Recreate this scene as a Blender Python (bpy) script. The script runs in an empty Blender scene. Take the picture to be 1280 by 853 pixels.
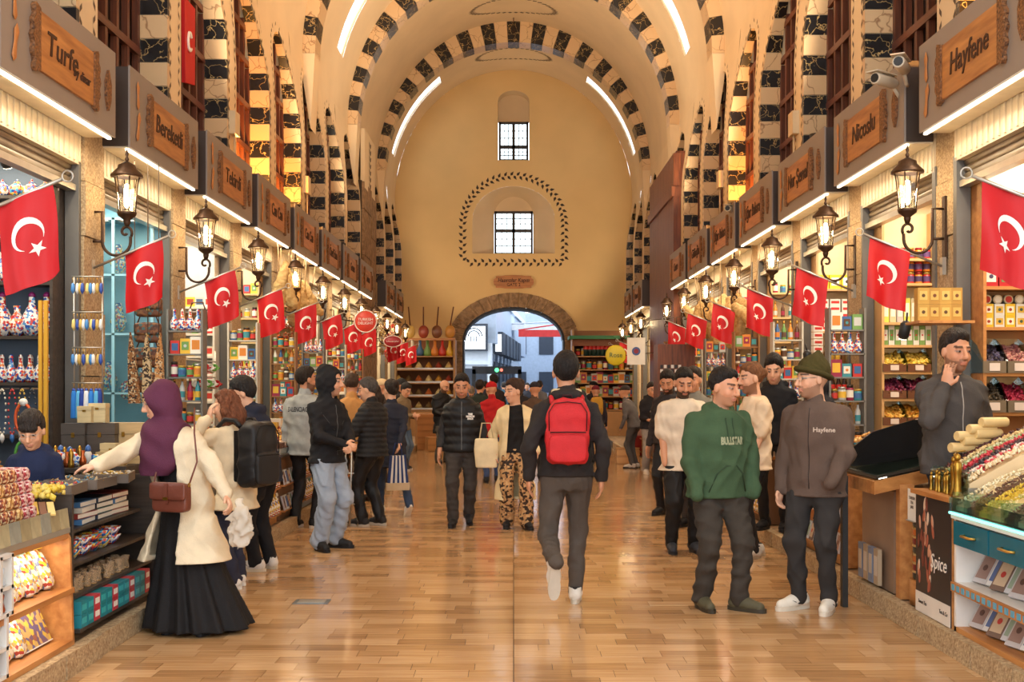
import bpy, bmesh, math, random
import numpy as np
from mathutils import Vector, Matrix, Euler
random.seed(7)
PI = math.pi
SC = bpy.context.scene
COL = SC.collection
# ------------------------------------------------------------------ camera
FPX, VX, VY, CH = 1450.0, 642.0, 483.0, 1.6
cam_d = bpy.data.cameras.new('camera'); cam = bpy.data.objects.new('camera', cam_d); COL.objects.link(cam)
cam.location = (0, 0, CH); cam.rotation_euler = (PI/2, 0, 0)
cam_d.sensor_width = 36; cam_d.lens = 36*FPX/1280
cam_d.shift_x = (640-VX)/1280; cam_d.shift_y = (VY-426.5)/1280
cam_d.clip_start = 0.1; cam_d.clip_end = 300
SC.camera = cam
# ------------------------------------------------------------------ world, exposure
W = bpy.data.worlds.new('daylight'); SC.world = W; W.use_nodes = True
bg = W.node_tree.nodes['Background']; bg.inputs[0].default_value = (0.86, 0.93, 1.0, 1); bg.inputs[1].default_value = 2.6
SC.view_settings.view_transform = 'Standard'; SC.view_settings.look = 'None'
SC.view_settings.gamma = 1; SC.view_settings.use_curve_mapping = False
SC.view_settings.exposure = 0.55
SC.cycles.use_denoising = True
SC.cycles.max_bounces = 5; SC.cycles.diffuse_bounces = 3; SC.cycles.glossy_bounces = 2; SC.cycles.transmission_bounces = 3; SC.cycles.transparent_max_bounces = 8
SC.cycles.use_adaptive_sampling = True; SC.cycles.adaptive_threshold = 0.03
SC.cycles.sample_clamp_indirect = 6; SC.cycles.caustics_reflective = False; SC.cycles.caustics_refractive = False
WARM = (1.0, 0.74, 0.44); AMBER = (1.0, 0.42, 0.08); LED = (1.0, 0.87, 0.67)
# power of the bazaar's lamps and of the added uplights, used in their builders
P_LED, P_SHOP, P_LANTERN, P_UPLIGHT = 11.0, 40.0, 7.0, 420.0
# ------------------------------------------------------------------ helpers
def at(x, y, Y):                       # a point of the place from a measured photo position and its distance
    return Vector(((x-VX)*Y/FPX, Y, CH-(y-VY)*Y/FPX))
def tag(o, label=None, cat=None, group=None, kind=None):
    if label: o['label'] = label
    if cat: o['category'] = cat
    if group: o['group'] = group
    if kind: o['kind'] = kind
    return o
def link(o, parent=None):
    COL.objects.link(o)
    if parent is not None: o.parent = parent
    return o
def empty(name, loc=(0,0,0), rz=0.0, label=None, cat=None, group=None):
    o = bpy.data.objects.new(name, None); o.empty_display_size = .1
    link(o); o.location = loc; o.rotation_euler = (0, 0, rz)
    return tag(o, label, cat, group)
def copy_tree(o, parent=None):
    c = o.copy(); link(c)
    c.parent = parent
    for ch in o.children: copy_tree(ch, c)
    return c
def setm(me, mats):
    for m in (mats if isinstance(mats, (list, tuple)) else [mats]): me.materials.append(m)
class MB:
    def __init__(s): s.v = []; s.f = []; s.m = []; s.sm = []
    def add(s, vs, fs, m=0, smooth=False):
        b = len(s.v); s.v += [tuple(v) for v in vs]
        for f in fs: s.f.append([b+i for i in f]); s.m.append(m); s.sm.append(smooth)
        return s
    def box(s, x0, x1, y0, y1, z0, z1, m=0):
        return s.add([(x0,y0,z0),(x1,y0,z0),(x1,y1,z0),(x0,y1,z0),(x0,y0,z1),(x1,y0,z1),(x1,y1,z1),(x0,y1,z1)],
                     [(0,3,2,1),(4,5,6,7),(0,1,5,4),(1,2,6,5),(2,3,7,6),(3,0,4,7)], m)
    def cbox(s, c, d, m=0): return s.box(c[0]-d[0]/2, c[0]+d[0]/2, c[1]-d[1]/2, c[1]+d[1]/2, c[2]-d[2]/2, c[2]+d[2]/2, m)
    def obox(s, c, ax, ay, az, m=0):
        c, ax, ay, az = Vector(c), Vector(ax)/2, Vector(ay)/2, Vector(az)/2
        return s.add([c-ax-ay-az, c+ax-ay-az, c+ax+ay-az, c-ax+ay-az, c-ax-ay+az, c+ax-ay+az, c+ax+ay+az, c-ax+ay+az],
                     [(0,3,2,1),(4,5,6,7),(0,1,5,4),(1,2,6,5),(2,3,7,6),(3,0,4,7)], m)
    def quad(s, a, b, c, d, m=0): return s.add([a,b,c,d], [(0,1,2,3)], m)
    def lathe(s, prof, n=12, m=0, c=(0,0,0), ax='z', smooth=True, a0=0.0, cap=True):
        vs = []; fs = []; k = len(prof)
        for r, z in prof:
            for i in range(n):
                a = a0+2*PI*i/n; p = (r*math.cos(a), r*math.sin(a), z)
                if ax == 'x': p = (p[2], p[0], p[1])
                elif ax == 'y': p = (p[1], p[2], p[0])
                vs.append((p[0]+c[0], p[1]+c[1], p[2]+c[2]))
        for j in range(k-1):
            for i in range(n):
                i2 = (i+1) % n; fs.append((j*n+i, j*n+i2, (j+1)*n+i2, (j+1)*n+i))
        s.add(vs, fs, m, smooth)
        b = len(s.v)-len(vs)
        if cap:
            if prof[0][0] > 1e-4: s.f.append([b+i for i in range(n)][::-1]); s.m.append(m); s.sm.append(False)
            if prof[-1][0] > 1e-4: s.f.append([b+(k-1)*n+i for i in range(n)]); s.m.append(m); s.sm.append(False)
        return s
    def tube(s, pts, r, n=6, m=0, closed=False):
        pts = [Vector(p) for p in pts]; k = len(pts); rs = r if isinstance(r, (list, tuple)) else [r]*k
        vs = []; fs = []; up = Vector((0,0,1)); u = None
        for i, p in enumerate(pts):
            t = (pts[(i+1) % k if closed else min(i+1, k-1)] - pts[(i-1) % k if closed else max(i-1, 0)])
            if t.length < 1e-9: t = Vector((0,0,1))
            t.normalize()
            if u is None:
                u = t.cross(up)
                if u.length < 1e-3: u = t.cross(Vector((1,0,0)))
            u = (u - t*u.dot(t)).normalized(); w = t.cross(u)
            for j in range(n):
                a = 2*PI*j/n; vs.append(p+(u*math.cos(a)+w*math.sin(a))*rs[i])
        for i in range(k if closed else k-1):
            i2 = (i+1) % k
            for j in range(n):
                j2 = (j+1) % n; fs.append((i*n+j, i2*n+j, i2*n+j2, i*n+j2))
        if not closed: fs += [tuple(range(n)), tuple(range((k-1)*n, k*n))[::-1]]
        return s.add(vs, fs, m, True)
    def prism(s, poly, h0, h1, fr=None, m=0, m_side=None):     # poly in (u,v); fr(u,v,h)->point
        if fr is None: fr = lambda u, v, h: (u, v, h)
        n = len(poly); vs = [fr(u, v, h0) for u, v in poly]+[fr(u, v, h1) for u, v in poly]
        s.add(vs, [tuple(range(n))[::-1], tuple(range(n, 2*n))], m)
        b = len(s.v)-2*n
        for i in range(n):
            j = (i+1) % n; s.f.append([b+i, b+j, b+n+j, b+n+i]); s.m.append(m if m_side is None else m_side); s.sm.append(False)
        return s
    def ell(s, c, r, n=8, k=6, m=0):
        prof = [(max(1e-5, math.sin(PI*i/k)), -math.cos(PI*i/k)) for i in range(k+1)]
        b0 = len(s.v); s.lathe(prof, n, m, cap=False)
        for i in range(b0, len(s.v)):
            x, y, z = s.v[i]; s.v[i] = (c[0]+x*r[0], c[1]+y*r[1], c[2]+z*r[2])
        return s
    def mesh(s, name, mats):
        me = bpy.data.meshes.new(name); me.from_pydata(s.v, [], s.f)
        setm(me, mats); me.polygons.foreach_set('material_index', s.m); me.polygons.foreach_set('use_smooth', s.sm); me.update()
        return me
    def build(s, name, mats, parent=None, loc=None, rz=0.0):
        o = bpy.data.objects.new(name, s.mesh(name, mats)); link(o, parent)
        if loc is not None: o.location = loc
        if rz: o.rotation_euler = (0, 0, rz)
        return o
def put(me, name, loc=(0,0,0), rot=(0,0,0), parent=None, scale=None):
    o = bpy.data.objects.new(name, me); link(o, parent); o.location = loc; o.rotation_euler = rot
    if scale is not None: o.scale = scale if isinstance(scale, (list, tuple)) else (scale,)*3
    return o
def text_mesh(txt, size, name='lettering', depth=0.004, shear=0.0, width=None, bold=0.0):
    cu = bpy.data.curves.new(name, 'FONT'); cu.body = txt; cu.size = size; cu.extrude = depth; cu.shear = shear
    cu.align_x = 'CENTER'; cu.align_y = 'CENTER'; cu.resolution_u = 2; cu.offset = bold
    o = bpy.data.objects.new(name, cu); COL.objects.link(o)
    dg = bpy.context.evaluated_depsgraph_get(); me = bpy.data.meshes.new_from_object(o.evaluated_get(dg))
    bpy.data.objects.remove(o); bpy.data.curves.remove(cu); me.materials.clear(); me.name = name
    if width and len(me.vertices):
        xs = [v.co.x for v in me.vertices]; k = width/max(1e-6, max(xs)-min(xs))
        for v in me.vertices: v.co.x *= k
    return me
def light(name, kind, loc, power, color, parent=None, size=None, size_y=None, rot=(0,0,0), spot=None, radius=None):
    d = bpy.data.lights.new(name, kind); d.energy = power; d.color = color
    if kind == 'AREA':
        d.shape = 'RECTANGLE'; d.size = size; d.size_y = size_y or size
    elif radius: d.shadow_soft_size = radius
    if kind == 'SPOT': d.spot_size = spot or 1.5; d.spot_blend = .6
    o = bpy.data.objects.new(name, d); link(o, parent); o.location = loc; o.rotation_euler = rot
    return o
# ------------------------------------------------------------------ materials
MATS = {}
def _new(name):
    m = bpy.data.materials.new(name); m.use_nodes = True; nt = m.node_tree
    return m, nt, nt.nodes, nt.links, nt.nodes['Principled BSDF']
def rgba(c): return (c[0], c[1], c[2], 1)
def srgb(r, g, b):
    f = lambda u: (u/12.92 if u <= .04045 else ((u+.055)/1.055)**2.4)
    return (f(r/255), f(g/255), f(b/255))
def mat(name, c, rough=.55, metal=0.0, var=.12, scale=6.0, bump=0.0, bscale=None, emis=0.0, spec=None, c2=None, stretch=None, alpha=None, coat=0.0):
    if name in MATS: return MATS[name]
    m, nt, N, L, P = _new(name); MATS[name] = m
    P.inputs['Roughness'].default_value = rough; P.inputs['Metallic'].default_value = metal
    if spec is not None: P.inputs['Specular IOR Level'].default_value = spec
    if coat: P.inputs['Coat Weight'].default_value = coat; P.inputs['Coat Roughness'].default_value = .12
    tc = N.new('ShaderNodeTexCoord'); mp = N.new('ShaderNodeMapping'); L.new(tc.outputs['Object'], mp.inputs[0])
    if stretch: mp.inputs['Scale'].default_value = stretch
    nz = N.new('ShaderNodeTexNoise'); nz.inputs['Scale'].default_value = scale; nz.inputs['Detail'].default_value = 4
    L.new(mp.outputs[0], nz.inputs['Vector'])
    mx = N.new('ShaderNodeMix'); mx.data_type = 'RGBA'
    ca = c2 or tuple(max(0, x*(1-var)) for x in c)
    mx.inputs['A'].default_value = rgba(ca); mx.inputs['B'].default_value = rgba(tuple(min(1, x*(1+var*.6)) for x in c) if not c2 else c)
    rp = N.new('ShaderNodeMapRange'); rp.inputs['From Min'].default_value = .3; rp.inputs['From Max'].default_value = .7
    L.new(nz.outputs['Fac'], rp.inputs['Value']); L.new(rp.outputs[0], mx.inputs['Factor']); L.new(mx.outputs['Result'], P.inputs['Base Color'])
    if bump:
        bp = N.new('ShaderNodeBump'); bp.inputs['Strength'].default_value = bump; bp.inputs['Distance'].default_value = .02
        n2 = N.new('ShaderNodeTexNoise'); n2.inputs['Scale'].default_value = bscale or scale*4; n2.inputs['Detail'].default_value = 3
        L.new(mp.outputs[0], n2.inputs['Vector']); L.new(n2.outputs['Fac'], bp.inputs['Height']); L.new(bp.outputs[0], P.inputs['Normal'])
    if emis:
        P.inputs['Emission Color'].default_value = rgba(c); P.inputs['Emission Strength'].default_value = emis
    return m
def wood(name, c, c2, scale=3.0, axis=1, rough=.45, var_obj=False):
    st = [9.0, 9.0, 9.0]; st[axis] = .9
    m = mat(name, c, rough=rough, c2=c2, scale=scale, stretch=tuple(st), bump=.08, bscale=scale*2)
    return m
def glass(name, tint=(1,1,1), fac=.82, rough=.03):           # thin pane: mostly transparent, mirrors a little
    if name in MATS: return MATS[name]
    m, nt, N, L, P = _new(name); MATS[name] = m
    N.remove(P); out = N['Material Output']
    t = N.new('ShaderNodeBsdfTransparent'); t.inputs[0].default_value = rgba(tint)
    g = N.new('ShaderNodeBsdfGlossy'); g.inputs['Roughness'].default_value = rough
    fr = N.new('ShaderNodeFresnel'); fr.inputs[0].default_value = 1.5
    ad = N.new('ShaderNodeMath'); ad.operation = 'ADD'; ad.inputs[1].default_value = (1-fac)*.5; ad.use_clamp = True
    mu = N.new('ShaderNodeMath'); mu.operation = 'MULTIPLY'; mu.inputs[1].default_value = .45; L.new(fr.outputs[0], mu.inputs[0]); L.new(mu.outputs[0], ad.inputs[0])
    x = N.new('ShaderNodeMixShader'); L.new(ad.outputs[0], x.inputs[0]); L.new(t.outputs[0], x.inputs[1]); L.new(g.outputs[0], x.inputs[2])
    L.new(x.outputs[0], out.inputs['Surface'])
    return m
def emit(name, c, s):
    if name in MATS: return MATS[name]
    m, nt, N, L, P = _new(name); MATS[name] = m
    P.inputs['Base Color'].default_value = rgba(c); P.inputs['Emission Color'].default_value = rgba(c); P.inputs['Emission Strength'].default_value = s
    m.cycles.emission_sampling = 'NONE'
    return m
def marble(name, base, vein, scale=3.0, width=.035, rough=.3):
    if name in MATS: return MATS[name]
    m, nt, N, L, P = _new(name); MATS[name] = m
    tc = N.new('ShaderNodeTexCoord')
    nz = N.new('ShaderNodeTexNoise'); nz.inputs['Scale'].default_value = scale*1.2; nz.inputs['Detail'].default_value = 3
    L.new(tc.outputs['Object'], nz.inputs['Vector'])
    ad = N.new('ShaderNodeMix'); ad.data_type = 'RGBA'; ad.blend_type = 'ADD'; ad.inputs['Factor'].default_value = .35
    L.new(tc.outputs['Object'], ad.inputs['A']); L.new(nz.outputs['Color'], ad.inputs['B'])
    vo = N.new('ShaderNodeTexVoronoi'); vo.feature = 'DISTANCE_TO_EDGE'; vo.inputs['Scale'].default_value = scale
    L.new(ad.outputs['Result'], vo.inputs['Vector'])
    rp = N.new('ShaderNodeMapRange'); rp.inputs['From Min'].default_value = 0; rp.inputs['From Max'].default_value = width; rp.inputs['To Min'].default_value = 1; rp.inputs['To Max'].default_value = 0
    L.new(vo.outputs['Distance'], rp.inputs['Value'])
    mx = N.new('ShaderNodeMix'); mx.data_type = 'RGBA'; mx.inputs['A'].default_value = rgba(base); mx.inputs['B'].default_value = rgba(vein)
    L.new(rp.outputs[0], mx.inputs['Factor']); L.new(mx.outputs['Result'], P.inputs['Base Color']); P.inputs['Roughness'].default_value = rough
    return m
def pattern(name, cols, scale=30, rough=.35, feature='F1', bgc=None):       # speckled print: voronoi cells in a few colours
    if name in MATS: return MATS[name]
    m, nt, N, L, P = _new(name); MATS[name] = m
    tc = N.new('ShaderNodeTexCoord'); vo = N.new('ShaderNodeTexVoronoi'); vo.inputs['Scale'].default_value = scale
    L.new(tc.outputs['Object'], vo.inputs['Vector'])
    sp = N.new('ShaderNodeSeparateColor'); L.new(vo.outputs['Color'], sp.inputs[0])
    cr = N.new('ShaderNodeValToRGB'); cr.color_ramp.interpolation = 'CONSTANT'
    el = cr.color_ramp.elements
    while len(el) < len(cols): el.new(.5)
    for i, c in enumerate(cols): el[i].position = i/len(cols); el[i].color = rgba(c)
    L.new(sp.outputs[0], cr.inputs[0]); L.new(cr.outputs[0], P.inputs['Base Color']); P.inputs['Roughness'].default_value = rough
    return m
def vcol(name, rough=.5, spec=.4, sub=0.0):
    if name in MATS: return MATS[name]
    m, nt, N, L, P = _new(name); MATS[name] = m
    a = N.new('ShaderNodeAttribute'); a.attribute_name = 'Col'; L.new(a.outputs['Color'], P.inputs['Base Color'])
    P.inputs['Roughness'].default_value = rough; P.inputs['Specular IOR Level'].default_value = spec
    if sub: P.inputs['Subsurface Weight'].default_value = sub; P.inputs['Subsurface Radius'].default_value = (.01, .004, .002)
    return m
def film(name, c, a):
    m, nt, N, L, P = _new(name); MATS[name] = m; P.inputs['Base Color'].default_value = rgba(c); P.inputs['Roughness'].default_value = .25; P.inputs['Alpha'].default_value = a
    return m
M_PLASTER = mat('cream_plaster', srgb(226,200,160), .8, var=.06, scale=1.2, bump=.05)
M_ENDWALL = mat('ochre_plaster', srgb(224,188,128), .8, var=.07, scale=.7, bump=.04)
M_STONE = mat('rough_stone', srgb(204,178,138), .9, c2=srgb(146,116,82), scale=55, bump=.7, bscale=70)
M_STONE2 = mat('grey_brown_stone', srgb(168,134,100), .9, c2=srgb(112,88,62), scale=9, bump=.6, bscale=30)
M_BLACKM = marble('black_marble', (.012,.010,.009), srgb(200,168,110), 5.0, .03)
M_CREAMM = marble('cream_marble', srgb(214,180,136), srgb(150,110,76), 2.6, .02)
M_LATTICE = wood('lattice_wood', srgb(112,58,28), srgb(72,34,16), 3, 2)
M_SIGN = mat('sign_grey_brown', srgb(142,130,120), .5, var=.05, scale=2)
M_SIGNEDGE = mat('sign_edge_dark', srgb(58,44,34), .5, var=.05)
M_PLAQUE = wood('plaque_wood', srgb(196,134,72), srgb(150,92,46), 2.2, 1)
M_CARVE = mat('carved_wood', srgb(158,104,58), .6, c2=srgb(60,32,14), scale=55, bump=.8, bscale=60)
M_INK = mat('burnt_lettering', srgb(62,32,14), .7)
M_IRON = mat('bronze_iron', srgb(72,50,34), .45, metal=.6, var=.3, scale=14, bump=.2)
M_LGLASS = glass('lantern_glass', (1,.97,.9), .85)
M_BULB = emit('lantern_bulb', (1.0,.75,.38), 26)
M_LEDSTRIP = emit('led_strip', (1.0,.86,.64), 2.6)
M_RED = mat('flag_red', srgb(194,12,20), .6, var=.06, scale=3)
M_WHITE = mat('flag_white', srgb(244,240,230), .6, var=.02)
M_STEEL = mat('brushed_steel', srgb(190,186,176), .35, metal=.8, var=.1)
M_SHUTTER = mat('shutter_metal', srgb(150,134,112), .45, metal=.35, var=.15)
M_OAK = wood('counter_oak', srgb(204,142,80), srgb(166,104,52), 2.0, 1)
M_OAKX = wood('counter_oak_x', srgb(204,142,80), srgb(166,104,52), 2.0, 0)
M_DARKW = wood('dark_shelf', srgb(74,64,56), srgb(48,40,34), 3, 0)
M_WALNUT = wood('walnut', srgb(128,70,36), srgb(84,42,20), 3, 2)
M_GLASS = glass('clear_glass', (.97,1,.99), .8)
M_TGLASS = glass('teal_edge_glass', (.82,.97,.95), .7)
M_SKYGLASS = emit('skylight_glass', (.78,.90,1.0), 1.25)
M_BLACK = mat('matte_black', (.015,.014,.013), .5, var=.1)
M_GREY = mat('frame_grey', srgb(104,100,94), .5, var=.08)
M_GOLD = mat('gold_tin', srgb(196,150,70), .3, metal=.75, var=.15)
M_BRASS = mat('brass', srgb(170,130,52), .3, metal=.9, var=.25, scale=20)
M_COPPER = mat('copper', srgb(186,96,52), .3, metal=.85, var=.2, scale=20)
# ------------------------------------------------------------------ the setting
BAY = 2.43; YL0, YR0 = 7.04, 6.87; NB = 12; YEND = 36.0; WX = 3.48
def YP(side, k): return (YL0 if side < 0 else YR0)+BAY*k
ZSP, VA, VB = 7.4, 3.68, 4.02           # vault springing, half width, rise
def wall_x(z):
    t = min(1, max(0, (z-5.6)/1.9)); return WX+.2*t*t*(3-2*t)
def floor_mat(name, brick):
    m, nt, N, L, P = _new(name)
    tc = N.new('ShaderNodeTexCoord'); gi = N.new('ShaderNodeNewGeometry'); oi = N.new('ShaderNodeObjectInfo')
    mp = N.new('ShaderNodeMapping'); mp.inputs['Scale'].default_value = (.9, 14, 1)
    L.new(gi.outputs['Position'], mp.inputs[0])
    ad = N.new('ShaderNodeMath'); ad.operation = 'ADD'; L.new(gi.outputs['Random Per Island'], ad.inputs[0]); L.new(oi.outputs['Random'], ad.inputs[1])
    fr = N.new('ShaderNodeMath'); fr.operation = 'FRACT'; L.new(ad.outputs[0], fr.inputs[0])
    nz = N.new('ShaderNodeTexNoise'); nz.inputs['Scale'].default_value = 2.5; nz.inputs['Detail'].default_value = 5; L.new(mp.outputs[0], nz.inputs['Vector'])
    a2 = N.new('ShaderNodeMath'); a2.operation = 'MULTIPLY_ADD'; a2.inputs[1].default_value = .45; L.new(fr.outputs[0], a2.inputs[0])
    m2 = N.new('ShaderNodeMath'); m2.operation = 'MULTIPLY'; m2.inputs[1].default_value = .75; L.new(nz.outputs['Fac'], m2.inputs[0]); L.new(m2.outputs[0], a2.inputs[2])
    cr = N.new('ShaderNodeValToRGB'); e = cr.color_ramp.elements
    e[0].position = .15; e[0].color = rgba(srgb(138,100,64)); e[1].position = .95; e[1].color = rgba(srgb(216,176,130))
    x = e.new(.55); x.color = rgba(srgb(186,143,97))
    L.new(a2.outputs[0], cr.inputs[0]); src = cr.outputs[0]
    if brick:
        br = N.new('ShaderNodeTexBrick'); br.inputs['Scale'].default_value = 1; br.inputs['Brick Width'].default_value = .33; br.inputs['Row Height'].default_value = .16
        br.inputs['Mortar Size'].default_value = .004; br.inputs['Color1'].default_value = (1,1,1,1); br.inputs['Color2'].default_value = (.72,.72,.72,1); br.inputs['Mortar'].default_value = (.25,.2,.15,1)
        L.new(gi.outputs['Position'], br.inputs['Vector'])
        mu = N.new('ShaderNodeMix'); mu.data_type = 'RGBA'; mu.blend_type = 'MULTIPLY'; mu.inputs['Factor'].default_value = 1
        L.new(src, mu.inputs['A']); L.new(br.outputs['Color'], mu.inputs['B']); src = mu.outputs['Result']
    L.new(src, P.inputs['Base Color'])
    n3 = N.new('ShaderNodeTexNoise'); n3.inputs['Scale'].default_value = 1.3; L.new(gi.outputs['Position'], n3.inputs['Vector'])
    rr = N.new('ShaderNodeMapRange'); rr.inputs['To Min'].default_value = .08; rr.inputs['To Max'].default_value = .20; L.new(n3.outputs['Fac'], rr.inputs['Value']); L.new(rr.outputs[0], P.inputs['Roughness'])
    bp = N.new('ShaderNodeBump'); bp.inputs['Strength'].default_value = .05; bp.inputs['Distance'].default_value = .02
    m4 = N.new('ShaderNodeMapping'); m4.inputs['Scale'].default_value = (2, 9, 1); L.new(gi.outputs['Position'], m4.inputs[0])
    n4 = N.new('ShaderNodeTexNoise'); n4.inputs['Scale'].default_value = 2; L.new(m4.outputs[0], n4.inputs['Vector']); L.new(n4.outputs['Fac'], bp.inputs['Height']); L.new(bp.outputs[0], P.inputs['Normal'])
    P.inputs['Specular IOR Level'].default_value = .85
    return m
M_FLOOR = floor_mat('varnished_planks', False); M_FLOORB = floor_mat('varnished_planks_far', True)
M_GROUT = mat('dark_joint', (.035,.024,.015), .8)
FY0, FY1 = 5.9, 17.0
fl = MB().box(-3.6, 3.6, FY0, FY1, -.1, -.006, 0).box(-3.6, 3.6, -3, FY0, -.1, 0, 1).box(-3.6, 3.6, FY1, YEND+1.2, -.1, 0, 1).build('floor', [M_GROUT, M_FLOORB])
tag(fl, kind='structure')
plank_meshes = {}
stuffmb = MB(); nplank = 0; rng = random.Random(3); row = 0; y = FY0
while y < FY1-.01:
    for sgn in (-1, 1):
        x = .0025; first = rng.uniform(.12, .5)
        while x < 2.62:
            ln = round(first if first else rng.choice((.24,.3,.36,.42)), 2); first = None
            x1 = min(x+ln, 2.66); g = .0025; ln = round(x1-x-g, 3)
            gy = .0022; dz = rng.uniform(-.0015, 0)
            xa = x if sgn > 0 else -x-ln
            if nplank < 300 and (y < 10.2):
                if ln not in plank_meshes: plank_meshes[ln] = MB().box(0, ln, 0, .16-gy, -.008, 0).mesh('plank', M_FLOOR)
                put(plank_meshes[ln], 'plank', (xa, y, dz), parent=fl); nplank += 1
            else: stuffmb.box(xa, xa+ln, y, y+.16-gy, -.008, dz)
            x = x1
    y += .16; row += 1
tag(stuffmb.build('far_planks', M_FLOOR, fl), 'narrow varnished planks further down the passage', kind='stuff')
# raised shop floors and the stone kerb under the counters
KX = {-1: 2.47, 1: 2.60}
for side, nm in ((-1, 'left'), (1, 'right')):
    a, b = sorted((side*(KX[side]+.05), side*5.6))
    tag(MB().box(a, b, 4.6, YEND, -.02, .12).build('floor', M_STONE2), kind='structure')
    tr = tag(MB().box(*sorted((side*(KX[side]+.012), side*(KX[side]+.06))), 4.6, YEND, 0, .12).build('trim_1' if side < 0 else 'trim_2', M_GROUT), kind='structure')
    km = [MB().box(-.03, .05, .004, ln-.004, 0, .135).mesh('kerb_stone', M_STONE) for ln in (.55, .7, .85)]
    yy = 4.6
    while yy < 30:
        i = rng.randrange(3); o = put(km[i], 'kerb_stone', (side*(KX[side]+.01)+rng.uniform(-.008,.008), yy, 0), parent=tr); yy += (.55,.7,.85)[i]
# vault with two glazed slits on either side of the crown
def vault_pt(th, Y, grow=0.0): return ((VA+grow)*math.cos(th), Y, ZSP+(VB+grow)*math.sin(th))
SLITS = [(23.4, 24.15), (33.9, 34.6)]; SA, SB = math.radians(15), math.radians(54)
ys = sorted(set([1.5+.75*i for i in range(53) if 1.5+.75*i < YEND]+[YEND]+[v for s in SLITS for v in s]))
ths = sorted(set([PI*i/48 for i in range(49)]+[SA, SB, PI-SA, PI-SB]))
vb = MB(); idx = {}
for i, Y in enumerate(ys):
    for j, th in enumerate(ths): idx[i, j] = len(vb.v); vb.v.append(vault_pt(th, Y))
for i in range(len(ys)-1):
    for j in range(len(ths)-1):
        ym, tm = (ys[i]+ys[i+1])/2, (ths[j]+ths[j+1])/2
        if any(a < ym < b for a, b in SLITS) and (SA < tm < SB or PI-SB < tm < PI-SA): continue
        vb.f.append([idx[i,j], idx[i,j+1], idx[i+1,j+1], idx[i+1,j]]); vb.m.append(0); vb.sm.append(True)
ceil = tag(vb.build('ceiling', M_PLASTER), kind='structure')
wn = 3
for a, b in SLITS:
    for sd in (1, -1):
        tt = [(SA+(SB-SA)*i/14) if sd > 0 else (PI-SA-(SB-SA)*i/14) for i in range(15)]
        g = MB()
        for i in range(14):
            g.quad(vault_pt(tt[i], a, .06), vault_pt(tt[i], b, .06), vault_pt(tt[i+1], b, .06), vault_pt(tt[i+1], a, .06))
        w = tag(g.build('window_%d' % wn, M_GLASS), 'curved glazed slit in the vault', kind='structure'); wn += 1
        e = MB()
        for yy in (a, b): e.tube([vault_pt(t, yy, .03) for t in tt], .03, 5)
        e.build('window_frame', M_PLASTER, w)
# transverse arches of black and cream voussoirs
def arch(name, Y, R, n, depth, z0=ZSP):
    t = MB()
    for i in range(24):                                    # backing rib between the stones and the vault
        a, b = PI*i/24, PI*(i+1)/24
        p = lambda r, th, yy: (r*math.cos(th), yy, z0+r*math.sin(th))
        t.quad(p(R+.03, a, Y+.02), p(R+.03, b, Y+.02), p(R+.03, b, Y+depth-.02), p(R+.03, a, Y+depth-.02))
    tr = tag(t.build(name, M_PLASTER), 'striped transverse arch under the vault', kind='structure')
    for i in range(n):
        a, b = PI*(i+.012)/n, PI*(i+.988)/n; vs = []
        for yy in (Y, Y+depth):
            for th in (a, b):
                ro = 1/math.sqrt((math.cos(th)/(VA+.02))**2+(math.sin(th)/(VB+.02))**2)
                vs += [(R*math.cos(th), yy, z0+R*math.sin(th)), (ro*math.cos(th), yy, z0+ro*math.sin(th))]
        m = MB().add(vs, [(0,1,3,2), (4,6,7,5), (0,2,6,4), (1,5,7,3), (0,4,5,1), (2,3,7,6)], 0)
        m.build('voussoir', M_BLACKM if i % 2 == (n//2) % 2 else M_CREAMM, tr)
    for s_ in (-1, 1):
        MB().prism([(R, z0+.01), (VA+.03, z0+.01), (wall_x(z0-.5)+.03, z0-.5), (WX+.06, z0-1.3)], Y, Y+depth, lambda u, v, h: (s_*u, h, v)).build('springer', M_PLASTER, tr)
    return tr
for i, Y in enumerate((31.2, 25.7, 20.2)): arch('trim_%d' % (3+i), Y, 3.46, 35, .55)
# side walls with pointed lunettes, striped far jambs and timber lattices
ZL0, ZL1, ZAP, HW = 4.15, 5.6, 7.08, .98         # sill, springing, apex of a lunette, half width
def lun(u):                                        # height of the pointed arch above the bay centre offset u
    t = min(1, abs(u)/HW); return ZL1+(ZAP-ZL1)*(math.sqrt(max(0, 1-t**1.75)))
BARS = MB().box(-.025, .025, -.03, .03, 0, 1).mesh('lattice_bar', M_LATTICE)
def lattice(side, yc, k, cat_label):
    X = side*(WX+.30)
    t = tag(MB().box(*sorted((X+side*.05, X+side*.12)), yc-HW-.02, yc+HW+.02, ZL0-.1, ZAP+.05).build('lattice_screen', mat('lattice_backing', srgb(58,30,16), .7)),
            cat_label, 'lattice screen', 'timber lattice screens in the lunettes of the '+('left' if side < 0 else 'right')+' wall')
    for i in range(7):
        u = -HW+.06+i*(2*HW-.12)/6
        put(BARS, 'lattice_bar', (X, yc+u, ZL0-.1), parent=t, scale=(1.2, 1.1, lun(u)-ZL0+.12))
    for z in (4.35, 4.95, 5.55, 6.15, 6.6):
        w = HW if z < ZL1 else HW*max(.05, (1-((z-ZL1)/(ZAP-ZL1))**2))**(1/1.75)
        put(BARS, 'lattice_bar', (X-side*.012, yc-w, z), (-PI/2, 0, 0), t, (1.0, 1.3, 2*w))
    return t
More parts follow.
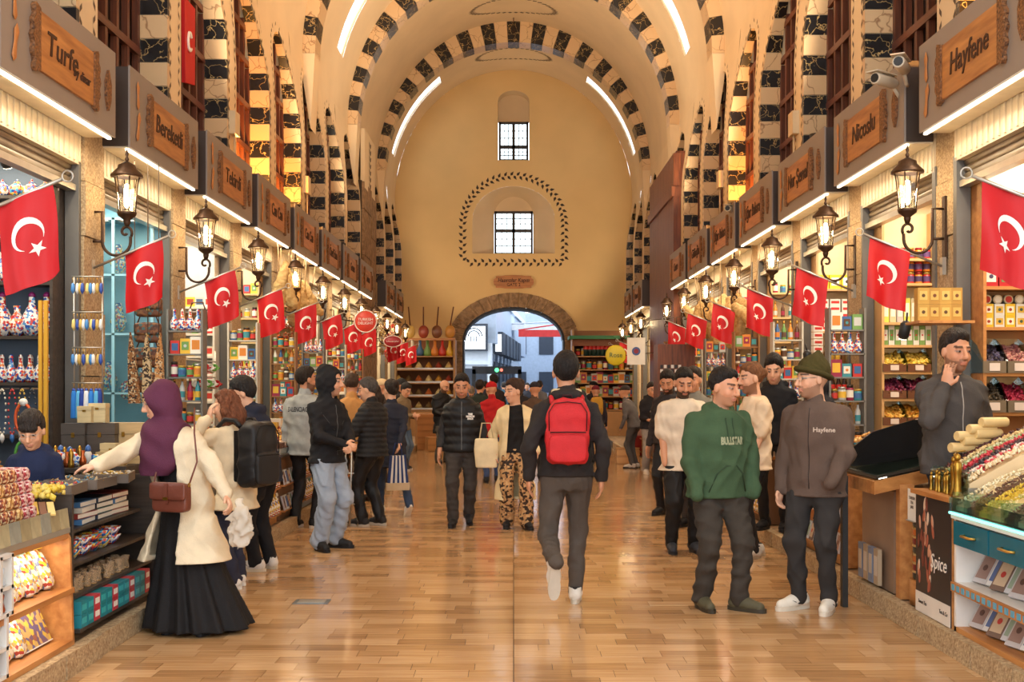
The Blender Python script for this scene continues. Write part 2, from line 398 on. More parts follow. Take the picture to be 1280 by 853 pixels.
def upper_wall(side, nm):
    mb = MB(); bays = []
    for k in range(NB):
        if k == 8: continue
        bays.append((YP(side, k)+YP(side, k+1))/2)
    us = set([4.0, YEND]); yy = 4.0
    while yy < YEND: us.add(round(yy, 3)); yy += .6
    for c in bays:
        for i in range(25): us.add(round(c-HW+2*HW*i/24, 4))
    us = sorted(u for u in us if u <= YEND)
    nz = 10
    def bot(u, mid):
        for c in bays:
            if c-HW < mid < c+HW: return lun(u-c)
        return 2.9
    for a, b in zip(us[:-1], us[1:]):
        md = (a+b)/2; za, zb = bot(a, md), bot(b, md)
        for i in range(nz):
            q = lambda u, z0, t: (side*wall_x(z0+(ZSP+.03-z0)*t), u, z0+(ZSP+.03-z0)*t)
            vs = [q(a, za, i/nz), q(b, zb, i/nz), q(b, zb, (i+1)/nz), q(a, za, (i+1)/nz)]
            mb.add(vs, [(0,1,2,3)] if side < 0 else [(3,2,1,0)], 0, True)
    # plain reveals behind the arch edge
    D = .30
    for c in bays:
        pts = [(c-HW, ZL0-.3)]+[(c-HW+2*HW*i/32, lun(-HW+2*HW*i/32)) for i in range(33)]+[(c+HW, ZL0-.3)]
        for (ua, za), (ub, zb) in zip(pts[:-1], pts[1:]):
            if ub > YEND: continue
            xa, xb = side*wall_x(za), side*wall_x(zb)
            mb.quad((xa, ua, za), (xb, ub, zb), (side*(WX+D+.3), ub, zb), (side*(WX+D+.3), ua, za))
    w = tag(mb.build('wall_'+nm, M_PLASTER), kind='structure')
    # striped stones of the far jamb, one by one
    for c in bays:
        if c+HW > YEND: continue
        path = [(HW, z) for z in np.linspace(ZL0-.25, ZL1, 30)]+[(u, lun(u)) for u in HW*np.cos(np.linspace(0.02, PI/2-.05, 60))]
        seg = [0.0]
        for (u0, z0), (u1, z1) in zip(path[:-1], path[1:]): seg.append(seg[-1]+math.hypot(u1-u0, z1-z0))
        tot = seg[-1]; n = max(4, int(tot/.225)); us_ = [p[0] for p in path]; zs_ = [p[1] for p in path]
        for i in range(n):
            s0, s1 = (i+.02)*tot/n, (i+.98)*tot/n
            (u0, z0), (u1, z1) = [(float(np.interp(s, seg, us_)), float(np.interp(s, seg, zs_))) for s in (s0, s1)]
            dx, dz = u1-u0, z1-z0; l = math.hypot(dx, dz); nx, nz_ = -dz/l, dx/l      # inward normal
            th = .02
            vs = []
            for X0, uu, zz in ((0, u0, z0), (0, u1, z1)):
                xw = side*(wall_x(zz)-.004); xd = side*(WX+.27)
                vs += [(xw, c+uu+nx*th, zz+nz_*th), (xd, c+uu+nx*th, zz+nz_*th), (xd, c+uu-nx*.05, zz-nz_*.05), (xw, c+uu-nx*.05, zz-nz_*.05)]
            mb2 = MB().add(vs, [(0,1,2,3), (7,6,5,4), (0,4,5,1), (1,5,6,2), (2,6,7,3), (3,7,4,0)], 0)
            mb2.build('voussoir', M_BLACKM if i % 2 == 0 else M_CREAMM, w)
    # painted leaf borders along the lunette edges
    lv = MB()
    for c in bays:
        if c > 25: continue
        for sd in (-1, 1):
            for i in range(26):
                z = 4.3+i*.115; 
                if z < ZL1: u = HW+.085
                else: u = HW*max(0, 1-((z-ZL1)/(ZAP+.1-ZL1))**2)**(1/1.75)+.09
                X = side*(wall_x(z)-.0035); yy = c+sd*u; tilt = .022*(1 if i % 2 else -1)
                lv.add([(X, yy-tilt, z-.045), (X, yy+.026, z), (X, yy+tilt, z+.045), (X, yy-.026, z)], [(0,1,2,3)])
    tag(lv.build('painted_leaf_border', mat('stencil_grey', srgb(104,86,70), .8), w), 'painted grey leaf borders along the lunettes', kind='stuff')
    return w, bays
WALLS = {}
ORD = ['nearest', 'second nearest', 'third nearest', 'fourth nearest', 'fifth nearest', 'sixth nearest', 'seventh nearest', 'eighth nearest', 'ninth nearest', 'tenth nearest', 'eleventh nearest', 'twelfth nearest']
for side, nm in ((-1, 'left'), (1, 'right')):
    w, bays = upper_wall(side, nm); WALLS[side] = w
    for i, c in enumerate(bays):
        if c+HW > YEND: continue
        lattice(side, c, i, 'brown timber lattice screen in the %s lunette above the %s-hand shops' % (ORD[i], nm))
    # plain wall behind the viewer's end
    tag(MB().box(*sorted((side*WX, side*(WX+.2))), 1.5, 6.2, 0, ZSP+.05).build('wall_'+nm, M_PLASTER), kind='structure')
for side, nm in ((-1, 'left'), (1, 'right')):            # added unseen shell behind the lunettes, keeps stray daylight from leaking in
    tag(MB().box(*sorted((side*4.3, side*4.4)), 1.5, YEND+.1, 3.4, 8.2).box(*sorted((side*3.66, side*4.4)), 1.5, YEND+.1, 8.15, 8.25).build('wall_'+nm, M_STONE2), kind='structure')
lv = MB()
for yc in (29.9, 34.2):
    for i in range(44):
        a = 2*PI*i/44; a2 = a+.11; pts = []
        for q, rr in ((a, 1.0), (a+.06, 1.08), (a2, 1.0), (a+.06, .9)): th = PI/2+.30*rr*math.cos(q); pts.append(vault_pt(th, yc+.55*rr*math.sin(q), -.006))
        lv.add(pts, [(0,1,2,3)])
tag(lv.build('painted_rosette', mat('stencil_grey', srgb(104,86,70), .8), ceil), 'painted leaf rosettes on the crown of the vault', kind='stuff')
# stone piers between the shops
PIER = [MB().box(-.06, .10, -.22, .22, .004, h-.004).mesh('pier_stone', M_STONE) for h in (.44, .52, .6)]
for side in (-1, 1):
    for k in range(0, NB):
        if k == 8: continue
        z = .12; i = k % 3
        while z < 4.1:
            h = (.44,.52,.6)[i % 3]; o = put(PIER[i % 3], 'pier_stone', (side*(WX+.04)+rng.uniform(-.012,.012), YP(side, k), z), parent=WALLS[side]); z += h; i += 1
# the broad pier that carries the middle arch: bare stone on the left, timber cladding on the right
y0, y1 = YP(-1, 8)-.05, YP(-1, 9)-.1
pl = tag(MB().box(-WX-.3, -WX+.02, y0, y1, .1, 6.3).build('wall_pier', M_GROUT), 'bare stone pier carrying the middle arch', kind='structure')
z = .12; r = 0
while z < 6.2:
    h = (.5,.62,.56)[r % 3]; yy = y0
    while yy < y1-.05:
        ln = min(rng.choice((.7,.95,1.2)), y1-yy); MB().box(-WX-.02, -WX+.06+rng.uniform(0,.02), yy+.006, yy+ln-.006, z+.006, z+h-.006).build('pier_stone', M_STONE2, pl); yy += ln
    z += h; r += 1
mb = MB().box(-WX-.02, -WX+.075, y0+.1, y1-.3, 6.15, ZSP+.1); mb.build('plaster_impost', M_PLASTER, pl)
lv = MB()
for i in range(7):
    z = 6.3+i*.16; yy = (y0+y1)/2-.1
    for s_ in (-1, 1):
        X = -WX+.078; cx, cz = yy+s_*.13, z+.05
        lv.add([(X, yy, z-.03), (X, cx, cz-.05), (X, cx+s_*.06, cz+.06), (X, yy+s_*.05, cz+.03)], [(0,1,2,3)])
lv.build('painted_sprig', mat('stencil_dark', srgb(58,44,34), .8), pl)
y0, y1 = YP(1, 7)+.25, YP(1, 9)-.4
pr = tag(MB().box(WX-.1, WX+.3, y0, y1, .1, 6.5).build('wall_pier', M_WALNUT), 'dark timber clad pier carrying the middle arch', kind='structure')
yy = y0
while yy < y1-.05:
    w_ = .27; MB().box(WX-.155, WX-.1, yy+.008, min(yy+w_, y1)-.008, .12, 6.45).build('plank', M_WALNUT, pr); yy += w_
MB().box(WX-.2, WX+.0, y0-.06, y1+.05, 5.55, 5.75).build('rail', M_WALNUT, pr)
# near face of the timber pier, seen beside the last sign
for i in range(2): MB().box(WX-.15+i*.15, WX-.01+i*.15, y0-.03, y0, .12, 6.45).build('plank', M_WALNUT, pr)
# ------------------------------------------------------------------ end wall with the gate
GH = 1.59; GZ, GR = 3.02, 1.04
def gate_top(u, hw=GH, r=GR): return GZ+r*math.sqrt(max(0, 1-(u/hw)**2))
NW, NZ0, NZ1 = 1.28, 5.72, 6.75
def niche_top(u): return NZ1+1.06*math.sqrt(max(0, 1-(u/NW)**2))
UW, UZ0, UZ1 = .49, 8.62, 10.45
def up_top(u): return UZ1+.33*math.sqrt(max(0, 1-(u/UW)**2))
mb = MB(); us = sorted(set([round(x, 4) for x in np.linspace(-3.75, 3.75, 61)]+[-GH, GH, -NW, NW, -UW, UW]+[round(GH*math.cos(PI*i/24), 4) for i in range(25)]+[round(NW*math.cos(PI*i/20), 4) for i in range(21)]+[round(UW*math.cos(PI*i/12), 4) for i in range(13)]))
def top_z(u): return ZSP+VB*math.sqrt(max(0, 1-(u/VA)**2)) if abs(u) < VA else ZSP
for a, b in zip(us[:-1], us[1:]):
    md = (a+b)/2
    cuts = []
    if abs(md) < GH: cuts.append((lambda u: 0.0, gate_top))
    if abs(md) < NW: cuts.append((lambda u: NZ0, niche_top))
    if abs(md) < UW: cuts.append((lambda u: UZ0, up_top))
    lo = (lambda u: 0.0)
    for c0, c1 in cuts+[(top_z, None)]:
        if max(c0(a)-lo(a), c0(b)-lo(b)) > 1e-4: mb.quad((a, YEND, lo(a)), (b, YEND, lo(b)), (b, YEND, c0(b)), (a, YEND, c0(a)))
        lo = c1
def reveal(pts0, pts1, y0_, y1_, m=0):
    for i in range(len(pts0)-1):
        (a, b), (c, d) = pts0[i], pts0[i+1]; (e, f), (g, h) = pts1[i], pts1[i+1]
        mb.add([(a, y0_, b), (c, y0_, d), (g, y1_, h), (e, y1_, f)], [(0,1,2,3)], m, True)
def outline(hw, z0, topf, n=28): return [(-hw, z0)]+[(-hw*math.cos(PI*i/n), topf(-hw*math.cos(PI*i/n))) for i in range(n+1)]+[(hw, z0), (-hw, z0)]
no = outline(NW, NZ0, niche_top); iw = .62; ni = outline(iw, NZ0+.03, lambda u: 6.98+.62*math.sqrt(max(0, 1-(u/iw)**2)))
reveal(no, ni, YEND, YEND+.75, 1)
uo = outline(UW, UZ0, up_top); reveal(uo, uo, YEND, YEND+.55, 1)
mb.quad((-iw, YEND+.75, 7.1), (iw, YEND+.75, 7.1), (iw, YEND+.75, 7.7), (-iw, YEND+.75, 7.7), 1)
mb.quad((-UW, YEND+.55, 9.9), (UW, YEND+.55, 9.9), (UW, YEND+.55, 10.9), (-UW, YEND+.55, 10.9), 1)
we = tag(mb.build('wall_end', [M_ENDWALL, M_PLASTER]), kind='structure')
# gate: stone surround block by block, dark lining
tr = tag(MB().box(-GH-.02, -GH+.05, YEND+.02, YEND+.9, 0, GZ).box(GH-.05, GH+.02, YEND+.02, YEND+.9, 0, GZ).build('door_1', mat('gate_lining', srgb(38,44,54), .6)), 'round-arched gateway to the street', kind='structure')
lm = MB()
for i in range(20):
    a, b = PI*i/20, PI*(i+1)/20; p = lambda t, yy: (GH*math.cos(t), yy, GZ+GR*math.sin(t)); q = lambda t, yy: ((GH-.07)*math.cos(t), yy, GZ+(GR-.07)*math.sin(t))
    lm.add([q(a, YEND+.02), q(b, YEND+.02), p(b, YEND+.02), p(a, YEND+.02), q(a, YEND+.9), q(b, YEND+.9)], [(0,1,2,3), (0,4,5,1)])
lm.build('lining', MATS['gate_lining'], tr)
n = 19; TH = .44
for i in range(n):
    a, b = PI*(i+.03)/n, PI*(i+.97)/n; pr_ = rng.uniform(.05, .08); vs = []
    for yy in (YEND-pr_, YEND+.05):
        for t in (a, b): vs += [(GH*math.cos(t), yy, GZ+GR*math.sin(t)), ((GH+TH)*math.cos(t), yy, GZ+(GR+TH)*math.sin(t))]
    MB().add(vs, [(0,1,3,2), (4,6,7,5), (0,2,6,4), (1,5,7,3), (0,4,5,1), (2,3,7,6)]).build('voussoir', M_STONE2, tr)
for s_ in (-1, 1):
    z = 0
    while z < GZ-.05:
        h = min(.5, GZ-z); MB().box(*sorted((s_*GH, s_*(GH+TH))), YEND-.06, YEND+.05, z+.006, z+h-.006).build('jamb_stone', M_STONE2, tr); z += h
# windows of the end wall
def bar_window(name, hw, z0, z1, Y, split, label):
    m = M_IRON
    w = tag(MB().box(-hw, hw, Y, Y+.06, z0, z0+.07).box(-hw, hw, Y, Y+.06, z1-.07, z1).box(-hw, -hw+.07, Y, Y+.06, z0, z1).box(hw-.07, hw, Y, Y+.06, z0, z1).build(name, mat('dark_window_frame', srgb(52,50,50), .5)), label, kind='structure')
    MB().box(-.045, .045, Y-.01, Y+.05, z0+.06, z1-.06).build('mullion', MATS['dark_window_frame'], w)
    MB().box(-hw+.06, hw-.06, Y-.01, Y+.05, split-.05, split+.05).build('transom', MATS['dark_window_frame'], w)
    for s_ in (-1, 1):
        for (a, b) in ((z0+.07, split-.05), (split+.05, z1-.07)):
            x0, x1 = sorted((s_*.045, s_*(hw-.07)))
            MB().box(x0, x1, Y+.02, Y+.03, a, b).build('pane', M_GLASS, w)
            for i in (1, 2): MB().box(x0+(x1-x0)*i/3-.011, x0+(x1-x0)*i/3+.011, Y-.03, Y-.01, a, b).build('bar', MATS['dark_window_frame'], w)
            for i in (1, 2): MB().box(x0, x1, Y-.03, Y-.01, a+(b-a)*i/3-.011, a+(b-a)*i/3+.011).build('bar', MATS['dark_window_frame'], w)
bar_window('window_1', .61, 5.76, 7.14, YEND+.72, 6.52, 'four-pane barred window in the arched niche above the gate')
bar_window('window_2', .47, 8.68, 9.92, YEND+.5, 9.13, 'small barred window high under the vault')
# painted garland round the niche
lv = MB(); path = []
for i in range(53):
    t = PI*i/52; path.append((-1.58*math.cos(t), 6.62+1.52*math.sin(t)))
path = [(-1.58, 5.5+.11*i) for i in range(10)]+path+[(1.58, 6.5-.11*i) for i in range(10)]+[(1.5-.115*i, 5.44) for i in range(27)]
for i in range(len(path)-1):
    a, b = Vector(path[i]), Vector(path[i+1]); d = (b-a).normalized() if (b-a).length > 0 else Vector((1,0)); n_ = Vector((-d.y, d.x)); s_ = 1 if i % 2 else -1
    o = a; tip = a+d*.10+n_*s_*.13; lv.add([(o.x, YEND-.003, o.y), ((o+d*.07+n_*s_*.015).x, YEND-.003, (o+d*.07+n_*s_*.015).y), (tip.x, YEND-.003, tip.y), ((o+n_*s_*.075).x, YEND-.003, (o+n_*s_*.075).y)], [(0,1,2,3)])
tag(lv.build('painted_leaf_garland', MATS['stencil_dark'], we), 'dark painted leaf garland framing the niche', kind='stuff')
# ------------------------------------------------------------------ the street beyond the gate
M_PAVE = mat('street_paving', srgb(120,124,132), .7, var=.2, scale=2)
M_BW = mat('street_white', srgb(196,208,222), .7, var=.05); M_BG = mat('street_grey_blue', srgb(160,176,198), .7, var=.1); M_BD = mat('street_dark', srgb(40,50,66), .5)
tag(MB().box(-14, 14, YEND+1.2, 75, -.1, 0).build('floor', M_PAVE), kind='structure')
b = empty('street_building', (-5.6, 46, 0), -.06, 'white street building with a row of lit sign boxes seen through the gate', 'building')
MB().box(-6, 4.6, 0, 22, 0, 3.3).build('wall', M_BW, b); MB().box(-6, 4.9, .2, 24, 3.3, 6.0).build('upper_wall', M_BG, b)
MB().box(-6, 5.0, -.3, 22, 5.1, 5.35).build('eaves', M_BW, b)
for i in range(2): MB().box(2.3+i*1.25, 3.3+i*1.25, -.06, 0, .5+.0, 2.3).build('window', M_BD, b)
MB().box(2.1, 4.7, -.12, 0, 2.45, 2.62).build('sill', M_BW, b)
MB().box(4.6, 4.75, -.1, .5, 0, 3.3).build('pillar', M_BW, b)
sg = MB().box(2.0, 3.5, -.25, -.05, 3.05, 3.75).build('sign_panel', emit('street_sign_white', (.85,.93,1), .8), b)
o = put(text_mesh('MLLAŞI', .28, bold=.004), 'lettering', (2.9, -.256, 3.4), (PI/2, 0, 0), sg); o.data.materials.append(M_BD)
sg = MB().box(3.55, 4.6, -.3, -.05, 2.98, 4.05).build('sign_panel', M_BD, b)
MB().box(3.63, 4.52, -.32, -.3, 3.05, 3.95).build('face', MATS['street_sign_white'], sg)
lg = MB()
for i in range(10):
    a0, a1 = PI*i/10, PI*(i+1)/10
    for r in (.2, .3): lg.quad((4.07+r*math.cos(a0), -.325, 3.55+r*math.sin(a0)), (4.07+(r+.045)*math.cos(a0), -.325, 3.55+(r+.045)*math.sin(a0)), (4.07+(r+.045)*math.cos(a1), -.325, 3.55+(r+.045)*math.sin(a1)), (4.07+r*math.cos(a1), -.325, 3.55+r*math.sin(a1)))
for i in range(3): lg.box(3.92+i*.12, 3.96+i*.12, -.33, -.32, 3.35, 3.55)
lg.build('emblem', M_BD, sg)
for i in range(6):
    yy = 1.2+i*2.4; MB().box(4.75, 5.1, yy, yy+1.8, 2.9, 3.8).build('sign_panel', M_BD, b); MB().box(4.8, 5.05, yy-.03, yy, 3.0, 3.7).build('sign_face', MATS['street_sign_white'], b)
    MB().box(4.72, 4.8, yy+.1, yy+1.7, .3, 2.6).build('shop_window', M_BD, b)
b2 = empty('street_house', (7.0, 40, 0), 0, 'grey-blue street house with stalls on the right beyond the gate', 'building')
MB().box(-3.2, 6, 0, 30, 0, 5.6).build('wall', M_BG, b2); MB().box(-3.4, 6, -.1, 24, 3.6, 3.75).build('ledge', M_BW, b2)
for i in range(4): MB().box(-3.25, -3.2, 1+i*3, 3+i*3, .4, 2.6).build('window', M_BD, b2)
M_AWN = mat('awning_red', srgb(190,48,50), .7); M_AWN2 = mat('awning_maroon', srgb(96,34,38), .7); M_AWN3 = mat('awning_grey', srgb(120,128,140), .7)
for i, (x0, x1, y0, z0, z1, m, lb) in enumerate(((.2, 3.6, 47, 3.9, 4.4, M_AWN, 'red street awning stretched across the lane beyond the gate'), (2.1, 3.9, 43, 3.5, 4.15, M_AWN2, 'maroon sloping awning on the right beyond the gate'), (1.9, 3.9, 40.5, 3.0, 3.5, M_AWN3, 'grey sloping awning nearest the gate on the right'), (-1.2, 3, 56, 4.6, 4.8, mat('awning_white', srgb(225,228,232), .7), 'white awning far down the lane'))):
    a = tag(MB().add([(x0, y0, z0), (x1, y0, z1), (x1, y0+2.2, z1+.1), (x0, y0+2.2, z0+.1)]+[(x0, y0, z0-.05), (x1, y0, z1-.05), (x1, y0+2.2, z1+.05), (x0, y0+2.2, z0+.05)], [(0,1,2,3), (7,6,5,4), (0,4,5,1), (1,5,6,2), (2,6,7,3), (3,7,4,0)]).build('awning', m), lb, 'awning')
    MB().box(x0, x1, y0-.02, y0, min(z0, z1)-.3, min(z0, z1)-.02).build('valance', m, a)
rng2 = random.Random(5)
for i in range(5):
    x = 2.15+i*.3; g = MB().lathe([(.05,.0),(.17,-.25),(.2,-.7),(.16,-.75)], 10, 0)
    o = g.build('hanging_garment', [mat('garment_%d' % (i % 3), [srgb(90,98,110), srgb(140,146,156), srgb(60,66,80)][i % 3], .8, var=.2)], None, (x, 41.2+i*.25, 3.0+.25*(x-1.9)+.1*(.7+i*.25)/2.2-.04))
    tag(o, ['grey garment hanging under the awnings, first from the left', 'pale grey garment hanging under the awnings, second from the left', 'dark garment hanging under the awnings, third from the left', 'grey garment hanging under the awnings, fourth from the left', 'pale garment hanging under the awnings, rightmost'][i], 'garment', 'garments hanging beyond the gate')
g = empty('security_gate', (-.55, 38.2, 0), 0, 'walk-through security frame with a round lamp just beyond the gate', 'security gate')
for x in (-.75, .75): MB().box(x-.06, x+.06, -.15, .15, 0, 2.15).build('post', M_BD, g)
MB().box(-.81, .81, -.15, .15, 2.0, 2.25).build('lintel', M_BD, g)
MB().lathe([(.07,-.2),(.07,-.15)], 12, 0, (0,0,2.13), 'y').build('lamp', emit('gate_lamp_green', (.1,.9,.3), 1.5), g); MB().lathe([(.05,-.2),(.05,-.15)], 12, 0, (.15,0,2.13), 'y').build('lamp', emit('gate_lamp_red', (.9,.15,.1), 1.5), g)

b3 = empty('street_block', (0, 73, 0), 0, 'pale house closing the far end of the lane', 'building')
MB().box(-9, 9, 0, 3, 0, 6.2).build('wall', M_BG, b3)
for i in range(5):
    for z in (1.2, 3.6): MB().box(-3.5+i*1.7, -2.6+i*1.7, -.05, .02, z, z+1.3).build('window', M_BD, b3)
# ------------------------------------------------------------------ shop interiors, shutters, signs, lanterns, flags
SHOPC = {(-1,0): srgb(120,134,150), (-1,1): srgb(150,196,214), (-1,2): srgb(206,190,160), (-1,3): srgb(150,200,205)}
for side, nm in ((-1, 'left'), (1, 'right')):
    for k in range(NB):
        if k == 8 or (side > 0 and k == 7): continue
        ya, yb = YP(side, k)+.22, YP(side, k+1)-.22
        if yb > YEND: yb = YEND-.05
        c = SHOPC.get((side, k), srgb(214,190,150) if side > 0 else srgb(206,188,156))
        m = mat('shop_paint_%s_%d' % (nm, k), c, .7, var=.06)
        X0, X1 = side*(WX+.08), side*5.5
        mb = MB()
        mb.box(*sorted((X0, X1)), yb, yb+.06, .1, 3.7).box(*sorted((X0, X1)), ya-.06, ya, .1, 3.7).box(*sorted((X1, X1+side*.06)), ya, yb, .1, 3.7)
        mb.box(*sorted((X0, X1)), ya, yb, 3.45, 3.52)
        tag(mb.build('wall_shop', m), 'inner walls of a shop', kind='structure')
        light('shop_lamp', 'AREA', (side*4.15, (ya+yb)/2, 3.42), P_SHOP, LED, size=1.0, size_y=1.5)
# roller shutters with ribbed fascia
def make_shutter():
    t = empty('roller_shutter')
    MB().box(-.05, .05, -.99, .99, 3.57, 4.14).build('fascia', mat('ribbed_cream', srgb(214,196,164), .5, var=.05), t)
    rb = MB().box(.05, .062, -.012, .012, 3.38, 3.62).mesh('rib', MATS['ribbed_cream'])
    MB().box(-.04, .05, -.99, .99, 3.36, 3.58).build('fascia_panel', MATS['ribbed_cream'], t)
    for i in range(20): put(rb, 'rib', (0, -.95+.1*i, 0), parent=t)
    sl = MB().lathe([(.03,-.985),(.03,.985)], 8, 0, (0,0,0), 'y').mesh('slat', M_SHUTTER)
    for i in range(3): put(sl, 'slat', (-.03, 0, 3.345-.055*i), parent=t, scale=(.8,1,1))
    MB().box(-.05, .03, -.99, .99, 3.15, 3.2).build('bottom_rail', M_STEEL, t)
    for s in (-1, 1): MB().box(-.06, .05, s*.985-.035, s*.985+.035, .12, 3.4).build('guide_rail', M_GREY, t)
    return t
sh0 = make_shutter()
NAMES = {-1: ['Turfe', 'Bereketli', 'Tekirdi', 'Can Can', 'Can Can', 'Özel Evim', 'Gurme', 'Lokum', None, 'Safran', 'Baharat', None],
          1: ['Hayfene', 'Nicoslu', 'Nur Şevval', 'Uğur Baharat', 'Uğur Baharat', 'Güllüoğlu', 'Cemre', None, None, 'Ottoman', 'Lale', None]}
first = True
def clone(o, first): return o if first else copy_tree(o)
for side in (-1, 1):
    for k in range(NB-1):
        if k == 8 or (side > 0 and k == 7): continue
        t = clone(sh0, first); first = False
        t.location = (side*(WX+.02), (YP(side, k)+YP(side, k+1))/2, 0); t.rotation_euler = (0, 0, 0 if side < 0 else PI)
        tag(t, 'raised roller shutter under the %s%s-hand sign reading %s' % ({3: 'nearer ', 4: 'farther '}.get(k, '') if NAMES[side][k] in ('Can Can', 'Uğur Baharat') else '', 'left' if side < 0 else 'right', NAMES[side][k]), 'shutter', 'roller shutters over the shop fronts')
# sign boxes: local x = out into the passage, local y = along the shop front (reading direction +y for text)
def carved_edge(w, h, d, n=20):
    pts = []
    for i in range(n+1):
        t = i/n; z = -h/2+h*t; r = w*(.55+.35*math.sin(PI*t)+.10*math.sin(t*PI*9))
        pts.append((r, z))
    return pts
SGL = 2.08; SZ0, SZ1 = 3.6, 4.26
def make_sign():
    t = empty('shop_sign')
    MB().box(0, .225, -SGL/2, SGL/2, SZ0, SZ1).build('sign_box', M_SIGNEDGE, t)
    MB().box(.225, .24, -SGL/2, SGL/2, SZ0-.01, SZ1+.01).build('face_board', M_SIGN, t)
    MB().box(0, .21, -SGL/2+.02, SGL/2-.02, SZ0-.012, SZ0).build('soffit', mat('soffit_cream', srgb(226,212,184), .6), t)
    MB().box(.19, .217, -SGL/2+.03, SGL/2-.03, SZ0-.03, SZ0-.012).build('led_strip', M_LEDSTRIP, t)
    zc = 3.92; p = MB().box(.24, .26, -.52, .52, zc-.2, zc+.2).build('plaque', M_PLAQUE, t)
    for s in (-1, 1):
        pr = carved_edge(.13, .46, .02); poly = [(0, -.21)]+[(r, z) for r, z in pr]+[(0, .21)]
        MB().prism(poly, .24, .273, lambda u, v, h: (h, s*(.5+u), zc+v)).build('carved_edge', M_CARVE, p)
    icon = mat('icon_wood', srgb(186,118,62), .5, var=.2, scale=10)
    for y_, z_, h_, w_, r_ in ((-.86, 4.06, .24, .055, .04), (-.85, 3.80, .26, .06, -.22)):
        q = MB().lathe([(.004,-h_/2),(w_*.5,-h_/2+.03),(w_*.32,0),(w_*.55,h_/2-.05),(.004,h_/2)], 8, 0)
        o = q.build('carved_icon', icon, t, (.25, y_, z_)); o.rotation_euler = (r_, 0, 0); o.scale = (.4, 1, 1)
    q = MB().prism([(0,-.16),(.05,-.07),(.055,.06),(0,.16),(-.055,.06),(-.05,-.07)], 0, .022, lambda u, v, h: (.24+h, .84+u, 3.92+v)); a = q.build('carved_icon', M_CARVE, t)
    return t
sg0 = make_sign(); todo = []
for side in (-1, 1):
    for k in range(NB-1):
        nm_ = NAMES[side][k]
        if nm_ is None: continue
        todo.append((side, k, nm_, copy_tree(sg0) if todo else sg0))
for side, k, nm_, t in todo:
        yc = (YP(side, k)+YP(side, k+1))/2
        t.location = (side*(WX-.05), yc, 0); t.rotation_euler = (0, 0, 0 if side < 0 else PI)
        big = nm_.split(' ')[0] if nm_ == 'Turfe' else nm_
        tx = put(text_mesh(big, .23, shear=.12, width=.22+.066*len(big), bold=.001), 'lettering', (.263, 0 if nm_ != 'Turfe' else -.1, 3.93), (PI/2, 0, PI/2), t); tx.data.materials.append(M_INK)
        if nm_ == 'Turfe':
            tx = put(text_mesh('by dinar', .1, shear=.2), 'lettering', (.263, .26, 3.87), (PI/2, 0, PI/2), t); tx.data.materials.append(M_INK)
        tag(t, '%s%s-hand grey shop sign with a carved wooden plaque reading %s' % ('' if not (nm_ in ('Can Can', 'Uğur Baharat')) else ('nearer ' if NAMES[side].index(nm_) == k else 'farther '), 'left' if side < 0 else 'right', nm_), 'shop sign', 'grey shop signs above the stalls')
        light('sign_led', 'AREA', (.15, 0, SZ0-.035), P_LED, LED, t, size=.08, size_y=1.95, rot=(0, -.35, 0))
        if k % 2 == 0:  # added uplights hidden behind the signs, brightening the vault and end wall
            d_ = Vector((side*-1.6 if k < 9 else side*-.4, yc+3.2 if k < 9 else YEND, 10.5 if k < 9 else 7.0))-Vector((side*3.34, yc, SZ1+.22))
            fm = MB().lathe([(.05,-.08),(.06,.05),(.045,.06)], 10, 0).build('added_uplight_can', M_BLACK, t, (.07, 0, SZ1+.10))
            lo = light('added_uplight', 'SPOT', (side*3.34, yc, SZ1+.22), P_UPLIGHT*(1.0 if k < 9 else .3), (1.0, .84, .64), None, rot=d_.to_track_quat('-Z', 'Y').to_euler(), spot=1.75, radius=.06)
# amber lamps standing in some lunettes
for side, k in ((-1, 3), (-1, 4), (1, 0), (1, 4)):
    yc = (YP(side, k)+YP(side, k+1))/2
    l = empty('lunette_lamp', (side*(WX+.12), yc-.1, SZ1+.02), 0, 'small amber floodlamp hidden in the %s lunette on the %s' % (ORD[k], 'left' if side < 0 else 'right'), 'lamp', 'amber lunette lamps')
    MB().box(-.05, .05, -.07, .07, 0, .05).build('housing', M_BLACK, l)
    light('amber_bulb', 'POINT', (0, 0, .12), 150, AMBER, l, radius=.05)
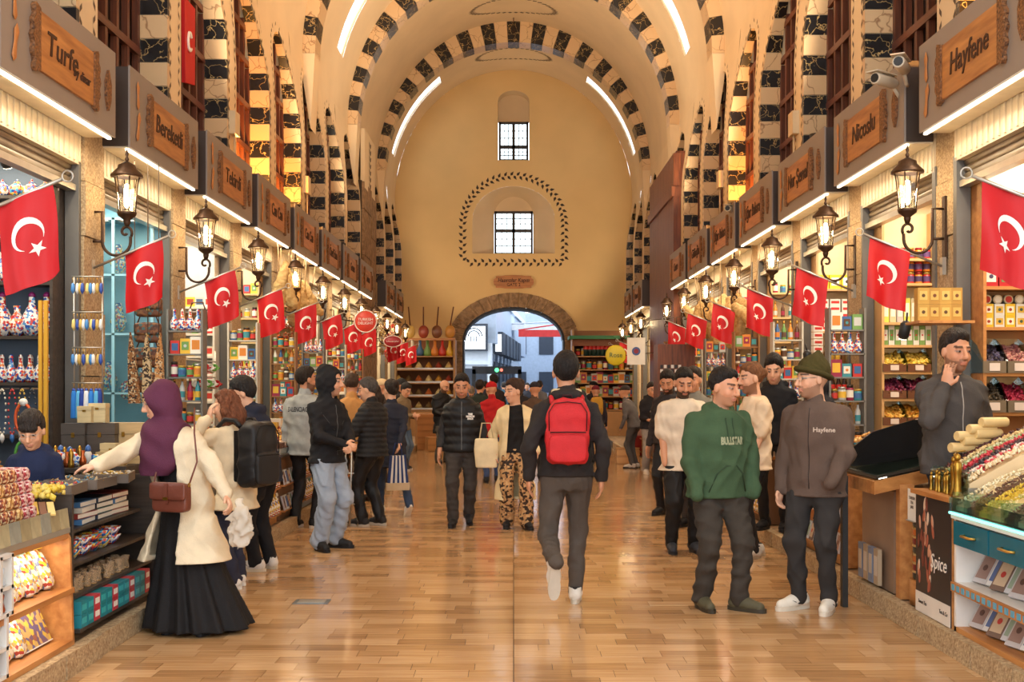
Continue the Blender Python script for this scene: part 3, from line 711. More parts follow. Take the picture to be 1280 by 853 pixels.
# lanterns on scrolled iron brackets
def make_lantern():
    t = empty('wall_lantern')                         # local x out of the wall (bracket root at x=0), origin at lantern base centre height
    X = .30
    MB().box(-.012, .012, -.03, .03, -.18, .32).build('wall_plate', M_IRON, t)
    pts = [(0,0,.22),(.10,0,.22),(.10,0,-.0)]+[(.10+.115*(1-math.cos(a)), 0, -.02-.115*math.sin(a)*1.0) for a in np.linspace(0, PI*.98, 14)]+[(X+.03,0,.02)]
    sp = [(X-.01+.055*math.cos(a)*(1-i/22), 0, .055+.06*math.sin(a)*(1-i/22)) for i, a in enumerate(np.linspace(-.6, 5.6, 18))]
    MB().tube(pts, .013, 6).build('bracket_arm', M_IRON, t); MB().tube([(0,0,-.02),(.10,0,-.02)], .012, 6).build('stay', M_IRON, t)
    MB().tube(sp, .012, 6).build('scroll', M_IRON, t)
    c = (X, 0, 0)
    MB().lathe([(.018,.10),(.03,.14),(.028,.155),(.075,.19),(.082,.215),(.07,.22)], 8, 0, c).build('lantern_base', M_IRON, t)
    gl = MB().lathe([(.068,.22),(.072,.26),(.076,.34),(.086,.43),(.098,.50)], 6, 0, c, smooth=False, cap=False).build('glass_panes', M_LGLASS, t)
    fm = MB()
    for i in range(6):
        a = 2*PI*i/6; fm.tube([(X+r*math.cos(a), r*math.sin(a), z) for r, z in ((.07,.22),(.078,.34),(.088,.43),(.101,.505))], .005, 4)
    fm.build('glazing_bars', M_IRON, t)
    MB().lathe([(.105,.50),(.132,.505),(.13,.52),(.075,.575),(.07,.60),(.04,.615),(.015,.63)], 12, 0, c).build('cap', M_IRON, t)
    MB().lathe([(.008,.625),(.018,.65),(.008,.67),(.014,.69),(.003,.73)], 8, 0, c).build('finial', M_IRON, t)
    MB().lathe([(.004,.25),(.022,.27),(.024,.40),(.018,.44),(.004,.45)], 8, 0, c).build('bulb', M_BULB, t)
    return t
ln0 = make_lantern(); todo = []
for side in (-1, 1):
    for k in range(1, NB):
        if k == 8 and side > 0: continue
        todo.append((side, k, copy_tree(ln0) if todo else ln0))
for side, k, t in todo:
        t.location = (side*(WX-.03), YP(side, k)-.02, 2.80); t.rotation_euler = (0, 0, 0 if side < 0 else PI)
        tag(t, 'bronze wall lantern on the %s pier of the %s-hand shops' % (ORD[k-1], 'left' if side < 0 else 'right'), 'lantern', 'wall lanterns along the passage')
        light('lantern_light', 'POINT', (.30, 0, .36), P_LANTERN, WARM, t, radius=.04)
# flags on slanting poles
def make_flag(side, seed, tw=0.0, w=.34, h=.47):
    t = empty('flag'); r = random.Random(seed)
    e = Vector((.63, 0, .26))
    MB().tube([(0,0,0), e*.5, e], .011, 6).build('pole', M_STEEL, t)
    MB().tube([e+Vector((.03+.03*math.cos(a), 0, .015+.03*math.sin(a))) for a in np.linspace(0, 2*PI, 14)[:-1]], .005, 5, closed=True).build('crescent_finial', M_STEEL, t)
    MB().box(-.02, .01, -.03, .03, -.07, .07).build('pole_socket', M_STEEL, t)
    p0, ph = e*.40, r.uniform(0, 6); d = e.normalized()
    def P(u, v, off=0.0):                     # u along the pole 0..1, v down 0..1
        q = p0+d*(w*u)
        fold = .022*math.sin(2.6*PI*u+ph)*(.25+v)+.012*math.sin(5*u+4*v+ph)
        return (q.x+.10*v*(1 if tw >= 0 else -1)*abs(tw)+.012*math.sin(3*v+ph), q.y+fold*1.3+off, q.z-h*v-.02*v*math.sin(PI*u))
    nu, nv = 14, 16; c = MB()
    vs = [P(i/nu, j/nv, -.0015) for j in range(nv+1) for i in range(nu+1)]+[P(i/nu, j/nv, .0015) for j in range(nv+1) for i in range(nu+1)]
    o = (nu+1)*(nv+1); fs = []
    for j in range(nv):
        for i in range(nu):
            a = j*(nu+1)+i; fs += [(a, a+1, a+nu+2, a+nu+1), (o+a+nu+1, o+a+nu+2, o+a+1, o+a)]
    c.add(vs, fs, 0, True); cloth = c.build('cloth', M_RED, t)
    # crescent and star sewn on both faces
    asp = h/w
    def sew(poly_uv, name):
        for off in (-.0045, .0045):
            MB().add([P(u, v, off) for u, v in poly_uv[0]], poly_uv[1]).build(name, M_WHITE, cloth)
    cu, cv, R = .50, .43, .25
    vs, fs = [], []
    n = 20
    for i in range(n+1):
        a = math.radians(38)+(2*PI-math.radians(76))*i/n; aa = a-PI/2      # opening points down the flag (towards the fly)
        ox, oy = R*math.cos(a), R*math.sin(a); 
        ri = R*.8; ix, iy = R*.24+ri*math.cos(math.radians(48)+(2*PI-math.radians(96))*i/n), ri*math.sin(math.radians(48)+(2*PI-math.radians(96))*i/n)
        # rotate so that local +x (opening) looks to the lower right of the cloth
        ca, sa = math.cos(math.radians(62)), math.sin(math.radians(62))
        f = lambda x, y: (cu+(x*ca-y*sa), cv+(x*sa+y*ca)/asp)
        vs += [f(ox, oy), f(ix, iy)]
    for i in range(n): fs.append((2*i, 2*i+2, 2*i+3, 2*i+1))
    sew((vs, fs), 'crescent')
    ca, sa = math.cos(math.radians(62)), math.sin(math.radians(62)); sx, sy = cu+R*1.12*ca, cv+R*1.12*sa/asp
    vs = [(sx, sy)]; fs = []
    for i in range(10):
        rr = .125 if i % 2 == 0 else .05; a = 2*PI*i/10+.3; vs.append((sx+rr*math.cos(a), sy+rr*math.sin(a)/asp))
    for i in range(10): fs.append((0, 1+i, 1+(i+1) % 10))
    sew((vs, fs), 'star')
    return t
fl_v = [make_flag(-1, 3, .7), make_flag(-1, 8, .3), make_flag(-1, 14, .5)]; used = set()
for side in (-1, 1):
    for k in range(0, NB):
        if k == 8 or (side > 0 and k == 7): continue
        i = (k+(0 if side < 0 else 1)) % 3
        t = clone(fl_v[i], i not in used); used.add(i)
        t.location = (side*(WX-.05), YP(side, k)-.02, 2.56); t.rotation_euler = (0, 0, (0 if side < 0 else PI)+random.uniform(-.08, .08))
        sc = 1.12 if k == 0 else 1.0; t.scale = (sc, sc, sc)
        tag(t, 'red crescent flag on the %s pier of the %s-hand shops' % (ORD[k], 'left' if side < 0 else 'right'), 'flag', 'red flags along the passage')
# gate plaque
pq = MB(); poly = []
for i in range(40):
    a = 2*PI*i/40; r = 1+.05*math.cos(8*a); cx, cz = abs(math.cos(a))**.45*math.copysign(1, math.cos(a)), abs(math.sin(a))**.45*math.copysign(1, math.sin(a))
    poly.append((.60*cx*r, .20*cz*r))
gp = pq.prism(poly, -.09, -.04, lambda u, v, h: (u, YEND+h, 4.83+v)).build('gate_plaque', wood('gate_plaque_wood', srgb(196,130,68), srgb(156,96,46), 2, 0))
tag(gp, 'scalloped wooden plaque naming the gate above its arch', 'plaque')
for s_, z_, sz, w_ in (('Hasırcılar Kapısı', 4.88, .17, .98), ('GATE 2', 4.74, .13, .42)):
    o = put(text_mesh(s_, sz, width=w_, bold=.002, shear=.15 if 'K' in s_ else 0), 'lettering', (0, YEND-.095, z_), (PI/2, 0, 0), gp); o.data.materials.append(M_INK)
# ------------------------------------------------------------------ people: bodies and clothes grown as smooth fields
def axis_(lo, hi, h, fine=()):
    xs = [lo]
    while xs[-1] < hi:
        x = xs[-1]; st = h
        for a, b, f in fine:
            if a-h <= x <= b: st = min(st, f)
        xs.append(x+st)
    return np.array(xs, np.float32)
class Field:
    def __init__(s, lo, hi, h, fine=()):           # fine: list of (centre, radius, step)
        s.ax = [axis_(lo[i], hi[i], h, [(c[i]-r, c[i]+r, f) for c, r, f in fine]) for i in range(3)]
        s.D = np.full([len(a) for a in s.ax], 1.0, np.float32)
    def _sl(s, lo, hi):
        sl = []
        for i in range(3):
            a = max(0, int(np.searchsorted(s.ax[i], lo[i]))-1); b = min(len(s.ax[i]), int(np.searchsorted(s.ax[i], hi[i]))+1)
            if b-a < 1: return None
            sl.append(slice(a, b))
        return tuple(sl)
    def grid(s, sl): return s.ax[0][sl[0]][:, None, None], s.ax[1][sl[1]][None, :, None], s.ax[2][sl[2]][None, None, :]
    def merge(s, sl, d, k, op='u'):
        A = s.D[sl]
        if op == 'u':
            if k > 0:
                h = np.clip(.5+.5*(A-d)/k, 0, 1); s.D[sl] = A+(d-A)*h-k*h*(1-h)
            else: s.D[sl] = np.minimum(A, d)
        elif op == 's':
            if k > 0:
                B = -d; h = np.clip(.5-.5*(A-B)/k, 0, 1); s.D[sl] = A+(B-A)*h+k*h*(1-h)
            else: s.D[sl] = np.maximum(A, -d)
        elif op == 'i': s.D[sl] = np.maximum(A, d)
    def cone(s, a, b, ra, rb, k=.02, op='u', flat=None):
        a, b = np.array(a, float), np.array(b, float); m = max(ra, rb)+k+.04
        sl = s._sl(np.minimum(a, b)-m, np.maximum(a, b)+m)
        if sl is None: return s
        X, Y, Z = s.grid(sl); ab = b-a; L2 = max(1e-9, float(ab@ab))
        t = np.clip(((X-a[0])*ab[0]+(Y-a[1])*ab[1]+(Z-a[2])*ab[2])/L2, 0, 1)
        d = np.sqrt((X-a[0]-t*ab[0])**2+(Y-a[1]-t*ab[1])**2+(Z-a[2]-t*ab[2])**2)-(ra+(rb-ra)*t)
        s.merge(sl, d, k, op); return s
    def chain(s, pts, rs, k=.02):
        for i in range(len(pts)-1): s.cone(pts[i], pts[i+1], rs[i], rs[i+1], k)
        return s
    def ell(s, c, r, R=None, k=.02, op='u'):
        c = np.array(c, float); m = max(r)+k+.04; sl = s._sl(c-m, c+m)
        if sl is None: return s
        X, Y, Z = s.grid(sl); X, Y, Z = X-c[0], Y-c[1], Z-c[2]
        if R is not None: X, Y, Z = R[0,0]*X+R[1,0]*Y+R[2,0]*Z, R[0,1]*X+R[1,1]*Y+R[2,1]*Z, R[0,2]*X+R[1,2]*Y+R[2,2]*Z
        k0 = np.sqrt((X/r[0])**2+(Y/r[1])**2+(Z/r[2])**2); k1 = np.sqrt((X/r[0]**2)**2+(Y/r[1]**2)**2+(Z/r[2]**2)**2)+1e-9
        s.merge(sl, k0*(k0-1)/k1, k, op); return s
    def loft(s, zs, cx, cy, rx, ry, k=.03, fold=None, yaw=0.0):
        zs = np.array(zs, float); m = max(max(rx), max(ry))*1.3+.08
        sl = s._sl((min(cx)-m, min(cy)-m, zs.min()-.03), (max(cx)+m, max(cy)+m, zs.max()+.03))
        if sl is None: return s
        X, Y, Z = s.grid(sl); z1 = np.clip(Z, zs.min(), zs.max()); o = np.argsort(zs)
        f = lambda v: np.interp(z1, zs[o], np.array(v, float)[o])
        CX, CY, RX, RY = f(cx), f(cy), f(rx), f(ry)
        dx, dy = X-CX, Y-CY
        if yaw: c_, s_ = math.cos(yaw), math.sin(yaw); dx, dy = c_*dx+s_*dy, -s_*dx+c_*dy
        if fold is not None:
            th = np.arctan2(dy, dx); q = fold(th, z1); RX, RY = RX*q, RY*q
        d = (np.sqrt((dx/RX)**2+(dy/RY)**2)-1)*np.minimum(RX, RY)
        d = np.maximum(d, np.maximum(Z-zs.max(), zs.min()-Z))
        s.merge(sl, d.astype(np.float32), k); return s
    def wrinkle(s, amp, seed, fr=(24, 60), zf=1.0, hem=None):
        r = np.random.RandomState(seed); X, Y, Z = [a.astype(np.float32) for a in s.ax]
        X, Y, Z = X[:, None, None], Y[None, :, None], Z[None, None, :]
        w = 0
        for i in range(4):
            v = r.normal(size=3); v /= np.linalg.norm(v); v *= r.uniform(*fr); v[2] *= zf
            q = np.sin(v[0]*X+v[1]*Y+v[2]*Z+r.uniform(0, 6)+1.8*np.sin(.45*(v[1]*X+v[2]*Y+v[0]*Z)+i)); w = w+(q if i < 2 else 1.2*(2*np.abs(q)**.8-1))
        if hem is not None: w = w*np.clip((Z-hem-.01)/.05, 0, 1)
        s.D += (amp*.5*w).astype(np.float32); return s
    def scut(s, fn, k):
        X, Y, Z = s.ax; d = fn(X[:, None, None], Y[None, :, None], Z[None, None, :]); h = np.clip(.5-.5*(s.D-d)/k, 0, 1); s.D = (s.D+(d-s.D)*h+k*h*(1-h)).astype(np.float32); return s
    def cut(s, fn): X, Y, Z = s.ax; s.D = np.maximum(s.D, fn(X[:, None, None], Y[None, :, None], Z[None, None, :])).astype(np.float32); return s
    def mesh(s):
        D, (xs, ys, zs) = s.D, s.ax
        D = D.copy(); D[0] = D[-1] = 1; D[:, 0] = D[:, -1] = 1; D[:, :, 0] = D[:, :, -1] = 1
        S = D < 0; n = [d-1 for d in D.shape]
        cnt = np.zeros(n, np.int8)
        for i in (0, 1):
            for j in (0, 1):
                for k in (0, 1): cnt += S[i:n[0]+i, j:n[1]+j, k:n[2]+k]
        act = np.argwhere((cnt > 0) & (cnt < 8)); N = len(act)
        if N == 0: return np.zeros((0, 3)), np.zeros((0, 4), int)
        idx = np.full(n, -1, np.int32); idx[act[:, 0], act[:, 1], act[:, 2]] = np.arange(N)
        acc = np.zeros((N, 3)); w = np.zeros(N); A = (xs, ys, zs)
        for ax in range(3):
            o1, o2 = [a for a in range(3) if a != ax]
            for i in (0, 1):
                for j in (0, 1):
                    p = act.copy(); p[:, o1] += i; p[:, o2] += j; q = p.copy(); q[:, ax] += 1
                    da = D[p[:, 0], p[:, 1], p[:, 2]]; db = D[q[:, 0], q[:, 1], q[:, 2]]
                    m = (da < 0) != (db < 0); t = np.where(m, da/np.where(m, da-db, 1), 0)
                    P = np.stack([A[c][p[:, c]] for c in range(3)], 1).astype(float); P[:, ax] += t*(A[ax][q[:, ax]]-A[ax][p[:, ax]])
                    acc[m] += P[m]; w[m] += 1
        V = acc/w[:, None]; F = []
        for ax in range(3):
            o1, o2 = (ax+1) % 3, (ax+2) % 3
            sa = [slice(None)]*3; sb = [slice(None)]*3; sa[ax] = slice(0, -1); sb[ax] = slice(1, None)
            for b in (o1, o2): sa[b] = slice(1, -1); sb[b] = slice(1, -1)
            a, b = S[tuple(sa)], S[tuple(sb)]
            for m, flip in ((a & ~b, False), (~a & b, True)):
                e = np.argwhere(m)
                if not len(e): continue
                e[:, o1] += 1; e[:, o2] += 1
                c = []
                for d1, d2 in ((-1,-1),(0,-1),(0,0),(-1,0)):
                    g = e.copy(); g[:, o1] += d1; g[:, o2] += d2; c.append(idx[g[:, 0], g[:, 1], g[:, 2]])
                q = np.stack(c, 1); F.append(q[:, ::-1] if flip else q)
        return V, np.concatenate(F)
def np_mesh(name, V, F, mats, cols=None):
    me = bpy.data.meshes.new(name); me.vertices.add(len(V)); me.vertices.foreach_set('co', np.asarray(V, np.float32).ravel())
    F = np.asarray(F, np.int32); me.loops.add(F.size); me.loops.foreach_set('vertex_index', F.ravel())
    me.polygons.add(len(F)); me.polygons.foreach_set('loop_start', np.arange(0, F.size, 4, dtype=np.int32))
    me.polygons.foreach_set('use_smooth', np.ones(len(F), bool)); me.update(calc_edges=True); setm(me, mats)
    if cols is not None:
        at_ = me.color_attributes.new('Col', 'FLOAT_COLOR', 'POINT'); c = np.ones((len(V), 4), np.float32); c[:, :3] = cols; at_.data.foreach_set('color', c.ravel())
    return me
def rotm(yaw=0, pitch=0, roll=0): return np.array((Matrix.Rotation(math.radians(yaw), 3, 'Z') @ Matrix.Rotation(math.radians(pitch), 3, 'X') @ Matrix.Rotation(math.radians(roll), 3, 'Y')))
def ik(a, c, l1, l2, pole):
    a, c, pole = np.array(a, float), np.array(c, float), np.array(pole, float)
    v = c-a; d = np.linalg.norm(v); dd = min(max(d, abs(l1-l2)+.01), l1+l2-.002); u = v/max(d, 1e-6); c = a+u*dd
    x = (l1*l1-l2*l2+dd*dd)/(2*dd); h = math.sqrt(max(0, l1*l1-x*x)); p = pole-u*(pole@u); p /= max(1e-6, np.linalg.norm(p))
    return a+u*x+p*h, c
SKIN = vcol('skin', .5, .35)
SKINC = {'light': srgb(222,170,138), 'mid': srgb(210,152,118), 'tan': srgb(200,142,108), 'boy': srgb(222,166,130)}
CLOTH = {}
def cloth(c, rough=.85, weave=True, name=None, var=.12):
    k = name or 'cloth_%02x%02x%02x' % tuple(int(255*x) for x in c)
    return mat(k, c, rough, var=var, scale=9, bump=.25 if weave else 0, bscale=140, spec=.25)
TOR = [(1.50,.060,.058),(1.465,.072,.066),(1.44,.105,.078),(1.395,.158,.095),(1.30,.188,.118),(1.15,.165,.112),(1.02,.158,.108),(.93,.172,.118),(.84,.160,.108)]
def hand(F, w, d, nrm, lat, curl, s, full=True, grip=0.0):
    w, d, nrm, lat = [np.array(v, float) for v in (w, d, nrm, lat)]
    d /= np.linalg.norm(d); nrm = nrm-d*(nrm@d); nrm /= max(1e-6, np.linalg.norm(nrm)); lat2 = np.cross(d, nrm)
    lat = lat2 if lat2@lat > 0 else -lat2
    R = np.stack([lat, d, nrm], 1)
    F.ell(w+d*.05*s, (.040*s, .056*s, .019*s), R, .012)
    for i, (o, L) in enumerate(((.029,.074),(.010,.083),(-.010,.078),(-.028,.062))):
        p = w+d*.088*s+lat*o*s; a = curl; rr = (.0095 if full else .011)*s
        for j, fr in enumerate((.45,.32,.23)):
            dv = d*math.cos(a)+nrm*math.sin(a)+lat*o*.8*(1-min(1, curl)); q = p+dv*L*fr*s; F.cone(p, q, rr, rr*.9, .004); p = q; rr *= .9; a += curl*.75
    p = w+d*.025*s+lat*.028*s; q = p+(d*.6+lat*.65+nrm*.25)*.042*s; r_ = q+(d*.85+lat*.1+nrm*.45)*.034*s
    F.cone(p, q, .014*s, .0115*s, .008); F.cone(q, r_, .0115*s, .009*s, .004)
SHOE = {}
def shoe_meshes():
    if SHOE: return SHOE
    F = Field((-.08,-.11,-.01), (.08,.23,.16), .009)
    F.cone((0,-.045,.052), (0,.05,.055), .040, .042, .02); F.cone((0,.05,.055), (.004,.15,.038), .042, .036, .03); F.cone((0,-.04,.06), (0,-.025,.105), .042, .045, .02)
    F.cut(lambda X, Y, Z: np.maximum(.016-Z, Z-.112)+0*X+0*Y)
    F.cut(lambda X, Y, Z: .001-(np.sqrt((X/.036)**2+((Y+.03)/.042)**2+((Z-.125)/.045)**2)-1)*.036)
    V, Q = F.mesh(); SHOE['upper'] = (V, Q)
    o = []
    for i in range(24):
        a = 2*PI*i/24; y = .052+.148*math.sin(a); w = .042+.007*math.sin(a)-.008*math.exp(-((y-.03)/.05)**2); o.append((w*math.copysign(abs(math.cos(a))**.75, math.cos(a)), y))
    SHOE['sole'] = MB().prism(o, 0, .03)
    return SHOE
def shoe(parent, pos, yaw, pitch, cu, cs, accent=None, s=1.0):
    S = shoe_meshes(); ku, ks = cloth(cu, .6), cloth(cs, .5, False)
    key = ('m', ku.name)
    if key not in SHOE: SHOE[key] = np_mesh('shoe', *S['upper'], ku)
    o = put(SHOE[key], 'shoe', pos, (math.radians(pitch), 0, math.radians(yaw)), parent, s)
    k2 = ('s', ks.name)
    if k2 not in SHOE: SHOE[k2] = S['sole'].mesh('sole', ks)
    put(SHOE[k2], 'sole', (0,0,0), parent=o)
    lk = ('l', sum(cu) > 1.0)
    if lk not in SHOE:
        m = MB()
        for i in range(4): m.tube([(-.022, .035+.022*i, .094-.011*i), (0, .04+.022*i, .102-.012*i), (.022, .035+.022*i, .094-.011*i)], .004, 5)
        SHOE[lk] = m.mesh('laces', cloth(srgb(120,112,104) if lk[1] else srgb(190,184,174), .8, False))
    put(SHOE[lk], 'laces', parent=o)
    if 'lining' not in SHOE: SHOE['lining'] = MB().lathe([(.001,.098),(.036,.099),(.041,.113),(.037,.116),(.033,.104)], 12, 0, (0,-.028,0)).mesh('collar_lining', cloth(srgb(52,48,46), .9, False))
    put(SHOE['lining'], 'collar_lining', parent=o)
    if accent is not None:
        k3 = ('a', accent)
        if k3 not in SHOE:
            m = MB()
            for s_ in (-1, 1):
                pts = [(-.03,.055),(-.01,.04),(.03,.042),(.085,.072),(.03,.054),(-.012,.062)]
                m.prism(pts, 0, .004, lambda u, v, h: (s_*(.0455+h-.10*max(0, u-.05)), u+.01, v))
            SHOE[k3] = m.mesh('side_stripe', cloth(accent, .6, False))
        put(SHOE[k3], 'side_stripe', parent=o)
    return o
from mathutils.bvhtree import BVHTree
def person(label, loc, face, H=1.75, det=1, skin='mid', build=1.0, lean=(0,0), yawS=0, head=(0,0,0), handR=None, handL=None, poleR=None, poleL=None,
           hR={}, hL={}, footR=None, footL=None, toeR=None, toeL=None, heelR=0, heelL=0, top=None, bottom=None, hair=None, shoes=None, beard=None, z0=0.0, seed=1, extra=None, pelvis=(0,0,0), group=None, glasses=False, brow=srgb(34,22,16)):
    s = H/1.75; S = lambda *v: np.array(v, float)*s
    rz = math.radians(face); c_, s_ = math.cos(rz), math.sin(rz)
    def loc_(v):                                   # ('px',x,y,Y) measured point -> local
        if v is None: return None
        if len(v) == 4:
            w = at(v[1], v[2], v[3]); dx, dy = w.x-loc[0], w.y-loc[1]; return np.array((c_*dx+s_*dy, -s_*dx+c_*dy, w.z-z0))
        return S(*v)
    lx, ly = lean[0]*s, lean[1]*s; pel = S(0,0,.93)+S(*pelvis)
    zs = np.array([t[0] for t in TOR])*s
    def ctr(z):
        t = np.clip((np.asarray(z)-.9*s)/(.6*s), 0, 1.25); return pel[0]*(1-np.clip(t, 0, 1)*.3)+lx*t, pel[1]*(1-np.clip(t, 0, 1)*.3)+ly*t*t*.5+ly*t*.5
    cx, cy = ctr(zs); drop = -.10*abs(lean[1])*s
    ys_ = math.radians(yawS)
    def shoulder(sd):
        x, y = ctr(1.41*s); return np.array((float(x)+sd*.163*s*build*math.cos(ys_), float(y)-.01*s+sd*.163*s*build*math.sin(ys_), 1.365*s+drop))
    shR, shL = shoulder(1), shoulder(-1)
    wR = loc_(handR) if handR is not None else np.array((shR[0]+.09*s, shR[1]+.05*s, .83*s)); wL = loc_(handL) if handL is not None else np.array((shL[0]-.09*s, shL[1]+.05*s, .83*s))
    eR, wR = ik(shR, wR, .285*s, .26*s, poleR or (.45,-1,-.25)); eL, wL = ik(shL, wL, .285*s, .26*s, poleL or (-.45,-1,-.25))
    hipR, hipL = pel+S(.088,0,-.03), pel+S(-.088,0,-.03)
    aR = S(*(footR or (.105,0,0)))+S(0,0,.09); aL = S(*(footL or (-.105,0,0)))+S(0,0,.09)
    kR, aR = ik(hipR, aR, .425*s, .42*s, (.12,1,0)); kL, aL = ik(hipL, aL, .425*s, .42*s, (-.12,1,0))
    nx, ny = ctr(1.47*s); neck = np.array((float(nx), float(ny), 1.46*s+drop)); RH = rotm(*head)
    hs = 1.10*s*(1.0 if H > 1.3 else 1.12)
    hc = neck+np.array((0,.018*s,.055*s))+RH@np.array((0,.012*hs,.10*hs))
    hl = lambda q: hc+RH@(np.array(q, float)*hs)
    fh = (.0066, .0105, .015)[2-det] if det < 3 else .005
    fine = [(hc, .135*s, fh)]
    if det >= 1:
        for w, h_ in ((wR, hR), (wL, hL)):
            if not h_.get('pocket'): fine.append((w, .14*s, .0085 if det >= 2 else .013))
    pts = np.array([hc, shR, shL, wR, wL, aR, aL, eR, eL, pel]); lo, hi = pts.min(0)-.2, pts.max(0)+.2; lo[2] = max(lo[2], -.02)
    B = Field(lo, hi, .03 if det >= 2 else .036, fine)
    # slim body under the clothes
    B.loft(zs, cx, cy, [t[1]*s*build-.022 for t in TOR], [t[2]*s*build-.022 for t in TOR], .03, yaw=0)
    for sh, e, w in ((shR, eR, wR), (shL, eL, wL)): B.cone(sh, e, .046*s, .038*s, .03); B.cone(e, w, .037*s, .026*s, .015)
    lt = 1.0 if bottom else .55
    for h_, k_, a_ in ((hipR, kR, aR), (hipL, kL, aL)): B.cone(h_, k_, .065*s*lt, .045*s*lt, .03); B.cone(k_, a_, .045*s*lt, .032*s*lt, .02)
    B.cone(neck-S(0,0,.05), hl((0,-.015,-.04)), .060*s, .053*s, .025)
    B.ell(hl((0,-.012,.028)), (.076*hs,.096*hs,.094*hs), RH, .02); B.ell(hl((0,.028,-.045)), (.058*hs,.066*hs,.076*hs), RH, .03)
    B.ell(hl((0,.06,-.098)), (.026*hs,.022*hs,.018*hs), RH, .02)
    B.cone(hl((-.034,.078,.03)), hl((.034,.078,.03)), .013*hs, .013*hs, .012)
    for sd in (-1, 1):
        B.ell(hl((sd*.033,.098,.010)), (.018*hs,.012*hs,.010*hs), RH, .006, 's'); B.ell(hl((sd*.033,.079,.009)), (.014*hs,.0125*hs,.010*hs), RH, .003)
        B.ell(hl((sd*.077,-.005,-.005)), (.012*hs,.020*hs,.032*hs), RH, .006); B.ell(hl((sd*.04,.062,-.03)), (.022*hs,.02*hs,.022*hs), RH, .02)
    B.cone(hl((0,.092,.016)), hl((0,.114,-.026)), .009*hs, .014*hs, .010); B.ell(hl((0,.102,-.031)), (.019*hs,.013*hs,.010*hs), RH, .008)
    B.ell(hl((0,.093,-.058)), (.024*hs,.009*hs,.007*hs), RH, .004); B.ell(hl((0,.091,-.070)), (.021*hs,.010*hs,.008*hs), RH, .004)
    for w, e, h_, sd in ((wR, eR, hR, 1), (wL, eL, hL, -1)):
        if h_.get('pocket'): continue
        d = np.array(h_['d'], float) if 'd' in h_ else w-e
        hand(B, w-(w-e)*.04, d, h_.get('n', (-sd, .2, 0)), h_.get('lat', (0,1,.1)), h_.get('curl', .32), s*1.0, det >= 2)
    V, Q = B.mesh()
    sk = np.array(SKINC[skin]); C = np.tile(sk, (len(V), 1)); q = ((V-hc)@RH)/hs
    hd = (np.abs(q[:, 0]) < .1) & (np.abs(q[:, 2]) < .13) & (np.abs(q[:, 1]) < .14)
    C[hd & (q[:, 1] > .03)] *= np.array((1.0,.97,.95))
    ck = hd & (np.hypot(np.abs(q[:, 0])-.042, q[:, 2]+.03) < .025) & (q[:, 1] > .04); C[ck] = C[ck]*.9+np.array(srgb(205,110,90))*.1
    if beard is not None:
        amt, bc = beard; m = hd & (q[:, 1] > -.02) & ((q[:, 2] < -.052+.35*np.maximum(0, .055-q[:, 1])) ) & (q[:, 2] > -.13) & ~((np.abs(q[:, 0]) < .02) & (np.abs(q[:, 2]+.064) < .011))
        m |= hd & (np.abs(q[:, 0]) < .03) & (q[:, 2] < -.040) & (q[:, 2] > -.054) & (q[:, 1] > .06)
        C[m] = C[m]*(1-amt)+np.array(bc)*amt
    lp = hd & (np.abs(q[:, 0]) < .024) & (np.abs(q[:, 2]+.064) < .0105) & (q[:, 1] > .08); C[lp] = C[lp]*.55+np.array(srgb(176,84,78))*.45
    br = hd & (np.abs(q[:, 0]) > .012) & (np.abs(q[:, 0]) < .054) & (np.abs(q[:, 2]-.034) < .0065) & (q[:, 1] > .05); C[br] = C[br]*.15+np.array(brow)*.85
    ey = hd & (((np.abs(q[:, 0])-.033)/.0155)**2+((q[:, 2]-.009)/.0072)**2 < 1) & (q[:, 1] > .06); C[ey] = np.array(srgb(150,128,116))
    ir = hd & (np.hypot(np.abs(q[:, 0])-.033, q[:, 2]-.008) < .0068) & (q[:, 1] > .06); C[ir] = np.array((.012,.008,.006))
    root = bpy.data.objects.new('person', np_mesh('person', V, Q, SKIN, C)); link(root); root.location = (loc[0], loc[1], z0); root.rotation_euler = (0, 0, rz)
    tag(root, label, 'person', group)
    ctx = dict(root=root, s=s, hc=hc, RH=RH, hs=hs, hl=hl, ctr=ctr, pel=pel, sh=(shR, shL), el=(eR, eL), wr=(wR, wL), neck=neck, kn=(kR, kL), an=(aR, aL), drop=drop, det=det, build=build, seed=seed, hip=(hipR, hipL))
    gh = (.0142, .019, .026)[2-min(det, 2)]
    def finish(F, name, m, parent=root):
        V, Q = F.mesh(); o = bpy.data.objects.new(name, np_mesh(name, V, Q, m)); link(o, parent)
        ctx[name] = BVHTree.FromPolygons([tuple(v) for v in V], [tuple(int(i) for i in f) for f in Q]) if det >= 1 else None
        return o
    ctx['finish'] = finish; ctx['gh'] = gh
    # trousers
    if bottom:
        b = dict(r=(.092,.066,.056), c=srgb(40,38,38), top=1.0, cuff=.075); b.update(bottom)
        F = Field(np.minimum(lo, pts.min(0)-.22), hi*1, gh); F.ax[2] = F.ax[2][F.ax[2] < 1.12*s]; F.D = F.D[:, :, :len(F.ax[2])]
        zz = np.array([b['top'],.98,.93,.86,.80])*s; x, y = ctr(zz); F.loft(zz, x, y, np.array([.163,.165,.178,.172,.15])*s*build, np.array([.115,.118,.128,.122,.10])*s*build, .03)
        r0, r1, r2 = [v*s for v in b['r']]
        for h_, k_, a_ in ((hipR, kR, aR), (hipL, kL, aL)):
            u = (a_-k_)/np.linalg.norm(a_-k_); F.cone(h_, k_, r0*build, r1, .035); F.cone(k_, a_-u*b['cuff']*0+u*.0, r1, r2, .03)
        F.wrinkle(b.get('wr', .0045)*1.6*s, seed+3, (20, 55), .9)
        tp = ([top] if isinstance(top, dict) else top or [{}]); hm = max([t.get('hem', .86) for t in tp if not t.get('hollow')] or [.95])
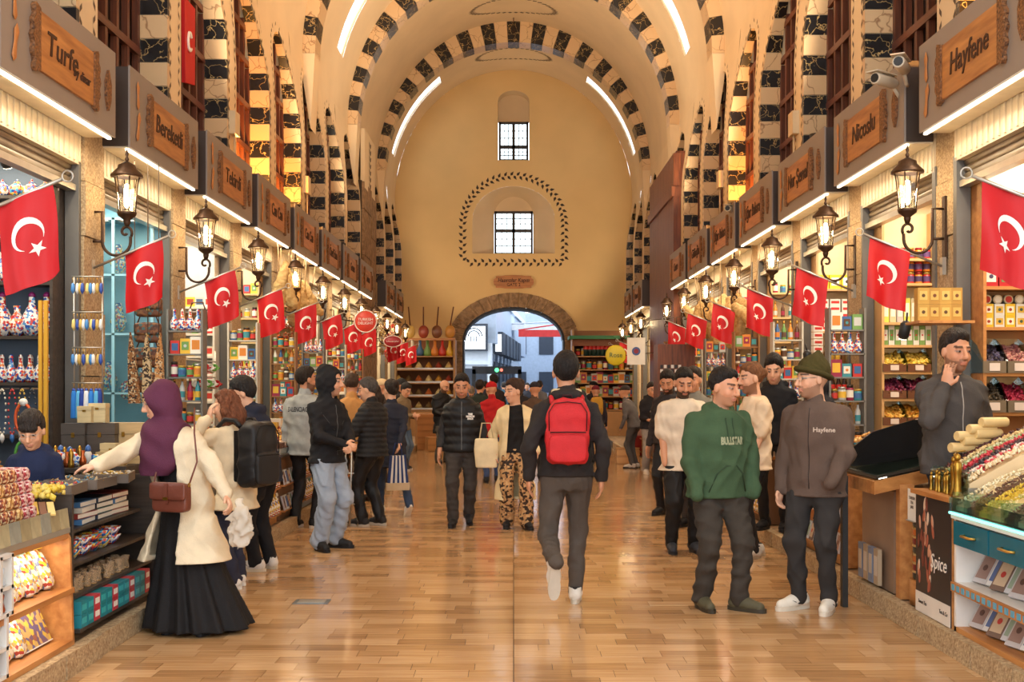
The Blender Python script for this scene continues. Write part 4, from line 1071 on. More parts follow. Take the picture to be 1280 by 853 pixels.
        F.cut(lambda X, Y, Z: Z-(max(hm, .74)+.05)*s+0*X+0*Y)
        finish(F, 'trousers' if not b.get('name') else b['name'], b.get('m') or cloth(b['c'], .9))
    # top garment(s)
    for t in ([top] if isinstance(top, dict) else (top or [])):
        g = dict(c=srgb(40,40,44), th=.018, hem=.86, sl=(.066,.056,.044), sleeve='long', collar=True, name='jacket', wr=.0045, flare=0.0, hollow=False, k=.035, cut=0.0); g.update(t)
        th = g['th']*s; hem = g['hem']*s
        lo2 = pts.min(0)-.26; hi2 = pts.max(0)+.26; lo2[2] = hem-.05; hi2[2] = max(neck[2], shR[2], wR[2], wL[2], eR[2], eL[2])+(.5 if g.get('hood') == 'up' else .16)
        F = Field(lo2, hi2, gh*(1 if not g["hollow"] else .75))
        zz = [z*s for z, _, _ in TOR if z*s > hem+.02 and z < 1.49]; rr = [(a*s*build+th, b_*s*build+th) for z, a, b_ in TOR if z*s > hem+.02 and z < 1.49]
        fl = g['flare']; last = rr[-1]
        r0_ = ((bottom or {}).get('r') or (.092,))[0]*s*build; zz.append(hem); rr.append((max(last[0], .168*s*build+th, .092*s+r0_+.026)+fl*s, max(last[1], .118*s*build+th, r0_+.045)+fl*s*.8))
        zz = np.array(zz); zz = np.where(zz > 1.2*s, zz+drop, zz); x, y = ctr(zz); bel = g.get('belly', 0)*s
        y = y+bel*np.exp(-((zz-1.08*s)/(.14*s))**2)*.5
        F.loft(zz, x, y, [a for a, _ in rr], [b_+bel*math.exp(-((z-1.08*s)/(.14*s))**2) for (a, b_), z in zip(rr, zz)], g['k'], fold=g.get('fold'))
        if g['sleeve'] != 'none':
            g['sl'] = [v*.9 for v in g['sl']]; a0, a1, a2 = [v*s for v in g['sl']]
            for sh, e, w in ((shR, eR, wR), (shL, eL, wL)):
                if g['sleeve'] == 'long': F.cone(sh, e, a0, a1, .04); F.cone(e, w-(w-e)*.06, a1, a2, .02)
                else: F.cone(sh, sh+(e-sh)*.78, a0, a1*1.12, .04)
        if g['collar']: F.cone(neck-S(0,0,.02), neck+S(0,.006,.03), .075*s, .070*s, .02)
        if g.get('hood') == 'down':
            F.ell(neck+S(0,-.075,.0), (.115*s,.075*s,.06*s), rotm(0,-18,0), .03); F.cone(neck+S(-.1,-.02,.01), neck+S(.1,-.02,.01), .035*s, .035*s, .03)
            F.cone(neck+S(-.085,.0,.0), neck+S(-.03,.085,-.035), .03*s, .022*s, .02); F.cone(neck+S(.085,.0,.0), neck+S(.03,.085,-.035), .03*s, .022*s, .02)
        if g.get('hood') == 'up':
            F.ell(hl((0,-.02,.02)), (.104*hs,.125*hs,.128*hs), RH, .03); F.cone(neck, hl((0,-.03,-.04)), .095*s, .10*s, .04); F.ell(hl((0,-.06,.11)), (.05*hs,.06*hs,.04*hs), RH, .05)
            F.ell(hl((0,.13,-.012)), (.062*hs,.115*hs,.098*hs), RH, .012, 's'); F.ell(hl((0,.06,-.10)), (.058*hs,.07*hs,.06*hs), RH, .02, 's')
        if g.get('puff'): 
            pf = g['puff']; F.D -= (.011*s*np.abs(np.sin(PI*F.ax[2]/(pf*s)))).astype(np.float32)[None, None, :]
        F.wrinkle(g['wr']*1.7*s, seed+7, (18, 52), g.get('zf', 1.0), hem)
        if g['hollow']:
            F.D = np.maximum(F.D, -(F.D+.032*s)).astype(np.float32)
            o0 = g['cut']*s; o1 = g.get('cut_low', g['cut'])*s; px_, py_ = ctr(1.2*s)
            def wedge(X, Y, Z):
                t = np.clip((1.45*s-Z)/(1.45*s-hem), 0, 1); wd = o0+(o1-o0)*t
                return np.where(Y > float(py_)+.0*s, wd-np.abs(X-float(px_)-g.get('off', 0)*s), -1.0)
            F.cut(wedge)
        finish(F, g['name'], g.get('m') or cloth(g['c'], g.get('rough', .85), var=g.get('var', .12)))
    # hair and headwear
    if hair:
        h = dict(c=srgb(28,20,16), style='short', vol=.014, top=.008); h.update(hair)
        gh2 = (.0075, .010, .014)[2-min(det, 2)]; low = .52 if h['style'] in ('long', 'shawl') else .24
        F = Field(hc-np.array((.19,.22,low))*s, hc+np.array((.19,.2,.24))*s, gh2); v = h['vol']
        hm = mat('hair_%02x%02x%02x' % tuple(int(255*x) for x in h['c']), tuple(v*1.5+.003 for v in h['c']), .6, c2=tuple(v*.6 for v in h['c']), scale=26, bump=.9, bscale=60, stretch=(2.2,1,.5), spec=.3)
        n0 = RH@np.array((0,.138,-.105)); n0 /= np.linalg.norm(n0); p0 = hl((0,.070,.094))
        if h['style'] in ('short', 'bun', 'long', 'tail', 'fringe'):
            F.ell(hl((0,-.016,.040)), ((.0785+v*.45)*hs,(.099+v*.6)*hs,(.090+v+h['top']*.5)*hs), RH, .01)
            if h['top']: F.ell(hl((0,.02,.09)), (.06*hs,.075*hs,(.03+h['top'])*hs), RH, .03)
            F.wrinkle(.0022*s, seed+11, (70, 130))
            F.scut(lambda X, Y, Z: ((X-p0[0])*n0[0]+(Y-p0[1])*n0[1]+(Z-p0[2])*n0[2])-.016*s+.005*s*np.sin(75*X+3*seed)+.004*s*np.sin(140*X+50*Y), .05*s)
            p1 = hl((0,0,-.085)); n1 = RH@np.array((0,0,-1.0)); F.scut(lambda X, Y, Z: ((X-p1[0])*n1[0]+(Y-p1[1])*n1[1]+(Z-p1[2])*n1[2]), .02*s)
            if h['style'] == 'fringe': F.ell(hl((0,.075,.055)), (.066*hs,.028*hs,.032*hs), RH, .02)
            if h['style'] == 'bun': F.ell(hl((0,-.10,.085) if not h.get('low') else (0,-.115,.02)), (.045*hs,)*3, RH, .015)
            if h['style'] == 'tail': F.ell(hl((0,-.115,.035)), (.034*hs,.04*hs,.04*hs), RH, .015)
            if h['style'] == 'long':
                L_ = h.get('len', .28)
                for sd in (-1, 1): F.chain([hl((sd*.06,-.03,.02)), hl((sd*.078,-.035,-.07)), hl((sd*.07,-.03,-.07-L_*.5)), hl((sd*.06,-.02,-.05-L_))], [.045*s,.048*s,.045*s,.02*s], .03)
                F.chain([hl((0,-.07,.0)), hl((0,-.09,-.1)), hl((0,-.08,-.08-L_*.6)), hl((0,-.07,-.05-L_))], [.07*s,.075*s,.06*s,.03*s], .04); F.wrinkle(.006*s, seed+12, (60, 120), .25)
            finish(F, 'hair', hm)
        elif h['style'] == 'beanie':
            F.ell(hl((0,-.014,.045)), (.092*hs,.112*hs,.112*hs), RH, .01); F.cone(hl((0,-.03,.10)), hl((0,-.055,.165)), .05*hs, .018*hs, .05); F.wrinkle(.003*s, seed, (60, 110))
            n1 = RH@np.array((0,.08,-.22)); n1 /= np.linalg.norm(n1); p1 = hl((0,.095,.052)); F.cut(lambda X, Y, Z: ((X-p1[0])*n1[0]+(Y-p1[1])*n1[1]+(Z-p1[2])*n1[2])-.0)
            o = finish(F, 'beanie', cloth(h['c'], .95))
            m = MB(); pt = []
            for i in range(28):
                a = 2*PI*i/28; q0 = np.array((.094*math.cos(a), -.012+.114*math.sin(a), 0)); z_ = .075+ (q0[1]-.095)*.364; pt.append(hl((q0[0], q0[1], z_)))
            m.tube(pt, .017*s, 8, closed=True); m.build('folded_brim', cloth(h['c'], .95), o)
        elif h['style'] == 'cap':
            F.ell(hl((0,-.012,.05)), (.088*hs,.106*hs,.085*hs), RH, .01); F.ell(hl((0,.11,.05)), (.06*hs,.06*hs,.012*hs), RH, .02)
            p1 = hl((0,0,.035)); n1 = RH@np.array((0,0,-1.0)); F.cut(lambda X, Y, Z: ((X-p1[0])*n1[0]+(Y-p1[1])*n1[1]+(Z-p1[2])*n1[2]))
            finish(F, 'cap', cloth(h['c'], .9))
        elif h['style'] in ('hijab', 'shawl'):
            F.ell(hl((0,-.02,.02)), (.096*hs,.118*hs,.122*hs), RH, .02); F.cone(neck+S(0,-.01,-.0), hl((0,-.02,-.03)), .10*s, .098*s, .05)
            F.ell(neck+S(0,.02,-.06), (.19*s,.15*s,.12*s), None, .05)
            if h['style'] == 'shawl': F.ell(neck+S(.01,.085,-.19), (.155*s,.10*s,.17*s), None, .05); F.ell(neck+S(.03,.115,-.30), (.11*s,.07*s,.11*s), None, .05)
            F.D += (.007*s*np.sin(38*F.ax[2][None, None, :]-22*np.abs(F.ax[0][:, None, None]-.02)+9*F.ax[1][None, :, None])).astype(np.float32)
            F.ell(hl((0,.125,-.015)), (.060*hs,.10*hs,.088*hs), RH, .012, 's')
            finish(F, 'headscarf', cloth(h['c'], .8))
    if shoes:
        h = dict(c=srgb(30,30,32), sole=srgb(40,38,38), accent=None); h.update(shoes)
        for a_, toe, heel, dfl in ((aR, toeR, heelR, -6), (aL, toeL, heelL, 6)):
            shoe(root, Vector(a_)+Vector((0,0,-.09*s)) if not heel else Vector(a_)+Vector((0,0,-.075*s)), dfl if toe is None else toe, -heel, h['c'], h['sole'], h['accent'], s*1.02)
    if glasses:
        m = MB()
        for sd in (-1, 1): m.tube([hl((sd*.034+.021*math.cos(a), .104, .008+.017*math.sin(a))) for a in np.linspace(0, 2*PI, 13)[:-1]], .0018*s, 4, closed=True); m.tube([hl((sd*.055,.102,.012)), hl((sd*.078,.0,.010))], .0018*s, 4)
        m.tube([hl((-.013,.106,.010)), hl((.013,.106,.010))], .0018*s, 4); m.build('glasses', M_STEEL, root)
    if extra: extra(ctx)
    return ctx
def strip(ctx, garment, pts, r, m, name, back=False, flat=False, parent=None):     # a seam, zip or cord lying on a garment; pts in local (x,z)
    b = ctx[garment]
    if b is None: return
    sgn = -1 if back else 1; out = []
    for x, z in pts:
        hit = b.ray_cast(Vector((x, sgn*1.0, z)), Vector((0, -sgn, 0)))
        if hit[0] is not None: out.append(hit[0]+Vector((0, sgn*.001, 0)))
    if len(out) > 1: MB().tube(out, r, 5).build(name, m, parent or ctx['root'])
def print_on(ctx, garment, txt, size, x, z, m, name='lettering', back=False, width=None, bold=0.0):
    b = ctx[garment]; me = text_mesh(txt, size, depth=0, width=width, bold=bold) if isinstance(txt, str) else txt; sgn = -1 if back else 1
    for v in me.vertices:
        X = x+(-v.co.x if not back else v.co.x)*1.0; Z = z+v.co.y
        hit = b.ray_cast(Vector((X, sgn*1.0, Z)), Vector((0, -sgn, 0)))
        y = hit[0].y if hit[0] is not None else 0
        v.co = (X, y+sgn*.004, Z)
    me.materials.append(m); return put(me, name, parent=ctx['root'])
# ------------------------------------------------------------------ who stands where
BLK = srgb(34,32,33); NVY = srgb(38,42,56); DGR = srgb(66,60,56)
def rbox(w, d, h, r, n=5.0, res=.012):                 # soft-cornered bag body around the origin (base at z=0)
    F = Field((-w/2-.03,-d/2-.03,-.03), (w/2+.03,d/2+.03,h+.03), res)
    F.D = ((np.abs(F.ax[0][:, None, None]/(w/2))**n+np.abs(F.ax[1][None, :, None]/(d/2))**n+np.abs((F.ax[2][None, None, :]-h/2)/(h/2))**n)**(1/n)-1).astype(np.float32)*min(w, d)/2
    return F
def on_person(ctx, name, local, label, cat, rz=0.0, group=None):
    r = ctx['root']; M = Matrix.Translation(r.location) @ Matrix.Rotation(r.rotation_euler.z, 4, 'Z'); p = M @ Vector(local)
    return empty(name, p, r.rotation_euler.z+rz, label, cat, group)
def backpack(ctx, label, w, d, h, z, c, cs, pocket=.42, off=(0,0), tilt=0.0):
    s = ctx['s']; x, y = ctx['ctr'](1.2*s); t = on_person(ctx, 'backpack', (float(x)+off[0], float(y)-.125*s-d/2+off[1], z), label, 'backpack')
    m, m2 = cloth(c, .6), cloth(cs, .6)
    V, Q = rbox(w, d, h, .05).wrinkle(.004, 5, (20, 45)).mesh(); o = bpy.data.objects.new('bag_body', np_mesh('bag_body', V, Q, m)); link(o, t)
    V, Q = rbox(w*.86, d*.25, h*pocket, .04, 5).mesh(); V[:, 1] -= d/2; V[:, 2] += h*.05; o = bpy.data.objects.new('front_pocket', np_mesh('front_pocket', V, Q, m)); link(o, t)
    yb = -d/2-.006; MB().tube([(-w*.42, yb, h*.52), (-w*.43, yb, h*.8), (-w*.3, yb+.01, h*.93), (0, yb+.012, h*.955), (w*.3, yb+.01, h*.93), (w*.43, yb, h*.8), (w*.42, yb, h*.52)], .004, 5).build('zipper', m2, t)
    MB().tube([(-w*.4, yb-.012, h*.5), (0, yb-.016, h*.505), (w*.4, yb-.012, h*.5)], .005, 5).build('seam', m2, t)
    for sd in (-1, 1):
        px_ = sd*w*.34; MB().tube([(px_, d/2-.02, h*.93), (px_*1.02, d/2+.03, h*1.02), (px_*1.05, d/2+.13, h*1.03), (px_*1.1, d/2+.235, h*.86), (px_*1.15, d/2+.25, h*.55)], [.018,.02,.02,.018,.012], 6).build('strap', m, t)
    MB().tube([(-.04, d/2-.02, h*.97), (-.03, d/2-.02, h*1.05), (.03, d/2-.02, h*1.05), (.04, d/2-.02, h*.97)], .008, 6).build('handle', m2, t)
    MB().box(-w/2+.03, w/2-.03, d/2-.03, d/2+.03, .05, h-.07).build('back_panel', m2, t)
    return t
# --- man with the red backpack
def ex(c):
    s = c['s']; F = Field(c['neck']-.22, c['neck']+.22, .011); n = c['neck']      # cream fleece lining of the hood
    F.cone(n+np.array((-.085,-.045,.03))*s, n+np.array((.085,-.045,.03))*s, .024*s, .024*s, .02); c['finish'](F, 'hood_lining', cloth(srgb(214,190,150), .95))
    F = Field(np.array((-.3,-.3,.85))*s, np.array((.3,.3,1.05))*s, .0125); x, y = c['ctr'](.93*s); F.loft([.965*s,.9*s], [float(x)]*2, [float(y)]*2, [.174*s,.178*s], [.122*s,.125*s], 0); c['finish'](F, 'shirt_hem', cloth(srgb(200,172,128), .9))
bp = person('man seen from behind walking away in black jacket under a red backpack', (.385, 8.5), 0, 1.83, 2, 'tan', handR=('px',752,600,8.45), handL=('px',661,598,8.45), footR=(.07,.10,0), footL=(-.09,-.36,.26), heelL=72, pelvis=(0,0,-.005),
    top=dict(c=srgb(46,40,38), hem=.90, hood='down', th=.024, sl=(.074,.064,.05)), bottom=dict(c=srgb(84,74,66), r=(.096,.068,.056)), hair=dict(c=srgb(26,20,18), vol=.016, top=.006), shoes=dict(c=srgb(222,214,202), sole=srgb(205,196,180)), seed=21, extra=ex)
backpack(bp, 'bright red backpack with black seams on the walking man', .315, .15, .475, 1.035, srgb(196,40,44), srgb(60,22,24))
# --- woman in plum headscarf and black abaya
def ex(c):
    s = c['s']; F = Field((-.75,-.75,-.0), (.75,.75,1.5), .0155)
    zz = np.array([1.42,1.3,1.1,.95,.7,.35,.03])*s; x, y = c['ctr'](zz); lowx = np.array([0,0,0,0,.0,-.04,-.085]); lowy = np.array([0,0,0,0,.0,-.01,-.02])
    F.loft(zz, x+lowx, y+lowy, np.array([.11,.16,.145,.155,.185,.28,.385])*s, np.array([.08,.105,.10,.11,.135,.21,.31])*s, .02, fold=lambda th, z: 1+(.075*np.sin(13*th+1.2*np.sin(3*th))+.03*np.sin(23*th))*np.clip((1.0-z)/.7, 0, 1))
    c['finish'](F, 'abaya', cloth(srgb(26,23,23), .75))
hw = person('woman in plum headscarf, cream cardigan and long black abaya reaching into the stall', (-2.16, 7.62), 166, 1.62, 2, 'light', handR=('px',100,594,7.1), handL=('px',292,637,7.35), poleL=(-.8,-.6,-.3), hR=dict(d=(.9,.3,-.1), n=(0,-.2,-1), lat=(0,1,.2), curl=.35), hL=dict(curl=.7), head=(-62,-14,0), lean=(.12,.04),
    footR=(.03,0,0), footL=(-.2,0,0), hair=dict(style='shawl', c=srgb(92,44,66)), top=[dict(c=srgb(226,208,176), hem=.50, th=.055, sl=(.088,.074,.056), hollow=True, cut=.06, cut_low=.13, name='cardigan', flare=.12, collar=False, wr=.005, zf=.4)], shoes=dict(c=BLK), seed=5, extra=ex, glasses=True)
t = on_person(hw, 'crossbody_bag', (-.05, .25, .80), 'brown leather crossbody bag with a strap flap on the black abaya', 'bag', -.12)
lm = mat('brown_leather', srgb(112,58,42), .4, var=.15, scale=12, bump=.1); V, Q = rbox(.265, .075, .185, .02, 7, .009).mesh(); o = bpy.data.objects.new('bag_body', np_mesh('bag_body', V, Q, lm)); link(o, t)
V, Q = rbox(.27, .03, .115, .02, 8, .009).mesh(); V[:, 1] += .04; V[:, 2] += .078; o = bpy.data.objects.new('flap', np_mesh('flap', V, Q, lm)); link(o, t)
MB().box(-.012, .012, .05, .062, .06, .185).build('flap_tab', lm, t); MB().box(-.016, .016, .058, .068, .082, .1).build('buckle', M_BRASS, t)
for sd in (-1, 1): MB().tube([(sd*.135+.008*math.cos(a), 0, .175+.012*math.sin(a)) for a in np.linspace(0, 2*PI, 9)[:-1]], .004, 5, closed=True).build('ring', M_BRASS, t)
MB().tube([(-.135,0,.18), (-.15,-.06,.32), (-.10,-.10,.50), (-.05,-.17,.66)], .006, 5).build('strap', lm, t); MB().tube([(.135,0,.18), (.16,-.07,.30), (.17,-.14,.46), (.12,-.2,.64)], .006, 5).build('strap', lm, t)
F = Field((-.16,-.12,-.02), (.16,.12,.34), .012); F.loft([.30,.26,.18,.06,.0], [0,0,.01,.0,0], [0]*5, [.015,.045,.075,.08,.06], [.015,.03,.045,.05,.04], 0); F.wrinkle(.012, 4, (40, 80))
V, Q = F.mesh(); p = at(300, 680, 7.3); o = bpy.data.objects.new('plastic_bag', np_mesh('plastic_bag', V, Q, film('plastic_film', srgb(226,212,192), .5))); link(o); o.location = (p.x, p.y, p.z-.02); tag(o, 'crumpled translucent carrier bag hanging from the headscarfed woman\'s hand', 'bag')
# --- couple behind her
g1 = person('brown-haired woman in beige shirt jacket raising a hand to her head', (-2.22, 9.25), 62, 1.56, 2, 'light', handL=('px',262,522,9.0), poleL=(-1,.6,-.6), hL=dict(d=(.2,-.1,1), n=(.6,-.3,0), curl=.5), handR=(.2,.34,.95), lean=(0,.06), head=(14,-14,8), footR=(.09,.05,0), footL=(-.09,-.05,0),
    top=dict(c=srgb(222,200,164), hem=.70, th=.045, sl=(.08,.072,.055), flare=.04, name='shirt_jacket', wr=.007, zf=.5, rough=.7), bottom=dict(c=srgb(44,44,58), r=(.095,.08,.085)), hair=dict(style='long', c=srgb(104,58,34), len=.17), shoes=dict(c=srgb(220,212,200), sole=srgb(220,212,200)), seed=31)
backpack(g1, 'large black rucksack on the back of the woman in beige', .31, .20, .52, .80, srgb(40,37,34), srgb(22,20,19), .5, off=(0,-.035))
person('dark-haired young man in navy jacket bending over the stall beside the woman in beige', (-2.16, 10.1), 78, 1.68, 2, 'light', lean=(0,.16), head=(20,-20,0), handR=(.22,.30,.92), handL=(-.2,.35,.95), footR=(.1,.0,0), footL=(-.1,.05,0), toeR=-25,
    top=dict(c=srgb(38,42,58), hem=.80, hood='down', th=.03, sl=(.08,.07,.052)), bottom=dict(c=srgb(30,28,30), r=(.105,.085,.068)), hair=dict(c=srgb(30,24,22), vol=.022, top=.012, style='fringe'), shoes=dict(c=srgb(214,206,196), sole=srgb(206,186,158), accent=srgb(30,28,28)), seed=32)
# --- boy behind the stall
person('boy with glasses in navy hooded top behind the left-hand stall', (-3.02, 7.32), 195, 1.30, 2, 'boy', z0=.12, head=(-8,-24,0), lean=(0,.05), handR=(.15,.3,1.05), handL=(-.15,.3,1.05), top=dict(c=srgb(36,44,72), hood='down', th=.03, name='hooded_top'), bottom=dict(c=BLK), hair=dict(style='fringe', c=srgb(42,32,26), vol=.022), shoes=dict(c=BLK), seed=33, glasses=True)
# --- standing group on the left
def ex(c):
    s = c['s']
    for x0, x1 in ((-.17,-.03), (.17,.03)): strip(c, 'jacket', [(x0*s, 1.33*s), ((x0+x1)/2*s, 1.24*s), (x1*s, 1.16*s)], .003, cloth(srgb(70,68,68), .8, False), 'seam')
    strip(c, 'jacket', [(0, z*s) for z in np.linspace(.92, 1.40, 14)], .004, cloth(srgb(90,88,86), .5, False), 'zip')
person('man with black hood up, black jacket and pale blue jeans', (-1.83, 11.4), 232, 1.77, 2, 'light', head=(28,-4,0), handR=(.03,.28,1.02), handL=(-.02,.29,1.00), hR=dict(d=(-.5,.6,-.2), curl=.9, n=(-.3,-1,0)), hL=dict(d=(.5,.6,-.2), curl=.9, n=(.3,-1,0)), poleR=(1,-.5,-.5), poleL=(-1,-.5,-.5), footR=(.13,.03,0), footL=(-.12,-.02,0), toeR=-18, toeL=22,
    top=dict(c=srgb(34,33,35), hood='up', hem=.84, th=.026, sl=(.078,.066,.05)), bottom=dict(c=srgb(152,162,176), r=(.106,.09,.086), wr=.006), hair=None, shoes=dict(c=srgb(36,35,36), sole=srgb(30,29,30)), seed=34, extra=ex, beard=(.35, srgb(60,40,30)))
def ex(c): print_on(c, 'denim_jacket', 'BALENCIAGA', .075, 0, 1.30*c['s'], cloth(srgb(60,60,64), .8, False), back=True, width=.29, bold=.002)
person('man in washed grey denim jacket with lettering across the back', (-2.36, 13.1), -18, 1.80, 2, 'tan', head=(-38,0,0), handR=(.2,.25,1.0), footR=(.1,.05,0), footL=(-.1,-.04,0), top=dict(c=srgb(164,168,166), hem=.80, th=.036, sl=(.08,.07,.054), name='denim_jacket', var=.2), bottom=dict(c=srgb(34,31,31), r=(.095,.068,.058)), hair=dict(c=srgb(38,28,22), vol=.013), beard=(.7, srgb(50,34,26)), shoes=dict(c=BLK, sole=srgb(200,196,190)), seed=35, extra=ex)
person('man in tan jacket seen from behind beside the hooded man', (-2.0, 14.3), 8, 1.74, 1, 'tan', head=(-6,-14,0), handR=(.12,.3,1.05), handL=(-.12,.3,1.05), top=dict(c=srgb(196,142,84), hem=.80, th=.03), bottom=dict(c=DGR), hair=dict(c=srgb(60,42,30), vol=.010), shoes=dict(c=BLK), seed=36)
person('grey-haired man in black quilted puffer jacket looking at his phone', (-1.62, 13.3), 66, 1.68, 2, 'light', head=(14,-12,0), handL=(-.1,.30,1.14), handR=(.08,.30,1.12), poleL=(-1,-.3,-1), hL=dict(curl=.8, d=(.3,.8,.4), n=(1,0,0)), footR=(.1,-.05,0), footL=(-.1,.08,0), toeR=-10, build=1.1,
    top=dict(c=srgb(36,35,37), puff=.062, hem=.84, th=.030, sl=(.084,.074,.056), name='puffer_jacket', rough=.5, wr=.002), bottom=dict(c=srgb(30,29,31), r=(.108,.082,.07)), hair=dict(c=srgb(72,66,62), vol=.014), shoes=dict(c=srgb(44,42,42), sole=srgb(178,168,152)), seed=37)
ph = empty('smartphone', at(438, 543, 13.22), 1.1, 'dark smartphone held by the man in the puffer jacket', 'phone'); MB().box(-.037, .037, -.005, .005, -.07, .07).build('case', M_BLACK, ph); MB().box(-.033, .033, -.0065, -.005, -.065, .065).build('screen', emit('phone_screen', (.6,.7,.9), .6), ph)
person('woman in dark coat walking behind the man in the puffer jacket', (-1.52, 14.5), 30, 1.66, 1, 'light', head=(10,0,0), handR=('px',497,583,14.05), footL=(-.08,.2,0), footR=(.08,-.38,.06), heelR=40, top=dict(c=srgb(46,48,60), hem=.62, th=.03, flare=.03, name='coat'), bottom=dict(c=srgb(58,72,96)), hair=dict(style='bun', c=srgb(40,30,26)), shoes=dict(c=srgb(232,226,214), sole=srgb(226,214,196)), seed=38)
# striped shopping bag
t = empty('shopping_bag', at(497, 611, 14.05), .3, 'blue and white striped shopping bag beside the man in the puffer jacket', 'bag')
for i in range(9): MB().prism([(-.13+i*.029, 0), (-.13+(i+1)*.029, 0), (-.09+(i+1)*.02, .40), (-.09+i*.02, .40)], -.035, .035, lambda u, v, h: (u, h, v)).build('stripe', cloth(srgb(44,62,110) if i % 2 == 0 else srgb(226,218,204), .8), t)
MB().tube([(-.06,0,.39), (-.03,0,.55), (.03,0,.55), (.06,0,.39)], .007, 5).build('handle', cloth(srgb(44,62,110), .8), t)
MB().box(-.14, .14, -.04, .04, -.02, .07).build('base_band', cloth(srgb(206,178,140), .8), t)
# folded aluminium trolley
t = empty('trolley', at(437, 658, 13.2), .2, 'folded aluminium trolley standing behind the hooded man', 'trolley')
for x in (-.07, .0, .09): MB().tube([(x,0,.0), (x+.03,.0,1.0)], .013, 6).build('rail', M_STEEL, t)
for z in (.25,.6,.97): MB().tube([(-.07+.03*z,0,z), (.09+.03*z,0,z)], .01, 6).build('crossbar', M_STEEL, t)
for x in (-.07,.09): MB().lathe([(.045,-.015),(.045,.015)], 12, 0, (x,0.03,.045), 'x').build('wheel', M_BLACK, t)
person('young man in khaki overshirt reading his phone by the far left stalls', (-2.12, 22.2), 235, 1.66, 1, 'light', head=(0,-28,0), handR=(.05,.3,1.1), handL=(-.05,.28,1.05), footR=(.1,.08,0), footL=(-.1,-.05,0), top=dict(c=srgb(130,112,86), hem=.8), bottom=dict(c=srgb(92,112,136), r=(.1,.085,.08)), hair=dict(c=BLK, vol=.02), shoes=dict(c=srgb(60,56,56), sole=srgb(200,196,190)), seed=39)
person('stallholder in black shirt by the far left stalls', (-2.35, 23.6), 265, 1.74, 1, 'tan', head=(0,-20,0), top=dict(c=BLK, sleeve='short', name='shirt'), bottom=dict(c=BLK), hair=dict(c=BLK), shoes=dict(c=BLK), seed=40)
person('bald bearded man in long black jacket near the gate', (-1.5, 24.3), 215, 1.73, 1, 'light', head=(20,-24,0), handR=(.1,.25,1.0), handL=(-.1,.25,1.0), top=dict(c=srgb(30,29,31), hem=.62, th=.03, sl=(.08,.07,.056)), bottom=dict(c=srgb(92,88,80), r=(.1,.08,.075)), beard=(.85, srgb(40,28,24)), shoes=dict(c=srgb(90,84,78)), seed=41)
# --- man in the padded vest and woman in the cream coat
def ex(c):
    s = c['s']; strip(c, 'padded_vest', [(0, z*s) for z in np.linspace(.86, 1.44, 16)], .004, cloth(srgb(120,118,116), .5, False), 'zip'); print_on(c, 'padded_vest', 'THE\nNORTH\nFACE', .026, -.10*s, 1.27*s, cloth(srgb(235,232,226), .7, False), 'logo', bold=.003)
person('dark-haired man in black padded vest walking towards the viewer', (-.59, 13.3), 180, 1.73, 2, 'tan', head=(0,-16,0), handR=(.26,.05,.84), handL=(-.24,.10,.86), hL=dict(curl=.8), footR=(.10,.10,0), footL=(-.07,-.18,.03), heelL=16, build=1.05,
    top=[dict(c=srgb(44,42,42), hem=.95, th=.012, sl=(.066,.058,.044), name='jersey'), dict(c=srgb(30,29,31), hem=.86, th=.034, sleeve='none', puff=.095, name='padded_vest', rough=.55, wr=.002)], bottom=dict(c=srgb(66,60,56), r=(.1,.076,.068)), hair=dict(c=srgb(30,26,26), vol=.010), shoes=dict(c=BLK), seed=42, extra=ex, beard=(.25, srgb(60,50,46)))
LEO = pattern('leopard_print', [srgb(190,146,96), srgb(44,28,18), srgb(172,126,80), srgb(60,40,26), srgb(196,156,106)], 42, .8)
person('woman in long cream coat and leopard print trousers looking aside', (.02, 13.1), 184, 1.66, 2, 'light', head=(-58,-6,0), handR=(.25,.03,.90), handL=(-.25,.05,.90), footR=(.10,-.02,0), footL=(-.12,.1,0), toeL=16,
    top=[dict(c=srgb(26,24,26), hem=.9, th=.008, sl=(.05,.045,.038), collar=False, name='vest_top'), dict(c=srgb(232,208,160), hem=.34, th=.036, sl=(.074,.064,.052), hollow=True, cut=.075, cut_low=.15, flare=.035, name='coat', wr=.004, zf=.4, collar=False)], bottom=dict(m=LEO, r=(.098,.086,.094)), hair=dict(style='bun', c=srgb(58,36,26), vol=.018), shoes=dict(c=BLK), seed=43)
F = Field((-.2,-.1,-.02), (.2,.1,.36), .013); F.loft([.33,.2,.0], [0]*3, [0]*3, [.13,.14,.12], [.03,.06,.05], 0); V, Q = F.mesh(); p = at(608, 585, 13.0); t = empty('tote_bag', (p.x, p.y, p.z), 0, 'cream tote bag on the arm of the woman in leopard print trousers', 'bag')
o = bpy.data.objects.new('bag_body', np_mesh('bag_body', V, Q, cloth(srgb(226,206,166), .8))); link(o, t); MB().tube([(-.08,0,.31), (-.05,0,.5), (.05,0,.5), (.08,0,.31)], .008, 5).build('handle', cloth(srgb(206,186,146), .8), t)
